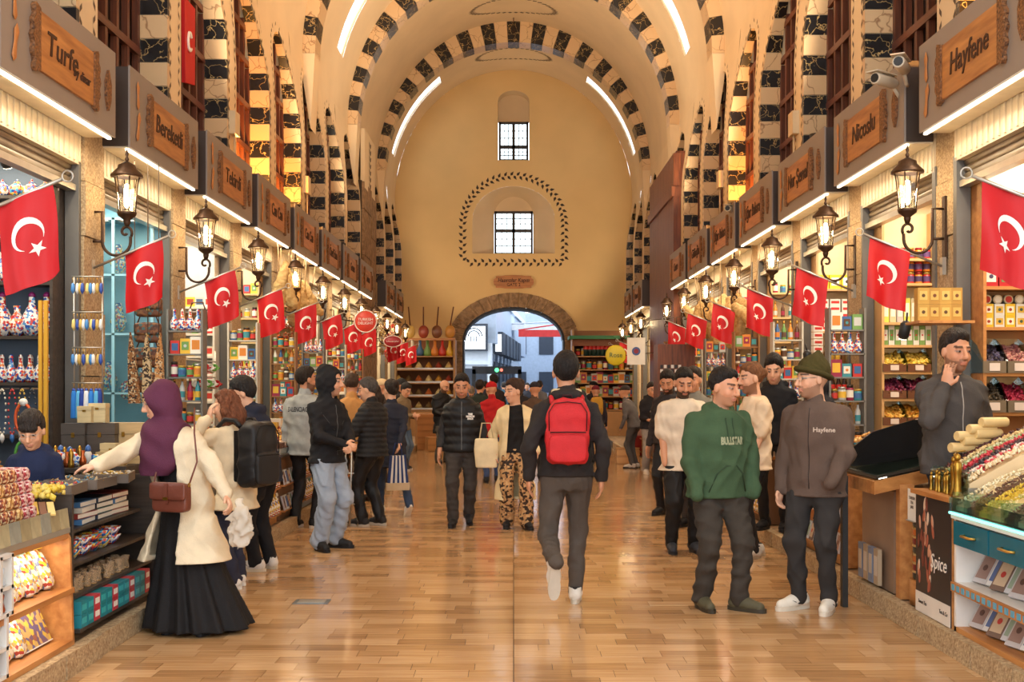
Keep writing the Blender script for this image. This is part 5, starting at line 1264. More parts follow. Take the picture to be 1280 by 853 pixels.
# --- group on the right
person('bearded man in plain white T-shirt looking down', (1.63, 11.2), 186, 1.77, 2, 'mid', head=(-4,-22,0), handR=(.20,.12,.83), handL=(-.22,.08,.84), hR=dict(pocket=1), hL=dict(pocket=1), footR=(.115,.03,0), footL=(-.11,.0,0), build=1.08,
    top=dict(c=srgb(226,208,184), hem=.78, th=.03, sleeve='short', sl=(.086,.084,.05), name='tshirt', collar=False, flare=.01), bottom=dict(c=srgb(30,27,27), r=(.108,.082,.062)), hair=dict(c=srgb(24,18,16), vol=.010, top=.004), beard=(.93, srgb(26,18,15)), shoes=dict(c=srgb(52,54,60), sole=srgb(36,36,38)), seed=51)
def ex(c):
    s = c['s']; print_on(c, 'hoodie', 'BULLSTAR', .07, -.01*s, 1.235*s, cloth(srgb(158,160,128), .8, False), width=.19, bold=.004)
    m = cloth(srgb(52,70,50), .9)
    strip(c, 'hoodie', [(-.15*s, .87*s), (-.10*s, 1.0*s), (-.04*s, 1.06*s), (.04*s, 1.06*s), (.10*s, 1.0*s), (.15*s, .87*s)], .006, m, 'pouch_seam')
    for x in (-.03, .025): strip(c, 'hoodie', [(x*s, z*s) for z in np.linspace(1.40, 1.24, 7)], .0045, m, 'drawstring')
person('heavy-set man in green hooded sweatshirt with hands in his pockets', (1.46, 8.32), 200, 1.72, 2, 'mid', head=(26,-10,0), build=1.16, handR=(.24,.14,.84), handL=(-.22,.14,.84), poleR=(1,-.7,-.2), poleL=(-1,-.7,-.2), hR=dict(pocket=1), hL=dict(pocket=1), footR=(.10,-.05,0), footL=(-.13,.10,0), toeL=35, toeR=-5, lean=(0,.03),
    top=dict(c=srgb(66,88,62), hem=.82, th=.036, hood='down', sl=(.092,.082,.058), name='hoodie', belly=.035, wr=.006, rough=.95), bottom=dict(c=srgb(64,57,50), r=(.112,.082,.07), wr=.006), hair=dict(c=srgb(24,19,17), vol=.009), beard=(.22, srgb(60,44,38)), shoes=dict(c=srgb(84,78,58), sole=srgb(60,52,40)), seed=52, extra=ex)
person('bearded man with ponytail in beige T-shirt turned to the left', (2.26, 10.85), 100, 1.80, 2, 'light', head=(4,-6,0), handL=(-.21,.14,.82), handR=(.21,.12,.84), hL=dict(pocket=1), hR=dict(pocket=1), footL=(-.1,.06,0), footR=(.1,-.04,0), toeL=20,
    top=dict(c=srgb(222,196,164), hem=.80, th=.028, sleeve='short', sl=(.082,.080,.05), name='tshirt', collar=False), bottom=dict(c=srgb(36,32,31), r=(.1,.075,.06)), hair=dict(style='tail', c=srgb(112,70,40), vol=.010), beard=(.8, srgb(110,66,40)), shoes=dict(c=srgb(206,196,182), sole=srgb(170,150,124)), seed=53)
def ex(c):
    s = c['s']; strip(c, 'fleece_jacket', [(0, z*s) for z in np.linspace(.86, 1.42, 16)], .0035, cloth(srgb(58,46,40), .7, False), 'zip'); print_on(c, 'fleece_jacket', 'Hayfene', .045, -.105*s, 1.27*s, cloth(srgb(196,176,158), .7, False), bold=.001)
    strip(c, 'fleece_jacket', [(-.15*s, 1.02*s), (-.11*s, .90*s)], .006, cloth(srgb(70,56,48), .8), 'pocket_edge')
person('man in olive beanie and brown fleece jacket with white sneakers', (2.17, 8.32), 146, 1.78, 2, 'light', head=(-42,-4,0), handR=(.245,.06,.80), handL=(-.17,.23,.90), poleL=(-1,-.6,0), hL=dict(pocket=1), hR=dict(curl=.6), footR=(.11,.05,0), footL=(-.11,.04,0), toeR=-28, toeL=6, build=1.06,
    top=dict(c=srgb(96,78,68), hem=.80, th=.036, sl=(.088,.078,.054), name='fleece_jacket', rough=.95), bottom=dict(c=srgb(52,47,43), r=(.104,.076,.062), wr=.006), hair=dict(style='beanie', c=srgb(70,62,30)), beard=(.55, srgb(96,62,42)), shoes=dict(c=srgb(226,216,200), sole=srgb(216,204,186), accent=srgb(36,34,34)), seed=54, extra=ex, glasses=True)
def ex(c):
    s = c['s']; strip(c, 'fleece_jacket', [(.0*s, z*s) for z in np.linspace(.9, 1.42, 14)], .004, cloth(srgb(170,160,150), .5, False), 'zip')
person('stallholder in charcoal fleece touching his neck behind the right-hand counter', (2.97, 7.86), 186, 1.76, 2, 'mid', z0=.20, head=(8,-6,0), handR=('px',1183,482,7.70), poleR=(.7,-.3,-1), hR=dict(d=(-.15,.1,1), n=(-.6,-.6,0), lat=(-.5,.6,.3), curl=.25), handL=(-.27,.06,.86), build=1.06,
    top=dict(c=srgb(78,72,68), hem=.80, th=.036, sl=(.086,.076,.056), name='fleece_jacket', rough=.95), bottom=dict(c=srgb(36,40,50)), hair=dict(c=srgb(34,26,22), vol=.014, top=.016), beard=(.5, srgb(44,32,27)), shoes=dict(c=BLK), seed=55, extra=ex)
person('young man in black jacket behind the man with the ponytail', (2.66, 11.8), 150, 1.76, 1, 'light', z0=.14, head=(10,-18,0), handR=(.15,.25,.95), top=dict(c=srgb(34,33,36), hood='down', th=.03), bottom=dict(c=BLK), hair=dict(c=srgb(28,22,20), vol=.026, top=.014), shoes=dict(c=BLK), seed=56)
person('woman in black headscarf standing inside the right-hand shop', (3.0, 11.35), 150, 1.58, 1, 'light', z0=.14, head=(-10,-8,0), hair=dict(style='hijab', c=srgb(40,38,42)), top=dict(c=srgb(44,42,46), hem=.5, th=.04, name='coat'), bottom=dict(c=BLK), shoes=dict(c=BLK), seed=57)
person('man in grey jacket passing the right-hand stalls', (2.06, 13.2), 150, 1.80, 1, 'mid', head=(0,-6,0), top=dict(c=srgb(128,122,110), th=.03), bottom=dict(c=DGR), hair=dict(c=srgb(46,36,30), vol=.012), shoes=dict(c=BLK), seed=58)
person('bearded man with dark quiff looking down behind the white T-shirt', (1.93, 14.4), 150, 1.79, 1, 'tan', head=(10,-24,0), top=dict(c=srgb(52,46,46), th=.028), bottom=dict(c=BLK), hair=dict(c=srgb(24,20,18), vol=.014, top=.014), beard=(.9, srgb(28,20,17)), shoes=dict(c=BLK), seed=59)
def ex(c): print_on(c, 'hoodie', 'CA', .09, 0, 1.2*c['s'], cloth(srgb(220,214,206), .8, False), bold=.003)
person('man with glasses in black hooded top and pale grey trousers by the far right stalls', (2.5, 21.2), 195, 1.66, 1, 'light', head=(10,-14,0), handR=(.08,.27,1.02), handL=(-.08,.25,1.3), top=dict(c=srgb(40,38,40), hood='down', th=.03, name='hoodie'), bottom=dict(c=srgb(158,150,142), r=(.1,.085,.08)), hair=dict(c=srgb(40,30,26), vol=.012), shoes=dict(c=srgb(226,218,206), sole=srgb(220,214,204)), seed=60, extra=ex, glasses=True)
person('person in pale jacket stooping at the far right stalls', (2.35, 22.6), 60, 1.62, 0, 'mid', lean=(0,.2), top=dict(c=srgb(96,90,88)), bottom=dict(c=srgb(84,80,78)), hair=dict(style='cap', c=srgb(60,52,50)), shoes=dict(c=srgb(200,190,180)), seed=61)
# --- crowd towards the gate
CR = [('man in dark green T-shirt walking towards the gate', -.66, 22.5, 0, 1.70, srgb(44,54,48), srgb(40,46,66), 'short', srgb(36,28,24)),
      ('person in red cap and red jacket walking towards the gate', -.36, 19.2, 5, 1.66, srgb(184,36,40), srgb(60,76,112), 'cap', srgb(190,34,40)),
      ('tall man in dark top with close-cropped hair near the gate', -.42, 25.5, 20, 1.84, srgb(52,48,50), DGR, 'short', srgb(30,24,22)),
      ('grey-haired person in brown coat amid the crowd', -1.0, 27.5, 0, 1.58, srgb(110,88,70), DGR, 'short', srgb(150,138,124)),
      ('woman with a bun in black jacket amid the crowd', .12, 21.5, 10, 1.70, srgb(40,38,42), srgb(60,54,52), 'bun', srgb(34,26,24)),
      ('person in dark cap and brown jacket just left of the red backpack', .36, 19.6, 0, 1.66, srgb(92,72,58), srgb(50,48,52), 'cap', srgb(48,44,50)),
      ('person in navy jacket going out through the gate', -.8, 33.0, 0, 1.72, srgb(46,54,76), DGR, 'short', srgb(36,28,24)),
      ('person in pale coat under the gate arch', .1, 34.5, 0, 1.68, srgb(190,176,160), DGR, 'short', srgb(70,50,38)),
      ('person in grey jacket beside the gate jamb', .75, 33.5, 0, 1.74, srgb(110,110,116), DGR, 'short', srgb(34,26,24)),
      ('person in maroon hat with dark coat right of the red backpack', 1.72, 24.2, 10, 1.60, srgb(50,42,48), srgb(46,44,50), 'cap', srgb(108,34,44)),
      ('dark-haired person by the far right stall', 1.35, 26.0, -30, 1.66, srgb(58,50,54), DGR, 'long', srgb(34,26,24)),
      ('person in black cap at the far right stall', 1.85, 27.2, -40, 1.70, srgb(44,42,50), DGR, 'cap', srgb(34,32,36)),
      ('person in teal jacket out in the street', -.35, 41.0, 10, 1.72, srgb(60,90,104), DGR, 'short', srgb(40,30,26)),
      ('person in dark coat out in the street', .5, 42.0, 180, 1.70, srgb(48,48,56), DGR, 'short', srgb(40,30,26)),
      ('woman with long hair at the far left stall', -1.95, 16.2, 60, 1.64, srgb(60,52,56), srgb(54,52,62), 'long', srgb(44,32,26)),
      ('man in cream knitted hat at the far left stall', -2.05, 18.3, 80, 1.70, srgb(70,62,58), DGR, 'cap', srgb(220,198,158))]
for i, (lb, x, y, f, H, ct, cb, hs_, hcx) in enumerate(CR):
    person(lb, (x, y), f, H, 0 if y > 20 else 1, 'mid', head=((i*37) % 40-20, -6, 0), footR=(.1,.12*(i % 2),0), footL=(-.1,-.1*(i % 2),0), top=dict(c=ct, th=.03, hem=.8), bottom=dict(c=cb), hair=dict(style=hs_, c=hcx), shoes=dict(c=BLK), seed=70+i)
t = empty('yellow_backpack', (1.72, 23.98, .98), .17, 'small mustard yellow backpack on the person in the maroon hat', 'backpack')
V, Q = rbox(.26, .12, .40, .04, 4, .016).mesh(); o = bpy.data.objects.new('bag_body', np_mesh('bag_body', V, Q, cloth(srgb(190,140,48), .7))); link(o, t)
V, Q = rbox(.20, .05, .16, .04, 4, .016).mesh(); V[:, 1] -= .065; V[:, 2] += .03; o = bpy.data.objects.new('front_pocket', np_mesh('front_pocket', V, Q, cloth(srgb(170,120,40), .7))); link(o, t)
# ------------------------------------------------------------------ goods: kits of shared meshes, each placed as a thing of its own
R_ = random.Random(11)
def kit(*parts): return list(parts)            # (name, mesh) root first, then its parts
def place(k, loc, label, cat, group=None, rz=0.0, scale=None, rot=None):
    r = put(k[0][1], k[0][0], loc, rot if rot else (0, 0, rz), None, scale)
    for nm, me in k[1:]: put(me, nm, parent=r)
    return tag(r, label, cat, group)
ORDN = ['first', 'second', 'third', 'fourth', 'fifth', 'sixth', 'seventh', 'eighth', 'ninth', 'tenth', 'eleventh', 'twelfth', 'thirteenth', 'fourteenth', 'fifteenth']
def nth(label, i, where):
    a = label+', '+ORDN[i]+' from the '+where
    a = a if len(a.split()) <= 16 else ORDN[i]+'-from-'+where.replace(' ', '-')+' '+label
    if len(a.split()) > 16: print('LONG LABEL', a)
    return a
def row(kits, n, p0, p1, label, cat, group, rz=0.0, jit=.0, scale=None, rot=None, jr=0.0):
    if not isinstance(kits[0], list): kits = [kits]
    p0, p1 = Vector(p0), Vector(p1)
    for i in range(n):
        p = p0.lerp(p1, (i+.5)/n)+Vector((R_.uniform(-jit, jit), R_.uniform(-jit, jit), 0))
        place(kits[i % len(kits)], p, nth(label, i, 'left' if abs(p1.x-p0.x) > abs(p1.y-p0.y) else 'near end'), cat, group, rz+R_.uniform(-jr, jr), scale, rot)
def C(*a): return srgb(*a)
def flat(c, rough=.5, metal=0.0): return mat('goods_%02x%02x%02x_%d_%d' % (*[int(255*v) for v in c], int(rough*10), int(metal*10)), c, rough, metal, var=.08)
def k_jar(r, h, cb, cl, clab, name='jar'):
    return kit((name, MB().lathe([(r*.9,0),(r,.01),(r,h*.78),(r*.85,h*.84)], 10, 0).mesh(name, flat(cb, .2))), ('lid', MB().lathe([(r*.95,h*.84),(r*.95,h),(r*.8,h+.004)], 10, 0).mesh('lid', flat(cl, .3, .5))),
               ('label', MB().lathe([(r*1.02,h*.2),(r*1.02,h*.68)], 10, 0, cap=False).mesh('label', flat(clab, .6))))
def k_box(w, d, h, cb, cl, name='carton', frac=(.15,.85,.25,.8), c3=None):
    k = kit((name, MB().box(-w/2, w/2, -d/2, d/2, 0, h).mesh(name, flat(cb, .5))), ('label', MB().box(-w/2+w*frac[0], -w/2+w*frac[1], -d/2-.002, -d/2, h*frac[2], h*frac[3]).mesh('label', flat(cl, .5))))
    if c3: k.append(('print', MB().lathe([(w*.16,-d/2-.004),(w*.16,-d/2-.002)], 10, 0, (0,0,h*.52), 'y').mesh('print', flat(c3, .5))))
    return k
def k_bottle(prof, m, ms, name='bottle', st=None, lab=None):
    k = kit((name, MB().lathe(prof, 10, 0).mesh(name, m)))
    z = prof[-1][1]; r = prof[-1][0]
    if st: k.append((st, MB().lathe([(r*1.1,z),(r*1.25,z+.012),(r*.9,z+.03),(.002,z+.04)], 8, 0).mesh(st, ms)))
    if lab: k.append(('label', MB().lathe([(lab[0],lab[1]),(lab[0],lab[2])], 10, 0, cap=False).mesh('label', lab[3])))
    return k
P_BLUE = pattern('iznik_blue', [C(236,232,224), C(52,90,170), C(226,224,220), C(90,150,200), C(200,60,50), C(236,232,224)], 60, .25)
P_RED = pattern('iznik_red', [C(232,226,216), C(196,50,44), C(220,130,60), C(228,220,210), C(60,90,160)], 60, .25)
P_MIX = pattern('iznik_mixed', [C(70,150,180), C(230,226,218), C(200,70,60), C(40,80,150), C(232,196,90)], 55, .25)
P_SWEET = pattern('wrapped_sweets', [C(230,214,190), C(206,160,80), C(236,228,216), C(176,70,60), C(120,130,160), C(222,190,60)], 48, .2)
P_TILE = pattern('sweet_grid', [C(196,160,100), C(110,84,110), C(214,180,70), C(150,90,70), C(96,88,130)], 32, .3)
P_MOSAIC = pattern('mosaic_pots', [C(220,120,40), C(40,120,140), C(222,190,60), C(190,50,50), C(40,60,110)], 60, .4)
def stuff_mound(name, prof, size, n, cols, seed, parent, shape='nut', key=None):     # prof(u,v)->point on the heap surface; many loose pieces as one part
    r = random.Random(seed); mb = MB()
    for i in range(n):
        u, v = r.random(), r.random(); p = prof(u, v); s = size*r.uniform(.75, 1.25); m = r.randrange(len(cols))
        a = [Vector((r.gauss(0,1), r.gauss(0,1), r.gauss(0,1))).normalized() for _ in range(2)]; x = a[0]; y = (a[1]-x*a[1].dot(x)).normalized(); z = x.cross(y)
        e = (1.5,.8,.7) if shape == 'nut' else ((2.4,.55,.5) if shape == 'stick' else (1,1,1) if shape == 'ball' else (1.4,1.2,.3))
        x, y, z = x*s*e[0], y*s*e[1], z*s*e[2]; p = Vector(p)
        mb.add([p+x, p-x, p+y, p-y, p+z, p-z], [(0,2,4),(2,1,4),(1,3,4),(3,0,4),(2,0,5),(1,2,5),(3,1,5),(0,3,5)], m, True)
    return tag(mb.build(name, [flat(c, .45) for c in cols], parent), kind='stuff')
# ---- shelf units against the far wall of each shop, facing the viewer
def shelf_unit(side, k, W, zs, m, label, mback=None, dep=.26, top=3.3, z0=.85):
    yw = YP(side, k+1)-.23; x0 = WX+.10
    t = empty('shelf_unit', (side*(x0+W/2), yw, 0), 0, label, 'shelf unit')
    MB().box(-W/2, W/2, -.02, 0, z0, top).build('back_panel', mback or m, t)
    for s in (-1, 1): MB().box(s*W/2-.012, s*W/2+.012, -dep, -.02, z0, top).build('side_panel', m, t)
    sm = MB().box(-W/2+.012, W/2-.012, -dep, -.02, -.025, 0).mesh('shelf', m)
    for z in zs: put(sm, 'shelf', (0, 0, z), parent=t)
    return t
def srow(side, k, W, z, kits, n, label, cat, group, dy=.15, **kw):
    yw = YP(side, k+1)-.23-dy; a, b = side*(WX+.12), side*(WX+.08+W); row(kits, n, (min(a, b), yw, z), (max(a, b), yw, z), label, cat, group, **kw)
# LEFT shop 1: painted ceramics on grey shelves
zs = (1.22, 1.63, 1.99, 2.41, 2.75, 3.08)
shelf_unit(-1, 0, .62, zs, M_DARKW, 'grey shelf unit of painted ceramics inside the nearest left-hand shop', flat(C(104,118,134), .6))
flask = [k_bottle([(.03,0),(.045,.03),(.042,.09),(.016,.14),(.014,.18)], p, p, 'ceramic_flask', 'stopper') for p in (P_BLUE, P_RED, P_RED)]
vase = [k_bottle([(.035,0),(.075,.06),(.06,.13),(.022,.19),(.03,.24)], p, p, 'ceramic_vase') for p in (P_RED, P_BLUE, P_MIX)]
tallv = [k_bottle([(.05,0),(.085,.08),(.07,.16),(.026,.25),(.024,.31)], p, flat(C(150,40,110), .3), 'tall_ceramic_bottle', 'stopper') for p in (P_BLUE, P_RED)]
plate = [kit(('ceramic_plate', MB().lathe([(.001,.012),(.05,.014),(.10,.03),(.105,.034),(.10,.022),(.06,0)], 18, 0, ax='y').mesh('ceramic_plate', p))) for p in (P_RED, P_MIX)]
teapot = [kit(('teapot', MB().lathe([(.03,0),(.062,.03),(.058,.08),(.03,.105)], 12, 0).mesh('teapot', p)), ('lid', MB().lathe([(.03,.105),(.022,.12),(.006,.125),(.008,.138),(.001,.142)], 10, 0).mesh('lid', p)), ('spout', MB().tube([(.05,0,.04),(.085,0,.06),(.10,0,.095)], [.014,.011,.008], 6).mesh('spout', p)), ('handle', MB().tube([(-.05,0,.085),(-.095,0,.08),(-.095,0,.04),(-.055,0,.03)], .006, 6).mesh('handle', p))) for p in (P_MIX, P_RED)]
srow(-1, 0, .62, 1.63, flask, 8, 'small painted ceramic flask in the row above the necklaces', 'flask', 'painted flasks in the nearest left shop', dy=.17)
srow(-1, 0, .62, 1.63, flask[::-1], 7, 'painted ceramic flask in the back row above the necklaces', 'flask', 'painted flasks in the nearest left shop', dy=.08)
srow(-1, 0, .62, 1.99, tallv+vase[:1], 5, 'tall painted bottle vase on the shelf below the patterned plates', 'vase', 'tall vases in the nearest left shop')
srow(-1, 0, .62, 2.41, vase, 5, 'round painted vase on the middle shelf of the ceramics shop', 'vase', 'round vases in the nearest left shop')
srow(-1, 0, .54, 2.75, plate, 3, 'floral painted plate standing on edge in the ceramics shop', 'plate', 'plates in the nearest left shop', scale=.86, rot=(-.12, 0, 0), dy=.1)
for o_ in bpy.data.objects:
    if o_.name.startswith('ceramic_plate'): o_.location.z += .09

srow(-1, 0, .62, 3.08, teapot, 5, 'small painted teapot on the top shelf of the ceramics shop', 'teapot', 'teapots in the nearest left shop')
for i, (c1, nm) in enumerate(((C(60,60,60), 'black bead'), (C(196,160,70), 'gold bead'), (C(190,60,50), 'red bead'), (C(210,200,180), 'white shell'), (C(80,120,60), 'green bead'), (C(200,140,40), 'amber bead'))):
    x = -3.62-.075*i; y = 8.72; pts = [(x+.028*math.sin(a)*(1.0 if a < PI else 1), y, 1.575-.17*(1-math.cos(a))) for a in np.linspace(0, 2*PI, 22)[:-1]]
    t = empty('necklace', (0,0,0), 0, '%s necklace hanging below the painted flasks' % nm, 'necklace', 'necklaces in the nearest left shop'); t.location = (x, y, 1.58)
    mb = MB()
    for p in pts: mb.ell((p[0]-x, p[1]-y, p[2]-1.58), (.008,.008,.010), 6, 4)
    tag(mb.build('beads', flat(c1, .3), t), kind='stuff'); MB().lathe([(.002,-.06),(.018,-.03),(.016,0),(.003,.012)], 8, 0, (0,0,-.35)).build('pendant', flat(R_.choice((C(220,200,150), C(60,110,170), C(230,226,220))), .3), t); MB().box(-.004,.004,-.004,.12,-.004,.008).build('peg', M_STEEL, t)
for i, x in enumerate((-3.585, -3.545)): tag(MB().box(x-.013, x+.013, 8.78, 8.81, .12, 2.25).build('yellow_pole', flat(C(214,160,50), .4)), 'yellow wooden pole beside the ceramics shelves, %s of two' % ('left' if i == 0 else 'right'), 'pole')
for i, (c1, nm) in enumerate(((C(214,90,40), 'orange'), (C(90,160,70), 'green'))):
    t = tag(MB().tube([(.06*math.cos(a), 0, .11*math.sin(a)) for a in np.linspace(0, 2*PI, 20)[:-1]], .011, 6, closed=True).build('beaded_collar', flat(c1, .5), None, (-3.66, 8.66, 1.36-.28*i)), '%s oval bead collar hanging by the yellow poles' % nm, 'necklace'); MB().ell((0,0,.12), (.035,.02,.03), 8, 6).build('hanger_head', flat(C(226,220,210), .5), t)
lampk = MB().lathe([(.03,0),(.045,.03),(.045,.12),(.02,.15)], 10, 0)
def spotlamp(loc, rot, label, power=0):
    t = empty('track_spotlight', loc, 0, label, 'spotlight'); t.rotation_euler = rot
    lampk.build('can', M_BLACK, t); MB().lathe([(.03,-.002),(.001,0)], 10, 0).build('lens', emit('spot_lens', (1,.86,.62), 9), t); MB().tube([(0,0,.15),(0,.03,.21)], .008, 5).build('stem', M_BLACK, t)
    return t
spotlamp((-3.75, 8.6, 3.22), (.5,0,0), 'black can spotlight above the painted teapots'); spotlamp((-3.98, 8.6, 3.22), (-.3,.3,0), 'black can spotlight at the left edge above the teapots')
# LEFT shop 2: pale blue glass cabinet, hanging bags and keyrings
yw = YP(-1, 2)-.25
t = empty('glass_cabinet', (-3.92, yw, .9), 0, 'tall pale blue glass cabinet in the second left-hand shop', 'cabinet'); mb_ = flat(C(150,196,214), .4)
for x in (-.38, 0, .38): MB().box(x-.015, x+.015, -.30, -.27, 0, 2.35).build('stile', mb_, t)
for z in (0, .62, 1.2, 1.78, 2.33): MB().box(-.38, .38, -.30, -.0, z, z+.02).build('shelf', mb_, t)
MB().box(-.38, .38, -.02, 0, 0, 2.35).build('back_panel', flat(C(128,180,204), .5), t)
for x in (-.19, .19): MB().box(x-.18, x+.18, -.292, -.288, .02, 2.33).build('pane', M_GLASS, t)
bl = [k_bottle([(.05,0),(.09,.10),(.05,.22),(.03,.3)], p, p, 'glazed_vase') for p in (P_BLUE, P_MIX)]+[plate[1]]
for z, n in ((.92, 4), (1.54, 4), (2.12, 3), (2.70, 3)): row(bl, n, (-4.28, yw-.14, z+.02), (-3.56, yw-.14, z+.02), 'blue glazed vase or dish on the %s shelf of the glass cabinet' % {.92: 'bottom', 1.54: 'second', 2.12: 'third', 2.70: 'top'}[z], 'ceramic', 'blue ceramics in the glass cabinet', scale=.95)
M_LEATH = pattern('tooled_leather', [C(110,62,30), C(74,40,20), C(130,80,40), C(60,90,90), C(96,50,26)], 40, .5)
def k_satchel(w=.26, h=.2, d=.09):
    V, Q = rbox(w, d, h, .03, 6, .016).mesh(); V2, Q2 = rbox(w*1.01, .03, h*.62, .02, 6, .016).mesh(); V2[:, 1] -= d/2; V2[:, 2] += h*.36
    return kit(('leather_satchel', np_mesh('leather_satchel', V, Q, M_LEATH)), ('flap', np_mesh('flap', V2, Q2, M_LEATH)), ('strap', MB().tube([(-w*.4,0,h*.9),(-w*.25,0,h*1.45),(w*.25,0,h*1.45),(w*.4,0,h*.9)], .008, 5).mesh('strap', flat(C(84,48,26), .5))), ('buckle', MB().box(-.014,.014,-d/2-.022,-d/2-.014,h*.3,h*.4).mesh('buckle', M_BRASS)))
ks = k_satchel()
for i, z in enumerate((2.24, 2.00, 1.77, 1.54)): place(ks, (-3.38, 10.75-.02*i, z), 'tooled leather satchel, %s of the hanging column in the second left shop' % ('topmost', 'second', 'third', 'lowest')[i], 'bag', 'hanging satchels', rz=.15, scale=.95)
tag(MB().tube([(-3.38,10.72,1.8),(-3.38,10.72,3.59)], .006, 5).build('rope', flat(C(84,48,26), .6)), 'brown cord carrying the column of leather satchels', 'cord')
place(ks, (-3.42, 12.55, 2.2), 'tooled leather satchel standing on the rack of the third left-hand shop', 'bag', None, rz=-.3, scale=1.05)
def hanging_rack(name, x, y, z0, z1, label, cols, nrow):
    t = empty(name, (x, y, z0), 0, label, 'rack')
    for dx in (-.11, .11): MB().tube([(dx,0,0),(dx,0,z1-z0)], .006, 5).build('upright', M_STEEL, t)
    for i in range(nrow):
        z = (z1-z0)*(i+1)/nrow; MB().tube([(-.12,-.02,z),(.12,-.02,z)], .005, 5).build('bar', M_STEEL, t)
    return t
YK = 9.0
hanging_rack('keyring_rack', -3.30, YK, 1.35, 2.45, 'steel rack of keyrings and tassels beside the first left pier', None, 4)
kr = [kit(('keyring', MB().tube([(0,0,0),(0,0,-.04)], .003, 4).mesh('keyring', M_BRASS)), ('charm', MB().lathe([(.002,-.13),(.017,-.10),(.012,-.05),(.002,-.04)], 8, 0).mesh('charm', flat(c, .3)))) for c in (C(70,130,190), C(226,222,214), C(196,160,80), C(50,80,160), C(226,200,120))]
ts = [kit(('tassel', MB().tube([(0,0,0),(0,0,-.05)], .003, 4).mesh('tassel', M_BRASS)), ('fringe', MB().lathe([(.012,-.05),(.02,-.08),(.026,-.26),(.022,-.27)], 8, 0).mesh('fringe', flat(c, .8))), ('bead', MB().ell((0,0,-.05), (.015,.015,.015), 8, 6).mesh('bead', flat(C(40,70,150), .2)))) for c in (C(40,120,200), C(90,170,210), C(30,60,140), C(226,226,222))]
for i, (z, ks_, n, nm) in enumerate(((2.44, kr, 9, 'blue and white charm keyring on the top bar of the keyring rack'), (2.16, kr[::-1], 9, 'gilt charm keyring on the second bar of the keyring rack'), (1.89, kr, 9, 'charm keyring on the third bar of the keyring rack'), (1.62, ts, 7, 'blue silk tassel on the lowest bar of the keyring rack'))):
    row(ks_, n, (-3.42, YK-.03, z), (-3.18, YK-.03, z), nm, 'keyring', 'hanging charms', jit=.006)
for i, (dx, c1, c2) in enumerate(((0, C(150,96,50), C(60,40,30)), (.10, C(60,44,36), C(200,170,120)), (.18, C(196,140,80), C(90,60,40)))):
    mb = MB().prism([(-.05,0),(.05,0),(.03,.42),(.0,.62),(-.03,.42)], -.02, .02, lambda u, v, h: (u+.2*v*(-.3+i*.2), h, v)); o = mb.build('hanging_scarf', pattern('scarf_%d' % i, [c1, c2, C(206,180,140), c1], 75, .8), None, (-3.30+dx, 10.1+.05*i, 1.45)); tag(o, ['brown patterned scarf hanging left of the leather satchels', 'dark patterned scarf hanging behind the plum headscarf', 'tan striped scarf hanging beside the satchels'][i], 'scarf', 'hanging scarves'); MB().tube([(0,0,.6),(0,0,2.12)], .004, 4).build('cord', flat(C(90,70,50), .8), o)
# wooden souvenir boxes stacked on the second left-hand stall
for i, (x, y, z, w, h, d, c, nm) in enumerate(((128, 568, 8.5, .22, .30, .12, C(88,76,66), 'dark grained wooden box'), (95, 568, 8.45, .17, .30, .12, C(80,70,62), 'tall grey wooden box'), (108, 535, 8.45, .10, .12, .09, C(214,190,140), 'pale wooden box on the tall grey box'), (124, 535, 8.5, .12, .14, .09, C(222,200,150), 'cream wooden box on the dark grained box'), (158, 560, 8.6, .30, .30, .14, C(206,172,120), 'broad plain wooden box'), (141, 560, 8.35, .15, .16, .09, C(216,192,142), 'cream wooden box before the broad plain box'), (152, 557, 8.33, .05, .16, .09, C(196,164,110), 'narrow wooden box beside the cream box'), (133, 580, 8.3, .12, .10, .09, C(206,176,124), 'low wooden box in front of the stack'))):
    p = at(x, y, z); zb = {0: 1.03, 1: 1.03, 2: 1.335, 3: 1.335, 4: 1.03, 5: 1.03, 6: 1.03, 7: 1.03}[i]
    k = kit(('wooden_box', MB().box(-w/2, w/2, -d/2, d/2, 0, h*.72).mesh('wooden_box', wood('box_wood_%d' % i, c, tuple(v*.7 for v in c), 3, 0))), ('lid', MB().box(-w/2-.002, w/2+.002, -d/2-.002, d/2+.002, h*.73, h).mesh('lid', MATS['box_wood_%d' % i])), ('clasp', MB().box(-.012,.012,-d/2-.006,-d/2,h*.66,h*.78).mesh('clasp', M_BRASS)))
    place(k, (p.x, p.y, zb), nm+' beside the plum headscarf', 'box', 'souvenir boxes')
# LEFT shop 3: white grid of mugs and magnets
W = .60; zs = (1.15, 1.42, 1.69, 1.96, 2.23, 2.55)
shelf_unit(-1, 2, W, zs, flat(C(214,208,196), .5), 'white shelf grid of mugs and sweets in the third left-hand shop', flat(C(190,196,200), .6))
mug = [kit(('mug', MB().lathe([(.036,0),(.04,.005),(.04,.09),(.036,.09),(.034,.01)], 12, 0).mesh('mug', flat(c, .25))), ('handle', MB().tube([(.038,0,.075),(.065,0,.07),(.065,0,.03),(.038,0,.02)], .006, 5).mesh('handle', flat(c, .25))), ('band', MB().lathe([(.0405,.03),(.0405,.06)], 12, 0, cap=False).mesh('band', flat(c2, .3)))) for c, c2 in ((C(232,228,220), C(190,40,40)), (C(196,40,44), C(240,236,228)), (C(230,226,218), C(60,90,160)), (C(110,170,80), C(230,226,218)))]
SW = [k_box(.11,.07,.12, c, c2) for c, c2 in ((C(236,226,206), C(200,60,50)), (C(214,150,60), C(240,230,210)), (C(230,190,60), C(150,60,40)), (C(190,190,186), C(60,90,130)))]
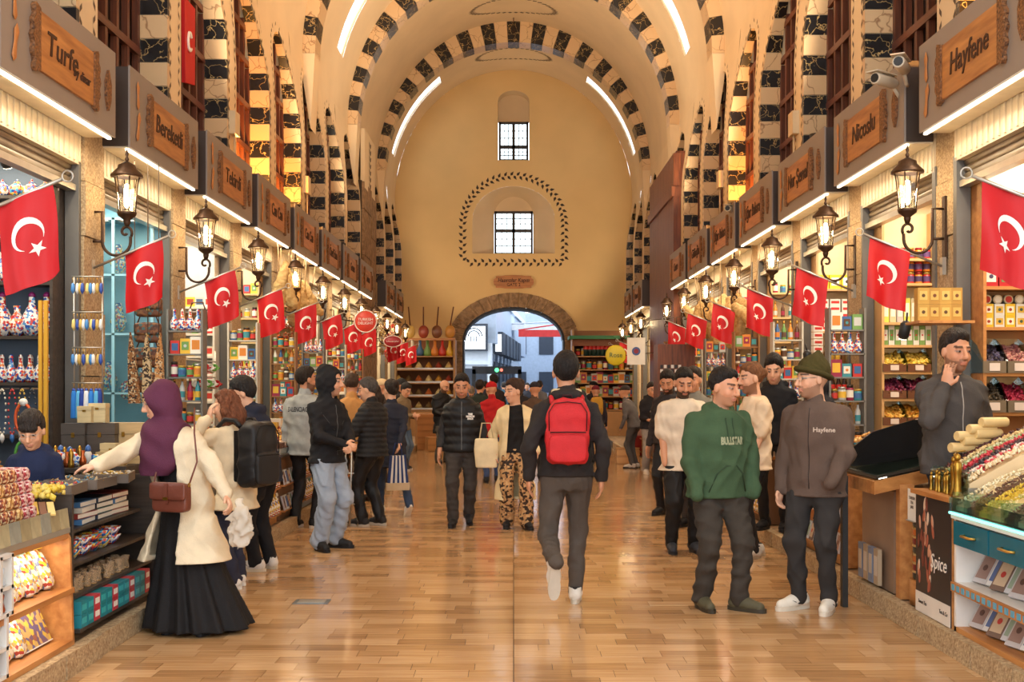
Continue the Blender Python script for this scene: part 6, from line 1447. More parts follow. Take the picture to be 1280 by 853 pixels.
for i, z in enumerate(zs): srow(-1, 2, W, z, mug if i % 2 == 0 else SW, 6 if i % 2 == 0 else 5, ('printed souvenir mug' if i % 2 == 0 else 'boxed sweets')+' on the %s shelf of the white grid' % ['lowest', 'second lowest', 'third lowest', 'fourth lowest', 'second highest', 'top'][i], 'mug' if i % 2 == 0 else 'box', 'goods on the white grid in the third left shop')
row(mug, 6, (-3.42, 12.3, 1.60), (-3.38, 13.2, 1.60), 'souvenir mug hanging on the front rack of the third left-hand shop', 'mug', 'hanging mugs', rot=(1.2,0,.6)); row(mug[::-1], 5, (-3.42, 12.3, 1.78), (-3.38, 13.1, 1.78), 'souvenir mug on the upper front rack of the third left-hand shop', 'mug', 'hanging mugs', rot=(1.2,0,.6))
tag(MB().tube([(-3.45,12.2,1.70),(-3.42,13.3,1.70)], .008, 5).tube([(-3.45,12.2,1.88),(-3.42,13.3,1.88)], .008, 5).tube([(-3.45,12.2,.9),(-3.45,12.2,2.0)], .008, 5).tube([(-3.42,13.3,.9),(-3.42,13.3,2.0)], .008, 5).build('mug_rack', M_STEEL), 'steel rack of hanging mugs before the third left-hand shop', 'rack')
# RIGHT shop 1: numbered spice shop
W = .62; zs = (1.40, 1.70, 2.05, 2.36, 2.67)
su = shelf_unit(1, 0, W, zs, M_OAKX, 'oak shelf unit of tins and dried flowers in the shop numbered 51', flat(C(196,140,88), .5))
pn = MB().box(-W/2, W/2, -.28, -.26, 2.93, 3.3).build('header_panel', flat(C(238,226,206), .5), su)
o = put(text_mesh('51', .075, bold=.001), 'number', (-.20, -.284, 3.02), (PI/2,0,0), pn); o.data.materials.append(flat(C(150,40,36), .5))
MB().tube([(-.20+.058*math.cos(a), -.283, 3.02+.058*math.sin(a)) for a in np.linspace(0, 2*PI, 24)[:-1]], .004, 4, closed=True).build('number_ring', flat(C(150,40,36), .5), pn)
for x in (-.03, .05): MB().lathe([(.045,-.004),(.045,.0)], 14, 0, (x,-.282,3.02), 'y').build('orange_slice', flat(C(226,140,40), .5), pn)
MB().tube([(.09,-.29,3.05),(.22,-.29,3.08)], .016, 6).tube([(.10,-.29,3.02),(.24,-.29,3.0)], .016, 6).build('cinnamon_sticks', flat(C(130,66,34), .6), pn)
jr = k_jar(.042, .11, C(60,44,34), C(196,160,70), C(236,228,210)); rb = [k_box(.105,.07,.155, C(176,28,36), C(226,218,206), c3=C(70,60,90)), k_box(.105,.07,.155, C(176,28,36), C(110,130,80), c3=C(60,40,60))]; yt = [k_box(.075,.06,.09, C(222,176,40), C(236,220,190), 'tea_tin', c3=C(150,50,30)), k_box(.075,.06,.09, C(206,202,190), C(200,160,60), 'tea_tin', c3=C(60,80,60))]
srow(1, 0, W, 2.67, jr, 6, 'white-labelled jar with gold lid on the top shelf under number 51', 'jar', 'jars under number 51'); srow(1, 0, W, 2.78, jr, 2, 'white-labelled jar stacked on the jars under number 51', 'jar', 'jars under number 51', scale=.9)
srow(1, 0, W, 2.36, rb, 5, 'red carton with a pictured cup on the shelf below the white-labelled jars', 'carton', 'red cartons in shop 51')
srow(1, 0, W, 2.05, yt, 7, 'small yellow tea tin in the lower tier above the dried flowers', 'tin', 'tea tins in shop 51'); srow(1, 0, W, 2.141, yt, 7, 'small yellow tea tin in the upper tier above the dried flowers', 'tin', 'tea tins in shop 51'); 
cap = [kit(('round_tin', MB().lathe([(.036,0),(.036,.05),(.033,.053)], 12, 0, ax='y').mesh('round_tin', M_STEEL)), ('lid_print', MB().lathe([(.026,-.002),(.026,.0)], 12, 0, ax='y').mesh('lid_print', flat(c, .4)))) for c in (C(190,50,46), C(230,220,200))]
srow(1, 0, W, 2.268, cap, 7, 'round tin lying on its side atop the yellow tea tins', 'tin', 'round tins in shop 51')
def bin_(x, y, z, w, d, h, cols, label, seed, shape='nut', size=.012, n=150, mt=None, rz=0.0):
    t = empty('goods_bin', (x, y, z), rz, label, 'bin')
    MB().box(-w/2, w/2, -d/2, -d/2+.006, 0, h*.34).build('front_panel', mt or flat(C(120,104,84), .4), t); MB().box(-w/2, w/2, d/2-.006, d/2, 0, h).build('back_panel', M_GLASS, t)
    for s in (-1, 1): MB().prism([(-d/2,0),(d/2,0),(d/2,h),(0,h*.8),(-d/2,h*.34)], s*w/2-.003, s*w/2+.003, lambda u, v, q: (q, u, v)).build('side_pane', M_TGLASS, t)
    MB().prism([(-d/2+.01,.0),(d/2-.01,.0),(d/2-.01,h*.7),(-d/2+.01,h*.26)], -w/2+.006, w/2-.006, lambda u, v, q: (q, u, v)).build('heap_core', flat(cols[0], .7), t)
    stuff_mound('heap', lambda u, v: (-w/2+.015+(w-.03)*u, -d/2+.012+(d-.024)*v, h*(.28+.5*v**.8)+.008*math.sin(9*u)), size, n, cols, seed, t, shape)
    MB().box(-.04, .04, -d/2-.004, -d/2-.001, h*.06, h*.28).build('price_card', flat(C(226,206,190), .6), t)
    return t
for i, (cols, nm) in enumerate((((C(74,56,66), C(50,40,44), C(96,84,110)), 'dried lavender'), ((C(190,120,110), C(160,90,90), C(214,160,140)), 'dried rosebuds'), ((C(90,72,50), C(60,50,36), C(120,100,70)), 'dried tea leaves'), ((C(170,30,60), C(196,50,80), C(140,20,44)), 'dried hibiscus'))):
    bin_(3.65+.19*(i % 2), YP(1,1)-.38, 1.70 if i < 2 else 1.40, .18, .24, .27, cols, 'glass bin of %s on the oak shelves of shop 51' % nm, i, 'flake', .013, 190)
# RIGHT shop 2
W = .52; zs = (1.22, 1.48, 1.74, 2.0, 2.22, 2.6, 2.84); shelf_unit(1, 1, W, zs, flat(C(206,160,104), .5), 'lit shelf unit of jars, tubes and dried fruit in the second right-hand shop', flat(C(226,196,150), .5))
oj = [k_jar(.038, .11, C(214,130,40), C(150,40,40), C(70,50,90)), k_jar(.038, .11, C(190,50,44), C(170,140,70), C(90,60,110))]
srow(1, 1, W, 2.6, oj, 6, 'orange and purple jar in the lower tier of the second right-hand shop', 'jar', 'orange jars in the second right shop'); srow(1, 1, W, 2.72, oj[::-1], 6, 'orange and purple jar in the upper tier of the second right-hand shop', 'jar', 'orange jars in the second right shop'); srow(1, 1, W, 2.84, oj, 6, 'orange jar on the very top shelf of the second right-hand shop', 'jar', 'orange jars in the second right shop')
srow(1, 1, W, 2.22, [k_box(.06,.06,.24, c, C(236,230,216)) for c in (C(226,210,90), C(206,190,150), C(190,180,176))], 7, 'tall pale carton behind the hanging flag in the second right-hand shop', 'carton', 'tall cartons in the second right shop'); srow(1, 1, W, 2.0, [k_box(.055,.055,.19, C(120,160,90), C(236,232,222), 'tube_carton', c3=C(196,40,50)), k_box(.055,.055,.19, C(226,226,216), C(110,150,80), 'tube_carton', c3=C(200,60,60))], 8, 'slim green and white carton with a rose on the shelf above the dried fruit', 'carton', 'slim rose cartons')
for i, (cols, nm, z) in enumerate((((C(222,180,60), C(230,200,90)), 'dried mango', 1.74), ((C(120,30,60), C(90,20,50), C(150,50,80)), 'dried purple petals', 1.48), ((C(226,160,50), C(214,140,40), C(236,190,90)), 'dried orange slices', 1.22))):
    for j in (0, 1): bin_(3.69+.24*j, YP(1,2)-.38, z, .23, .24, .23, cols, '%s bin of %s in the second right-hand shop' % (('left', 'right')[j], nm), 20+i*2+j, 'flake', .022, 110, flat(C(110,66,40), .5))
gt = [k_box(.085,.085,.125, C(190,146,66), C(214,176,96), 'gold_caddy', c3=C(90,60,30)), k_box(.085,.085,.125, C(176,130,56), C(206,166,86), 'gold_caddy', c3=C(110,60,30))]
tag(MB().box(3.08, 3.50, 8.8, 9.12, 2.08, 2.10).build('bracket_shelf', M_OAK), 'small bracket shelf of gold caddies on the first right pier', 'shelf')
for j in range(2): row(gt, 4-j*0, (3.08, 8.88, 2.10+.126*j), (3.42, 8.88, 2.10+.126*j), 'gold tea caddy in the %s tier on the bracket shelf' % ('lower', 'upper')[j], 'caddy', 'gold caddies on the bracket shelf')
spotlamp((3.12, 9.3, 1.98), (.35,.1,0), 'black can spotlight hanging by the stallholder\'s head'); spotlamp((3.05, 12.0, 1.83), (.3,-.2,0), 'black can spotlight hanging above the black headscarf')
# RIGHT shop 3
W = .46; zs = (1.2, 1.52, 1.86, 2.25, 2.75); shelf_unit(1, 2, W, zs, flat(C(200,160,112), .5), 'shelf unit with syrup bottles and tea boxes in the third right-hand shop', flat(C(216,190,150), .5))
srow(1, 2, W, 2.75, [k_box(.13,.08,.17, C(226,186,40), C(240,236,226), 'tea_box', c3=C(60,50,40))], 3, 'yellow tea box on the top shelf of the third right-hand shop', 'box', 'yellow tea boxes')
wb = k_box(.12,.08,.075, C(236,230,222), C(200,50,48), 'tea_box', (.1,.9,.3,.7))
for j in range(5): srow(1, 2, W, 2.25+.077*j, wb, 3, 'white and red carton in layer %s below the yellow tea boxes' % ('one', 'two', 'three', 'four', 'five')[j], 'carton', 'stacked white and red cartons')
for j in range(7): place(wb, (3.40-.0*j, 13.0, 1.75+.077*j), nth('white and red carton in the tower beside the second right pier', j, 'bottom'), 'carton', 'carton tower', rz=.2, scale=.9)
cb = k_bottle([(.03,0),(.032,.01),(.032,.11),(.014,.17),(.013,.22)], flat(C(40,14,12), .1), flat(C(180,30,30), .3), 'syrup_bottle', 'cap', (.0325,.05,.10,flat(C(190,36,36), .4)))
srow(1, 2, W, 1.52, cb, 6, 'dark syrup bottle with red label in the third right-hand shop', 'bottle', 'syrup bottles', dy=.2); srow(1, 2, W, 1.86, [k_bottle([(.03,0),(.03,.12),(.013,.16),(.012,.2)], flat(c, .1), M_BLACK, 'oil_bottle', 'cap') for c in (C(196,160,60), C(90,60,30), C(160,130,50))], 6, 'amber oil bottle above the syrup bottles', 'bottle', 'oil bottles'); srow(1, 2, W, 1.2, SW, 4, 'small mixed carton below the syrup bottles', 'carton', 'cartons below the syrup bottles')
tag(MB().box(3.24, 3.62, 12.9, 13.15, 1.70, 1.745).build('bracket_shelf', M_OAK), 'bracket shelf under the leaning carton tower', 'shelf')
# remaining shops: mixed shelves
PAL = [C(196,52,44), C(226,180,60), C(236,228,212), C(60,100,150), C(110,150,80), C(214,130,50), C(90,60,40), C(190,190,186), C(150,40,70), C(60,140,150)]
MIXJ = [k_jar(.035+.006*(i % 2), .11+.02*(i % 3), PAL[i], (C(196,160,70), C(180,176,168), C(60,50,44))[i % 3], PAL[(i+4) % 10]) for i in range(10)]
MIXB = [k_box(.09+.01*(i % 3), .07, .13+.02*(i % 3), PAL[i], PAL[(i+3) % 10], c3=PAL[(i+6) % 10] if i % 2 else None) for i in range(10)]
MIXT = [k_bottle([(.026,0),(.028,.01),(.028,.12),(.012,.16),(.011,.19)], flat(PAL[i], .2), M_GOLD, 'bottle', 'cap', (.0285,.03,.09,flat(PAL[(i+2) % 10], .5))) for i in range(10)]
LV = ['lowest', 'second', 'third', 'fourth', 'fifth', 'top']
for side in (-1, 1):
    for k in range(3, 8):
        if side > 0 and k == 7: continue
        W = .46-.04*(k-3); zs = [1.2+.34*i for i in range(6)]; nm = '%s %s-hand shop' % (ORD[k].replace(' nearest', ''), 'left' if side < 0 else 'right')
        shelf_unit(side, k, W, zs, flat([C(206,170,120), C(150,100,60), C(196,190,176)][k % 3], .5), 'shelf unit of mixed jars and cartons in the %s' % nm, flat(C(220,196,158), .5))
        for i, z in enumerate(zs):
            kk = (MIXJ, MIXB, MIXT)[(i+k+side) % 3]; o = (i*3+k) % 10; what = ('jar', 'carton', 'bottle')[(i+k+side) % 3]
            n = max(3, int(W/.10)); srow(side, k, W, z, kk[o:]+kk[:o], n, 'bright %s on the %s shelf of the %s' % (what, LV[i], nm), what, 'goods in the '+nm, dy=.17)

# narrow racks of goods standing before the piers
for side in (-1, 1):
    for k in range(2, 8):
        if side > 0 and k == 7: continue
        nm = '%s pier on the %s' % (ORD[k-1].replace(' nearest', ''), 'left' if side < 0 else 'right'); xc, yy = side*3.24, YP(side, k)-.40
        t = empty('goods_rack', (xc, yy, 0), 0, 'narrow rack of bright goods standing before the '+nm, 'rack'); m = flat([C(196,190,176), C(150,104,62), C(120,116,110)][k % 3], .5)
        for x in (-.17, .17): MB().box(x-.01, x+.01, -.08, .08, .12, 2.36).build('upright', m, t)
        for j in range(6): MB().box(-.17, .17, -.08, .08, .985+.23*j, 1.0+.23*j).build('shelf', m, t)
        for j in range(6):
            kk = (MIXT, MIXJ, MIXB, flask, MIXB, MIXJ)[(j+k*2+(side > 0)) % 6]; o = (j*2+k) % len(kk); what = ('bottle', 'jar', 'carton', 'flask', 'carton', 'jar')[(j+k*2+(side > 0)) % 6]
            row(kk[o:]+kk[:o], 4 if what != 'carton' else 3, (xc-.155, yy-.02, 1.0+.23*j), (xc+.155, yy-.02, 1.0+.23*j), '%s on the %s shelf of the rack before the %s' % (what, LV[j], nm), what, 'goods on the pier racks', scale=1.0)
# ------------------------------------------------------------------ stalls and counters along both kerbs
def lane(name, cols, x0, x1, y0, y1, z0, z1, parent, seed, n, size, shape='nut'):
    MB().prism([(x0, z0-.04), (x1, z0-.04), (x1, z1-.012), ((x0+x1)/2, (z0+z1)/2+.005), (x0, z0-.012)] if x1 > x0 else [(x1, z0-.04), (x0, z0-.04), (x0, z0-.012), ((x0+x1)/2, (z0+z1)/2+.005), (x1, z1-.012)], y0+.002, y1-.002, lambda u, v, h: (u, h, v)).build(name+'_bed', flat(cols[0], .7), parent)
    return stuff_mound(name, lambda u, v: (x0+(x1-x0)*v, y0+.01+(y1-y0-.02)*u, z0+(z1-z0)*v+.012*math.sin(PI*u)+.03*math.sin(PI*v)), size, n, cols, seed, parent, shape)
# --- near right: white glazed display counter with teal drawers
KXR = 2.64; y0, y1 = 4.9, 6.95
t = empty('display_counter', (0, 0, 0), 0, 'white display counter with teal drawers and glass spice trays at the near right', 'counter'); wm = flat(C(236,230,222), .35); teal = mat('teal_lacquer', C(24,104,124), .2, var=.1)
MB().box(KXR, 3.15, y1-.03, y1, .13, .84).build('end_panel', wm, t); MB().box(KXR+.45, KXR+.47, y0, y1, .13, .84).build('back_panel', wm, t); MB().box(KXR-.02, 3.15, y0, y1, .81, .845).build('worktop', wm, t)
MB().box(KXR, 3.1, y0, y1, .13, .165).build('bottom_shelf', M_OAK, t); MB().box(KXR, 3.1, y0, y1, .40, .43).build('middle_shelf', wm, t)
MB().box(KXR-.022, KXR, y0, y1, .375, .43).build('shelf_edge', M_OAK, t)
for i in range(22): MB().box(KXR-.026, KXR-.022, y1-.06-i*.075, y1-.02-i*.075, .385, .42).build('edge_tile', flat(C(90,160,190), .3), t)
for i in range(4):
    ya = y1-.02-.52*(i+1); d = MB().box(KXR-.02, KXR+.02, ya, ya+.50, .66, .80).build('drawer', teal, t); MB().tube([(KXR-.02,ya+.17,.73),(KXR-.05,ya+.19,.73),(KXR-.05,ya+.31,.73),(KXR-.02,ya+.33,.73)], .008, 6).build('handle', M_GOLD, d)
MB().box(KXR-.03, KXR-.022, y0, y1, .845, .94).build('glass_front', M_TGLASS, t); MB().box(KXR-.034, KXR-.018, y0, y1, .838, .850).build('light_edge', emit('teal_glow', (.25,.95,.85), 1.4), t)
SP = [((C(226,206,160), C(236,224,190)), 'white mulberry'), ((C(96,64,44), C(120,80,54)), 'brown seed'), ((C(222,190,60), C(206,170,50)), 'yellow raisin'), ((C(226,204,140), C(190,180,100)), 'green raisin'), ((C(84,54,40), C(110,70,50)), 'dark pepper'), ((C(226,190,150), C(206,170,130)), 'beige almond'), ((C(150,150,70), C(120,130,60)), 'green pistachio'), ((C(176,60,40), C(196,80,50)), 'red pepper'), ((C(226,140,40), C(236,160,60)), 'orange powder')]
for i, (cols, nm) in enumerate(SP):
    yb = y1-.03-i*.17; s_ = lane('spice_heap', cols, KXR, KXR+.50, yb-.165, yb, .90, 1.14, t, 100+i, 230, .0085); s_['label'] = nm+' heap'
    MB().box(KXR-.02, KXR+.5, yb-.002, yb+.002, .85, .97).build('divider', M_TGLASS, t)
# packs on the open shelves
bk = [k_box(.13,.022,.20, c, c2, 'gift_pack', (.1,.9,.15,.9), c3) for c, c2, c3 in ((C(196,190,190), C(150,120,110), C(90,60,50)), (C(226,222,218), C(90,110,160), None), (C(120,96,84), C(206,180,150), C(190,60,50)), (C(206,206,210), C(150,170,150), None))]
for z, ofs, nm, gp in ((.44, .10, 'flat gift pack leaning on the upper open shelf of the white counter', 'packs on the upper open shelf'), (.175, .08, 'flat gift pack leaning on the lower open shelf of the white counter', 'packs on the lower open shelf')):
    for i in range(13): place(bk[i % 4], (KXR+ofs+.03*(i % 2), y1-.13-.125*i, z), nth(nm, i, 'far end'), 'pack', gp, rot=(-.55, 0, -PI/2+.25), scale=.95)
# --- poster cabinet with brass grinders
YA, YB = 6.98, 7.60
t = empty('poster_cabinet', (0, 0, 0), 0, 'cabinet faced with a dark poster of spice spoons beside the white counter', 'cabinet')
MB().box(KXR, 3.38, YA, YB, .13, .90).build('carcass', M_OAKX, t); MB().box(KXR-.03, 3.4, YA-.02, YB+.03, .90, .93).build('worktop', M_OAK, t)
ps = MB().box(KXR-.008, KXR, YA+.01, YB-.01, .14, .895).build('poster', mat('poster_dark', C(54,44,40), .35, var=.2), t); MB().box(KXR-.010, KXR-.008, YA+.01, YB-.01, .14, .27).build('white_band', flat(C(230,222,212), .4), ps)
for i in range(34):
    yy, zz, a = R_.uniform(YA+.28, YB-.05), R_.uniform(.33, .86), R_.uniform(-.4, .4); MB().prism([(.018*math.cos(q)*1.0, .045*math.sin(q)) for q in np.linspace(0, 2*PI, 9)[:-1]], 0, .002, lambda u, v, h: (KXR-.0085-h-.00002*i, yy+u*math.cos(a)-v*math.sin(a), zz+u*math.sin(a)+v*math.cos(a))).build('painted_spoon', flat(R_.choice((C(176,96,70), C(206,150,120), C(130,66,50), C(226,196,170))), .5), ps)
for tx_, sz, z_, y_, m_ in (('Spice', .13, .50, YA+.20, flat(C(240,232,222), .4)), ('Sweet Tea', .035, .21, YB-.14, flat(C(60,50,46), .5)), ('Tea & Co', .035, .21, YA+.12, flat(C(60,50,46), .5))):
    o = put(text_mesh(tx_, sz, depth=.001, shear=.2), 'lettering', (KXR-.012, y_, z_), (PI/2, 0, -PI/2), ps); o.data.materials.append(m_)
gr = [kit(('pepper_grinder', MB().lathe([(.034,0),(.036,.01),(.024,.05),(.022,.14),(.026,.15),(.026,.20),(.012,.22)], 12, 0).mesh('pepper_grinder', M_BRASS)), ('dome', MB().lathe([(.012,.22),(.022,.235),(.016,.255),(.003,.262)], 10, 0).mesh('dome', M_BRASS)), ('crank', MB().tube([(0,0,.26),(0,0,.275),(.05,0,.278)], .004, 5).mesh('crank', M_BRASS)))]
for i, (dy, sc_, nm) in enumerate(((.05, 1.0, 'tallest brass grinder at the corner of the poster cabinet'), (.13, .92, 'brass grinder second from the corner of the poster cabinet'), (.21, .55, 'small brass grinder third from the corner'), (.28, .5, 'small dark grinder fourth from the corner'), (.35, .5, 'small brass grinder fifth from the corner'), (.42, .52, 'small brass grinder sixth from the corner'), (.49, .45, 'smallest brass grinder farthest from the corner'))):
    place(gr[0], (KXR+.05+.01*(i % 2), YA+dy, .93), nm, 'grinder', 'brass grinders on the poster cabinet', rz=i, scale=sc_)
t = empty('sweet_trays', (0, 0, 0), 0, 'raised glass trays of red, cream and green sweets behind the brass grinders', 'tray'); xa = 2.74
MB().box(xa-.008, xa, YA+.01, YB, .93, 1.07).build('glass_front', M_TGLASS, t); MB().box(xa, 3.38, YA+.01, YB, .93, .985).build('tray_base', M_STEEL, t)
LN = (((C(226,196,150), C(236,214,176)), 'nut'), ((C(206,60,70), C(226,206,190)), 'ball'), ((C(60,44,50), C(90,60,60)), 'nut'), ((C(176,34,50), C(200,50,60)), 'nut'), ((C(150,160,110), C(190,190,150)), 'ball'), ((C(214,180,120), C(226,200,150)), 'flake'), ((C(70,36,34), C(96,50,44)), 'nut'))
for i, (cols, nm) in enumerate(LN):
    yb = YA+.02+(i+1)*.083; lane('sweet_heap', cols, xa+.01, 3.36, yb-.083, yb, 1.02, 1.33, t, 130+i, 150, .015, nm); MB().box(xa, xa+.6, yb-.002, yb+.002, .98, 1.08).build('divider', M_TGLASS, t)
for i in range(6): tag(MB().lathe([(.03,-.10),(.034,-.09),(.034,.09),(.03,.10)], 10, 0, (0,0,0), 'x').build('sweet_roll', flat(C(222,190,130), .6), None, (2.93+.08*(i % 3)+.04*(i//3), 7.56-.0*(i//3), 1.20+.045*(i % 3)+.075*(i//3)), .3), nth('pale rolled sweet stacked on the raised sweet trays', i, 'bottom'), 'sweet', 'pale sweet rolls')
# --- banded tins stacked under a paper card
t0 = [kit(('round_tin', MB().lathe([(.135,0),(.14,.008),(.14,.048),(.135,.056)], 20, 0).mesh('round_tin', flat(c, .3))), ('rim', MB().lathe([(.142,.044),(.142,.056),(.13,.058)], 20, 0, cap=False).mesh('rim', flat(C(190,150,90), .4)))) for c in (C(40,52,50), C(120,30,34), C(190,100,44))]
tag(MB().lathe([(.16,.13),(.16,.30)], 20, 0).build('round_plinth', M_OAK, None, (2.83, 7.80, 0)), 'low round wooden plinth under the banded tins', 'plinth')
for i in range(9): place(t0[i % 3], (2.83, 7.80, .30+.0585*i), 'flat banded tin, number %s from the bottom of the round stack' % ('one', 'two', 'three', 'four', 'five', 'six', 'seven', 'eight', 'nine')[i], 'tin', 'banded tins')
pc = tag(MB().box(0, .002, -.085, .085, 0, .21).build('paper_card', flat(C(236,230,220), .6), None, (2.665, 7.76, .70)), 'white printed card in front of the banded tins', 'card'); MB().box(-.014, 0, -.085, .085, -.006, .0).build('card_clip', M_STEEL, pc)
o = put(text_mesh('TURKISH\nTEA\nJARS', .03, depth=.0005), 'lettering', (-.001, 0, .12), (PI/2,0,-PI/2), pc); o.data.materials.append(M_INK)
# --- oak counter with slanting glass top next to the man in the beanie
t = empty('oak_counter', (2.86, 8.55, 0), 0, 'slanting oak counter with glass top and black lid beside the brown fleece', 'counter')
for (x, y) in ((-.15, -.52), (.45, -.30)): MB().box(x-.05, x+.05, y-.04, y+.04, .13, .92).build('leg', M_WALNUT if x > 0 else M_OAK, t)
MB().box(-.17, .5, -.34, .40, .13, .85).build('body', flat(C(150,120,96), .5), t)
def slab(z0, z1, e, m, nm): MB().add([(-.38-e,-.62-e,.86+z0), (.62,-.18-e,1.02+z0), (.62,.42,1.02+z0), (-.38-e,.38,.86+z0), (-.38-e,-.62-e,.86+z1), (.62,-.18-e,1.02+z1), (.62,.42,1.02+z1), (-.38-e,.38,.86+z1)], [(0,3,2,1),(4,5,6,7),(0,1,5,4),(1,2,6,5),(2,3,7,6),(3,0,4,7)]).build(nm, m, t)
slab(0, .09, .02, M_OAKX, 'apron'); slab(.09, .10, -.02, flat(C(66,62,54), .2), 'display_bed'); slab(.13, .138, 0, M_TGLASS, 'glass_top'); slab(.105, .125, .0, flat(C(60,54,46), .3), 'inner_frame')
MB().prism([(-.40,-.02),(.36,.06),(.36,.34),(.1,.33),(-.2,.24),(-.38,.10)], .0, .02, lambda u, v, h: (u, .05+h, 1.02+v)).build('black_lid', mat('black_acrylic', (.012,.011,.011), .12, var=.05), t)
MB().lathe([(.03,0),(.028,.02)], 10, 0, (-.30,-.50,.965)).build('lamp_disc', emit('counter_lamp', (1,.9,.7), 14), t)
tag(MB().box(-.02, .02, -.03, .03, .0, .95).build('black_post', M_BLACK, None, (2.40, 8.42, 0)), 'black upright post in front of the oak counter', 'post')
row([k_box(.10,.03,.26, C(176,150,120), C(206,190,170)), k_box(.10,.03,.26, C(120,130,150), C(196,180,160))], 4, (2.64, 8.35, .16), (2.64, 8.85, .16), 'tall boxed set leaning against the oak counter', 'box', 'boxed sets by the oak counter', rz=-PI/2)
# --- near left: oak display with two slanting shelves of wrapped sweets
KXL = -2.47; y0, y1 = 4.6, 6.58
t = empty('sweet_display', (0, 0, 0), 0, 'oak display stand with slanting shelves of wrapped sweets at the near left', 'display stand')
MB().prism([(KXL-.02,.13),(KXL-.75,.13),(KXL-.75,.86),(KXL-.10,.86),(KXL-.04,.74)], y1-.025, y1, lambda u, v, h: (u, h, v)).build('end_panel', M_OAK, t)
MB().box(KXL-.75, KXL-.73, y0, y1, .13, .86).build('back_panel', M_OAK, t); MB().box(KXL-.45, KXL-.02, y0, y1, .13, .165).build('bottom_shelf', M_OAK, t); MB().box(KXL-.45, KXL-.02, y0, y1, .43, .46).build('middle_shelf', M_OAK, t); MB().box(KXL-.75, KXL-.05, y0, y1, .74, .77).build('top_shelf', M_OAK, t)
MB().box(KXL-.06, KXL-.045, y0, y1, .77, .80).build('trim', M_STEEL, t)
light('display_led', 'AREA', (KXL-.12, 5.8, .73), 3.0, LED, t, size=.05, size_y=1.4, rot=(0,0,0)); light('display_led', 'AREA', (KXL-.12, 5.8, .42), 2.2, LED, t, size=.05, size_y=1.4)
pt = [kit(('stone_tile', MB().box(-.006, .006, -.062, .062, 0, .11).mesh('stone_tile', mat('tile_%d' % i, c, .4, var=.25, scale=14)))) for i, c in enumerate((C(176,164,128), C(160,146,110), C(150,150,136)))]
for i in range(15): place(pt[i % 3], (KXL-.05, y1-.07-.128*i, .80), nth('mottled slab of pressed sweets along the oak display', i, 'far end'), 'slab', 'slabs along the oak display', rot=(0,-.12,0))
# clear wrapped packs leaning on the shelves
def pillow(w, h, d, m, name):
    F = Field((-w/2-.02,-d/2-.02,-.02), (w/2+.02,d/2+.02,h+.02), .016); X, Y, Z = F.ax
    F.D = ((np.abs(X[:, None, None]/(w/2))**4+np.abs(Y[None, :, None]/(d/2))**2+np.abs((Z[None, None, :]-h/2)/(h/2))**4)**.5-1).astype(np.float32)*d/2
    F.wrinkle(.006, 3, (50, 110)); V, Q = F.mesh(); return np_mesh(name, V, Q, m)
pk = [kit(('sweet_pack', pillow(.125,.27,.085,P_SWEET,'sweet_pack')), ('card', MB().box(-.05,.05,-.044,-.041,.23,.275).mesh('card', flat(c, .5)))) for c in (C(226,180,60), C(236,232,224), C(60,130,110))]
for i in range(12): place(pk[i % 3], (KXL-.12-.02*(i % 2), y1-.10-.118*i, .465), nth('clear pack of wrapped sweets on the middle shelf of the oak display', i, 'far end'), 'pack', 'packs on the middle shelf', rot=(-.5,0,PI/2-.1))
for i in range(9): place(pk[(i+1) % 3], (KXL-.12-.02*(i % 2), y1-.47-.118*i, .17), nth('clear pack of wrapped sweets on the bottom shelf of the oak display', i, 'far end'), 'pack', 'packs on the bottom shelf', rot=(-.5,0,PI/2-.1))
bx = kit(('sweet_grid_box', MB().box(-.17,.17,-.02,.02,0,.27).mesh('sweet_grid_box', P_TILE)), ('frame', MB().box(-.175,.175,-.024,.0,-.006,0).box(-.175,.175,-.024,.0,.27,.276).mesh('frame', flat(C(230,222,210), .4)))); place(bx, (KXL-.14, y1-.24, .175), 'flat box of chequered sweets at the far end of the bottom shelf', 'box', None, rot=(-.40,0,PI/2))
def coffee_box(loc, label, sc=1.0):
    t = empty('coffee_gift_box', loc, PI/2, label, 'gift box'); t.scale = (sc,)*3; w = flat(C(226,220,212), .4)
    for x in (-.125, 0, .125): MB().box(x-.012, x+.012, -.05, .05, 0, .30).build('frame', w, t)
    for z in (0, .13, .285): MB().box(-.137, .137, -.05, .05, z, z+.018).build('frame', w, t)
    MB().box(-.137, .137, .045, .05, 0, .30).build('back_card', flat(C(120,100,84), .5), t)
    for x, z, m in ((-.062, .02, M_COPPER), (.062, .02, M_COPPER), (-.062, .15, M_BRASS), (.062, .15, flat(C(200,214,226), .3))): MB().lathe([(.036,0),(.04,.01),(.028,.05),(.034,.085)], 12, 0, (x,0,z)).build('cup', m, t)
coffee_box((KXL-.06, 5.62, .47), 'white gift box of copper coffee cups on the middle shelf at the left edge'); coffee_box((KXL-.06, 5.55, .17), 'white gift box of copper pots on the bottom shelf at the left edge', 1.05)
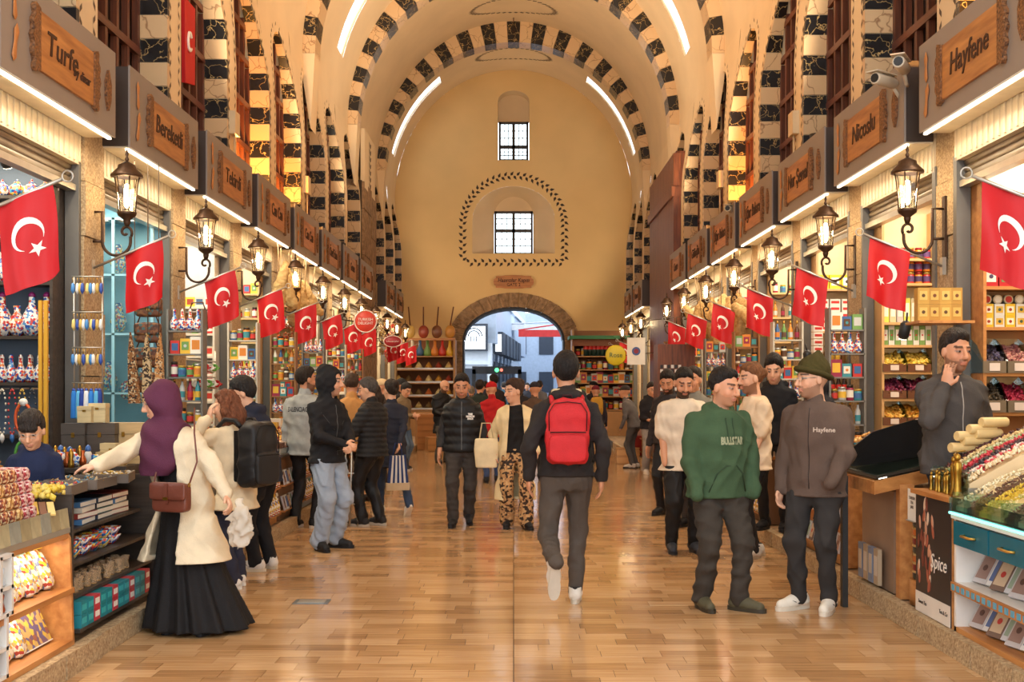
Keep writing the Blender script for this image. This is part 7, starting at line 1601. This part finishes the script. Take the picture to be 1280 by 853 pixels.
# heaps on top of the oak display
tt = empty('lokum_tray', (-2.70, 6.06, .77), 0, 'tray of pistachio lokum rolls coated in petals on the oak display', 'tray'); MB().box(-.24, .16, -.28, .26, 0, .05).build('tray_box', M_STEEL, tt)
ck = [MB().lathe([(.028,-.13),(.036,-.12),(.036,.12),(.028,.13)], 9, 0, ax='x').mesh('lokum_roll', pattern('lokum_%d' % i, c, 70, .6)) for i, c in enumerate(([C(150,70,40), C(190,110,60), C(120,50,34), C(226,196,150)], [C(190,60,60), C(226,200,190), C(150,40,50), C(230,180,170)], [C(200,150,80), C(226,190,130), C(160,100,50)]))]
for zz in range(5):
    for yy in range(6): put(ck[1 if yy > 3 else (0 if (zz+yy) % 4 else 2)], 'lokum_roll', (.0-.012*zz, -.23+.085*yy, .085+.068*zz), parent=tt)
tt = empty('walnut_tray', (-2.93, 6.34, .90), 0, 'tray heaped with golden walnut pieces behind the lokum rolls', 'tray'); MB().box(-.26, .05, -.10, .22, -.13, .05).build('tray_box', M_STEEL, tt)
MB().lathe([(.22,.04),(.16,.16),(.06,.30),(.01,.33)], 14, 0, (-.02,.10,0)).build('heap_core', flat(C(176,120,50), .7), tt)
def wn(u, v): a = 2*PI*u; r = .235*(1-v**.9); return (-.02+r*math.cos(a), .10+r*math.sin(a), .05+.31*v)
stuff_mound('heap', wn, .022, 420, (C(222,170,84), C(196,136,60), C(236,196,120)), 200, tt, 'nut')
tt = empty('lemon_lokum_tray', (-2.66, 6.48, .86), 0, 'tray of yellow lokum cubes and wafer slices at the end of the oak display', 'tray'); MB().box(-.14, .13, -.14, .10, -.09, .03).build('tray_box', M_STEEL, tt)
stuff_mound('heap', lambda u, v: (-.12+.24*u, -.02+.15*v, .05+.12*math.sin(PI*(.2+.6*v))), .024, 70, (C(226,196,70), C(236,210,110)), 201, tt, 'ball')
for i in range(6): o = MB().box(-.018, .018, -.06, .06, 0, .012).build('wafer', flat((C(214,170,60), C(120,70,44), C(226,196,120))[i % 3], .5), tt, (-.11+.045*i, -.10, .06)); o.rotation_euler = (.5, 0, .5)
# --- second left unit: dark shelves of books, bowls, glasses and teal boxes
y0, y1 = 6.66, 8.2
t = empty('dark_shelf_stand', (0, 0, 0), 0, 'dark stepped shelf stand of books, bowls and tea glasses beside the abaya', 'display stand')
for yy in (y0, y1): MB().box(KXL-.42, KXL-.06, yy-.015, yy+.015, .13, .98).build('side_panel', M_DARKW, t)
for z, x1 in ((.20, KXL-.02), (.38, KXL-.08), (.56, KXL-.10), (.74, KXL-.16), (.96, KXL-.22)): MB().box(KXL-.42, x1, y0, y1, z-.02, z).build('shelf', M_DARKW, t)
MB().box(KXL-.44, KXL-.42, y0, y1, .13, .98).build('back_panel', M_DARKW, t)
tb = [k_box(.095,.10,.075, C(36,130,140), C(60,170,176), 'tea_box', (.15,.85,.3,.75)), k_box(.095,.10,.075, C(190,60,70), C(236,226,216), 'tea_box', (.15,.85,.3,.75))]
for z, lv in ((.20, 'lower'), (.277, 'upper')):
    row([tb[0], tb[0], tb[1]], 12, (KXL-.075, y0+.03, z), (KXL-.075, y0+1.3, z), 'boxed tea glass set in the %s layer under the tea glasses' % lv, 'box', 'boxed tea glasses', rz=PI/2)
tg = kit(('tea_glass', MB().lathe([(.022,0),(.026,.01),(.018,.045),(.028,.085)], 10, 0, cap=False).mesh('tea_glass', film('amber_glass', C(206,170,130), .4))), ('foot', MB().lathe([(.022,0),(.022,.005)], 10, 0).mesh('foot', M_GOLD)))
row(tg, 11, (KXL-.13, y0+.05, .38), (KXL-.13, y0+1.2, .38), 'tulip-shaped tea glass in the front row above the teal boxes', 'glass', 'tea glasses', jit=.01); row(tg, 10, (KXL-.21, y0+.05, .38), (KXL-.21, y0+1.2, .38), 'tulip-shaped tea glass in the back row above the teal boxes', 'glass', 'tea glasses', jit=.01)
bw = [kit(('mosaic_bowl', MB().lathe([(.03,0),(.055,.03),(.075,.065),(.07,.065),(.05,.03)], 14, 0).mesh('mosaic_bowl', p))) for p in (P_MOSAIC, P_MIX, P_RED)]
for j in range(2): row(bw, 6, (KXL-.20, y0+.06, .56+.05*j), (KXL-.20, y0+1.1, .56+.05*j), 'bright mosaic bowl in the %s of the nested stacks above the tea glasses' % ('bottom', 'top')[j], 'bowl', 'mosaic bowls', scale=.95)
for j in range(4):
    for i in range(3):
        c = (C(70,110,150), C(50,60,76), C(150,60,50), C(60,110,100), C(196,186,170), C(40,44,52))[(i+j*2) % 6]
        place(kit(('book', MB().box(-.10,.10,-.14,.14,0,.034).mesh('book', flat(c, .4))), ('pages', MB().box(-.102,.09,-.135,.135,.005,.029).mesh('pages', flat(C(230,222,206), .8)))), (KXL-.30, y0+.62+.30*i, .742+.036*j), 'hardback book, %s in the %s pile left of the abaya' % (('bottom', 'second', 'third', 'top')[j], ('near', 'middle', 'far')[i]), 'book', 'book piles', rz=PI+R_.uniform(-.08,.08))
for i, (xx, yy, z, nm, cols) in enumerate(((-2.74, 7.35, .96, 'beaded bracelets', (C(206,180,140), C(160,120,70), C(90,130,150))), (-2.76, 6.92, .96, 'magnets', (C(190,60,50), C(60,120,150), C(226,200,120))), (-2.74, 7.8, .96, 'rings', (C(196,160,80), C(206,202,196), C(140,110,60))))):
    tt = empty('trinket_tray', (xx, yy, z), .1*i, 'open tray of %s on the dark shelf stand' % nm, 'tray'); MB().box(-.16, .16, -.18, .18, 0, .012).build('base', flat(C(110,96,84), .5), tt)
    for s_ in (-1, 1): MB().box(s_*.16-.006, s_*.16+.006, -.18, .18, 0, .06).build('side', flat(C(110,96,84), .5), tt); MB().box(-.16, .16, s_*.18-.006, s_*.18+.006, 0, .06).build('side', flat(C(110,96,84), .5), tt)
    stuff_mound('trinkets', lambda u, v: (-.15+.3*u, -.17+.34*v, .025+.03*math.sin(7*u+5*v)**2), .014, 170, cols, 210+i, tt, 'nut')
# small souvenirs standing on the stall around the boy
SV = [k_bottle([(.016,0),(.02,.02),(.012,.05),(.017,.08),(.004,.11)], M_BRASS, M_BRASS, 'brass_figurine'), k_bottle([(.022,0),(.022,.06),(.016,.075)], flat(C(226,218,206), .3), flat(C(60,100,160), .3), 'salt_cellar', 'top'), k_bottle([(.024,0),(.026,.05),(.02,.055)], P_MIX, P_MIX, 'painted_cup'), k_bottle([(.018,0),(.024,.03),(.01,.06),(.012,.09)], M_COPPER, M_COPPER, 'copper_ewer')]
for i in range(26):
    x, y = -2.62-.045*(i % 9)-.01*R_.random(), 7.28+.20*(i//9)+R_.uniform(-.04,.04)
    k = SV[(i*7) % 4]; nm = ('brass figurine', 'white salt cellar', 'painted cup', 'copper ewer')[(i*7) % 4]
    place(k, (x-.30, y+.42, 1.06), nth('tiny %s in the %s row of souvenirs before the boy' % (nm, ('front', 'middle', 'back')[i//9]), i % 9, 'right'), 'souvenir', 'souvenirs before the boy', scale=1.15)
tag(MB().box(-3.42, -2.86, 7.62, 8.2, 1.03, 1.06).box(-3.38, -2.92, 7.66, 8.16, .12, 1.03).build('souvenir_board', M_DARKW), 'dark board carrying the small souvenirs before the boy', 'board')
tag(MB().box(-3.42, -2.78, 8.22, 9.2, .12, 1.0).box(-3.44, -2.74, 8.2, 9.22, 1.0, 1.03).build('stall_block', M_DARKW), 'dark stall block under the wooden souvenir boxes', 'stall')
for i, (dx, nm) in enumerate(((0, 'gilt'), (.085, 'white'), (.16, 'blue'))):
    t = tag(MB().lathe([(.001,.006),(.03,.008),(.045,.014),(.048,.01),(.03,0)], 16, 0, ax='y').build('standing_plate', (M_BRASS, P_RED, P_BLUE)[i], None, (-3.1+dx, 7.72, 1.115)), '%s painted dish standing upright on the souvenir board' % nm, 'dish'); MB().box(-.03,.03,-.01,.03,-.055,-.045).build('stand', M_BLACK, t)
# --- generic stalls further along both sides
def stall(side, ya, yb, mt, cols, label, seed, h=.82, packs=True):
    X = side*KX[side]; t = empty('market_stall', (X+side*.05, (ya+yb)/2, 0), 0, label, 'stall'); L = yb-ya; s = side
    bx_ = lambda a, b, c, d, e, f: MB().box(min(s*a, s*b), max(s*a, s*b), c, d, e, f)
    bx_(.04, .60, -L/2, L/2, .13, h).build('body', mt, t); bx_(.0, .64, -L/2-.01, L/2+.01, h, h+.03).build('worktop', M_OAK if seed % 2 else M_DARKW, t)
    for z in (.22, .5): bx_(-.02, .04, -L/2+.03, L/2-.03, z, z+.015).build('ledge', M_OAK, t)
    n = max(2, int(L/.30))
    for i in range(n):
        yy = -L/2+.04+(L-.08)*(i+.5)/n; w = (L-.08)/n-.02; c = cols[i % len(cols)]
        b = bx_(.03, .60, yy-w/2, yy+w/2, h+.03, h+.09).build('tray', M_STEEL, t)
        tag(stuff_mound('heap', lambda u, v: (s*(.04+.54*v), yy-w/2+.01+(w-.02)*u, h+.10+.26*v*(.75+.25*math.sin(PI*u))), .018, 110, c, seed*10+i, b, ('nut', 'flake', 'ball')[(seed+i) % 3]), kind='stuff')
        bx_(.05, .59, yy-w/2+.01, yy+w/2-.01, h+.03, h+.15).build('heap_core', flat(c[0], .7), t)
    return t
HC = [[(C(206,150,80), C(226,180,110)), (C(150,50,40), C(180,70,50)), (C(226,206,160), C(206,180,130))], [(C(226,190,60), C(206,160,50)), (C(120,130,70), C(150,150,90)), (C(196,90,40), C(220,120,60))], [(C(96,60,44), C(130,90,60)), (C(226,196,170), C(190,60,70)), (C(214,160,70), C(236,200,120))]]
for side in (-1, 1):
    y = 8.6 if side < 0 else 9.35; i = 0
    while y < 25.5:
        L = (1.35, 1.6, 1.2)[i % 3]
        if side > 0 and 10.6 < y < 12.2: y = 12.3
        if side < 0 and y < 9.4: y = 9.45
        stall(side, y, y+L, [flat(C(150,150,146), .5), M_OAK, flat(C(120,84,56), .5)][(i+(side > 0)) % 3], HC[i % 3], 'stall of heaped dried fruit and sweets, %s along the %s kerb' % (ORD[i].replace(' nearest', ''), 'left' if side < 0 else 'right'), 300+i*3+(side > 0)*50)
        # packs on its front ledges
        X = side*KX[side]
        for z, lv in ((.237, 'lower'), (.517, 'upper')):
            if y < 16: row(pk if i % 2 else bk, int(L/.14), (X+side*.04, y+.06, z), (X+side*.04, y+L-.06, z), 'pack on the %s ledge of the %s stall along the %s kerb' % (lv, ORD[i].replace(' nearest', ''), 'left' if side < 0 else 'right'), 'pack', 'packs on stall ledges', rot=(-.25, 0, side*-PI/2), scale=.8)
        if y > 10.2:
            yy = y+.1; kk = (MIXB, MIXJ, MIXT)[i % 3]
            row(kk, 5, (side*(KX[side]+.56), y+.1, .851+.0), (side*(KX[side]+.56), y+L-.1, .851), '%s behind the %s stall along the %s kerb' % (('carton', 'jar', 'bottle')[i % 3], ORD[i].replace(' nearest', ''), 'left' if side < 0 else 'right'), ('carton', 'jar', 'bottle')[i % 3], 'goods at the back of the stalls', scale=2.0)
        y += L+.12; i += 1
# --- goods hanging in front of the shops
LOOF = mat('loofah', C(214,180,120), .85, c2=C(176,134,80), scale=22, bump=.7, bscale=50)
LK = []
for i in range(3):
    F = Field((-.1,-.1,-.42), (.1,.1,.42), .02); F.loft([.36,.30,.1,-.1,-.28,-.36], [.02,.02,0,-.01,.01,.02], [0]*6, [.02,.05,.065,.07,.06,.02], [.02,.045,.06,.062,.055,.02], 0, fold=lambda th, z: 1+.06*np.sin(7*th)); F.wrinkle(.006, i, (30, 70)); LK.append(np_mesh('loofah', *F.mesh(), LOOF))
LF = [(350,365,.1),(360,358,-.2),(374,368,-.5),(388,374,-.7),(368,380,.15),(380,384,-.6)]
LR = [(874,392,.3),(884,398,.15),(879,410,.5),(892,404,-.05),(902,392,.45),(914,394,.55),(924,396,.05),(934,384,1.1),(938,398,.9),(868,402,.5),(910,408,.2),(897,414,.1)]
for lst, sd, nm in ((LF, -1, 'left'), (LR, 1, 'right')):
    for i, (x, y, a) in enumerate(lst):
        Y = FPX*(3.22+.03*(i % 4))/abs(x-VX); p = at(x, y, Y); o = put(LK[i % 3], 'loofah', p, (0, a, .3*i), None, (1.45,1.45,1.0)); tag(o, nth('dried loofah gourd in the bunch hanging on the %s-hand side' % nm, sorted(lst).index((x, y, a)), 'left'), 'loofah', 'loofahs hanging on the '+nm)
        cd = MB().tube([(0,0,0),(0,0,1.0)], .004, 4).build('cord', flat(C(150,120,80), .8), o); cd.rotation_mode = 'QUATERNION'; cd.rotation_quaternion = Euler((0, a, .3*i)).to_quaternion().inverted(); cd.scale = (1,1,max(.3, 3.59-p.z))
def strand(x, y, Y, L, c, label, n=46, size=.022, wide=.045):
    Y = FPX*3.3/abs(x-VX); p = at(x, y, Y); t = empty('dried_strand', p, 0, label, 'strand', 'hanging strands of dried food'); MB().tube([(0,0,3.59-p.z),(0,0,-L)], .004, 4).build('string', flat(C(150,120,80), .8), t)
    stuff_mound('pieces', lambda u, v: (wide*math.cos(2*PI*u*3), wide*math.sin(2*PI*u*3), -L*v), size, n, c, int(x*7+y), t, 'nut')
for x, y, Y, L, c, nm in ((351, 402, 15.6, .40, (C(190,60,30), C(206,90,40)), 'red dried peppers left of the loofahs'), (361, 405, 15.9, .42, (C(196,110,40), C(176,60,30)), 'orange dried peppers below the left loofahs'), (364, 436, 15.2, .30, (C(226,170,60), C(236,200,110)), 'yellow dried fruit below the left loofahs'), (372, 434, 15.4, .34, (C(214,150,50), C(236,190,90)), 'amber dried fruit beside the denim jacket'), (484, 400, 24.3, 1.1, (C(170,30,34), C(200,60,50)), 'long red peppers at the far left'), (490, 405, 24.9, .9, (C(196,60,40), C(226,200,160)), 'red and white garlic at the far left'), (478, 404, 23.5, .8, (C(206,180,120), C(176,130,70)), 'pale okra at the far left'), (833, 425, 19.0, .62, (C(196,150,80), C(160,110,60)), 'brown dried aubergine on the right'), (838, 440, 19.4, .55, (C(206,166,96), C(176,120,60)), 'golden dried aubergine on the right'), (860, 440, 17.8, .5, (C(196,160,100), C(150,100,60)), 'dried peppers beside the grey jacket')):
    strand(x, y, Y, L, c, 'strand of '+nm, 70 if L > .5 else 46, .02 if Y < 20 else .035, .045 if Y < 20 else .06)
# --- end stalls beside the gate
def end_stall(xc, W, label, cols, seed, Y=34.6, top=3.0):
    t = empty('gate_stall', (xc, Y, 0), 0, label, 'stall'); m = flat(C(176,130,80), .5)
    for x in (-W/2, W/2): MB().box(x-.03, x+.03, 0, .9, 0, top).build('upright', m, t)
    MB().box(-W/2, W/2, .88, .92, 0, top).build('back_panel', flat(C(150,96,56), .6), t); zz = (.9, 1.3, 1.7, 2.1, 2.5)
    for z in zz: MB().box(-W/2, W/2, 0, .9, z-.03, z).build('shelf', m, t)
    MB().box(-W/2, W/2, -.1, .9, .05, .85).build('base', m, t)
    return t, zz
t, zz = end_stall(-2.72, 1.9, 'wooden stall of spice pyramids left of the gate', None, 1)
pyr = [kit(('spice_pyramid', MB().lathe([(.13,.05),(.07,.15),(.005,.24)], 8, 0).mesh('spice_pyramid', flat(c, .8))), ('tray', MB().box(-.15,.15,-.15,.15,0,.05).mesh('tray', M_STEEL))) for c in (C(196,140,50), C(160,60,30), C(206,176,110), C(110,84,44), C(190,100,40), C(226,200,140))]
for j, z in enumerate(zz[:4]): row(pyr[j:]+pyr[:j], 6, (-3.6, 34.85, z), (-1.8, 34.85, z), 'spice pyramid on the %s shelf of the stall left of the gate' % LV[j], 'spice', 'spice pyramids left of the gate')
row([k_bottle([(.1,0),(.14,.1),(.05,.3),(.04,.5)], flat(PAL[i % 10], .3), M_GOLD, 'ornament_bottle', 'cap') for i in range(6)], 8, (-3.6, 34.85, 2.5), (-1.8, 34.85, 2.5), 'bright glass ornament on the top shelf of the stall left of the gate', 'ornament', 'ornaments left of the gate')
for i in range(5):
    o = tag(MB().ell((0,0,0), (.16,.07,.2), 12, 8).build('saz_body', flat((C(176,110,50), C(206,170,90), C(150,60,40), C(120,70,40), C(200,140,60))[i], .35), None, (-3.5+.4*i, 34.75, 3.23)), 'small stringed souvenir instrument, number %s from the left above the spice stall' % ('one', 'two', 'three', 'four', 'five')[i], 'instrument'); MB().tube([(0,0,.18),(.05*(i-2),0,.75)], .022, 6).build('neck', M_WALNUT, o)
tag(MB().box(-3.7, -1.75, 34.72, 34.8, 2.98, 3.04).build('hanging_rail', M_OAKX), 'wooden rail carrying the souvenir instruments', 'rail')
t, zz = end_stall(2.75, 1.95, 'wooden stall of jars and sweets right of the gate', None, 2, top=3.3)
MB().box(-1.1, 1.0, -.3, .9, 3.0, 3.1).build('green_canopy', flat(C(50,120,80), .6), t); MB().box(-1.0, .95, -.05, .0, 2.8, 3.0).build('fascia', flat(C(120,70,40), .6), t)
for j, z in enumerate(zz): row(((MIXJ, MIXB, MIXB[4:]+MIXB[:4], MIXJ[3:]+MIXJ[:3], MIXJ[6:]+MIXJ[:6])[j]), 11, (1.85, 34.85, z), (3.65, 34.85, z), '%s on the %s shelf of the stall right of the gate' % (('jar', 'carton', 'carton', 'jar', 'jar')[j], LV[j]), ('jar', 'carton', 'carton', 'jar', 'jar')[j], 'goods right of the gate', scale=1.9)
cola = [k_bottle([(.07,0),(.07,.3),(.05,.34)], flat(C(30,60,60), .3), flat(C(200,30,34), .4), 'red_can', 'cap', (.072,.2,.33,flat(C(206,36,40), .4)))]
row(cola, 7, (2.1, 34.75, 2.5), (2.95, 34.75, 2.5), 'red-topped can in the row under the green canopy', 'can', 'red-topped cans')
# crates, table and boards by the gate stalls
for i, (x, y, w, h, c, nm) in enumerate(((2.35, 24.0, .45, .32, C(196,150,100), 'brown cardboard carton on the floor at the far right'), (2.62, 24.6, .4, .55, C(150,40,40), 'dark red crate at the far right'), (-2.2, 29.2, .5, .9, C(176,120,66), 'tall wooden crate stack by the far left stalls'), (-1.95, 28.6, .4, .35, C(186,132,76), 'low wooden crate by the far left stalls'))):
    o = tag(MB().box(-w/2, w/2, -w/2, w/2, 0, h).build('crate', flat(c, .7), None, (x, y, 0), .1*i), nm, 'crate')
    for j in range(int(h/.16)+1): MB().box(-w/2-.008, w/2+.008, -w/2-.012, -w/2-.004, .02+.16*j, .13+.16*j if .13+.16*j < h else h).build('slat', flat(tuple(v*1.15 for v in c), .7), o)
tb_ = empty('display_cabinet', (2.62, 19.6, 0), 0, 'brown cabinet with a black and white chequered front on the far right', 'cabinet'); MB().box(-.22, .4, -.3, .3, .12, 2.3).build('carcass', M_WALNUT, tb_)
for i in range(6):
    for j in range(7): MB().box(-.18+.06*i, -.135+.06*i, -.312, -.30, 1.45+.075*j, 1.505+.075*j).build('square', flat(C(226,222,214) if (i+j) % 2 else C(24,22,22), .4), tb_)
nt = tag(MB().box(-.18, .18, -.008, .008, -.27, .27).build('hanging_notice', flat(C(230,226,218), .6), None, (2.45, 23.2, 2.3)), 'white hanging notice with a club crest on the far right', 'notice'); MB().lathe([(.085,-.014),(.085,-.009)], 16, 0, (0,0,.0), 'y').build('crest', flat(C(60,90,150), .5), nt); MB().lathe([(.05,-.018),(.05,-.014)], 12, 0, (0,0,.0), 'y').build('crest_core', flat(C(130,30,50), .5), nt); MB().tube([(0,0,.27),(.3,0,.62),(1.0,0,.7)], .006, 4).build('cord', M_IRON, nt)
ro = tag(MB().lathe([(.001,-.01),(.2,-.012),(.22,0),(.2,.012),(.001,.01)], 20, 0, ax='y').build('oval_sign', flat(C(222,200,40), .4), None, (2.15, 24.4, 2.25)), 'yellow oval shop sign reading Rose on the far right', 'sign'); o = put(text_mesh('Rose', .14, depth=.002), 'lettering', (0, -.016, 0), (PI/2,0,0), ro); o.data.materials.append(flat(C(40,90,50), .5)); MB().tube([(.2,0,0),(1.3,0,.1)], .01, 5).build('arm', M_IRON, ro)
for i, (x, y, Y, r, c, tx_, nm) in enumerate(((491, 427, 26.0, .22, C(150,26,36), 'Ucuzcular', 'dark red oval shop sign at the far left'), (457, 402, 21.5, .22, C(206,60,44), 'TURKISH\nDELIGHT', 'round red and white delight sign at the far left'))):
    p = at(x, y, Y); s_ = tag(MB().lathe([(.001,-.01),(r*.95,-.012),(r,0),(r*.95,.012),(.001,.01)], 22, 0, ax='y').build('oval_sign', flat(c, .4), None, p), nm, 'sign'); s_.scale = (1,1,.62 if i == 0 else 1)
    MB().tube([(r*math.cos(a)*.93, -.014, r*math.sin(a)*.93) for a in np.linspace(0, 2*PI, 22)[:-1]], .012, 4, closed=True).build('rim', flat(C(236,226,216), .4), s_); o = put(text_mesh(tx_, r*.32, depth=.002), 'lettering', (0,-.016,0), (PI/2,0,0), s_); o.data.materials.append(flat(C(240,234,226), .4)); MB().tube([(-r,0,0),(-r-.9,0,.15)], .012, 5).build('arm', M_IRON, s_)
# --- cameras and boxes on the upper walls, drain plate, roof hook
def cctv(loc, rz, label):
    t = empty('security_camera', loc, rz, label, 'camera'); w = flat(C(206,190,164), .4)
    MB().lathe([(.045,-.14),(.05,-.13),(.05,.12),(.04,.14)], 12, 0, ax='y').build('housing', w, t); MB().lathe([(.036,-.145),(.036,-.13)], 12, 0, ax='y').build('lens', M_BLACK, t); MB().box(-.055,.055,-.18,.10,.045,.055).build('hood', w, t); MB().tube([(0,.1,-.02),(0,.2,-.10),(0,.26,-.10)], .016, 6).build('bracket', w, t)
for x, y, Y, rz, nm in ((1127, 82, 9.2, .5, 'white camera above the second right-hand sign'), (1106, 101, 9.5, .9, 'lower white camera beside the second right-hand sign'), (912, 262, 17.0, .4, 'white camera on the upper wall at the fifth right-hand sign'), (846, 323, 24.0, .4, 'white camera near the timber pier')):
    p = at(x, y, Y); cctv(p, -rz, nm)
for x, y, Y, sd, nm in ((293, 155, 14.0, -1, 'cream junction box on the upper left wall by the third lunette'), (384, 232, 18.6, -1, 'cream junction box on the upper left wall by the fifth lunette'), (992, 155, 14.0, 1, 'cream junction box on the upper right wall by the third lunette'), (900, 225, 18.8, 1, 'cream junction box on the upper right wall by the fifth lunette')):
    Yw = FPX*(WX-.04)/abs(x-VX); p = at(x, y, Yw); o = tag(MB().box(-.04, .04, -.12, .12, -.14, .14).build('junction_box', flat(C(214,190,150), .5), None, p), nm, 'junction box'); MB().tube([(0,0,-.14),(0,0,-.6)], .014, 5).build('conduit', flat(C(206,180,140), .5), o)
p = at(390, 754, 8.6); dp = tag(MB().box(-.13, .13, -.09, .09, .0, .004).build('drain_plate', mat('dull_steel', C(120,124,124), .35, .7, var=.2), None, (p.x, 8.6, 0)), 'small grey steel plate let into the plank floor', 'plate'); MB().box(-.10,.10,-.06,.06,.004,.006).build('inner_plate', M_STEEL, dp)
hk = tag(MB().tube([(0,0,.1),(0,0,-.22)], .012, 5).tube([(0,0,-.22),(.03,0,-.27),(0,0,-.31),(-.03,0,-.27)], .01, 5).build('ceiling_hook', M_IRON, None, (0, 30.9, ZSP+VB-.08)), 'black iron hook hanging from the crown of the vault', 'hook'); MB().lathe([(.05,.08),(.04,.12)], 8, 0).build('rose', M_IRON, hk)
# tall red banner hanging in the second left lunette
F = [(0,0),(.42,0),(.55,-.82),(.12,-.9)]
bn = tag(MB().prism(F, -.02, .02, lambda u, v, h: (h+.06*math.sin(3*v), u, v)).build('hanging_banner', M_RED, None, (-WX-.10, 12.55, 5.82)), 'red banner with white emblem hanging in a left-hand lunette', 'banner')
MB().tube([(.01,.24+.07*math.cos(a),-.42+.10*math.sin(a)) for a in np.linspace(.6, 5.6, 16)], .018, 5).build('crescent', M_WHITE, bn); MB().lathe([(.015,0),(.015,.5)], 6, 0, (0,-.05,.0), 'y').build('rod', M_WALNUT, bn)
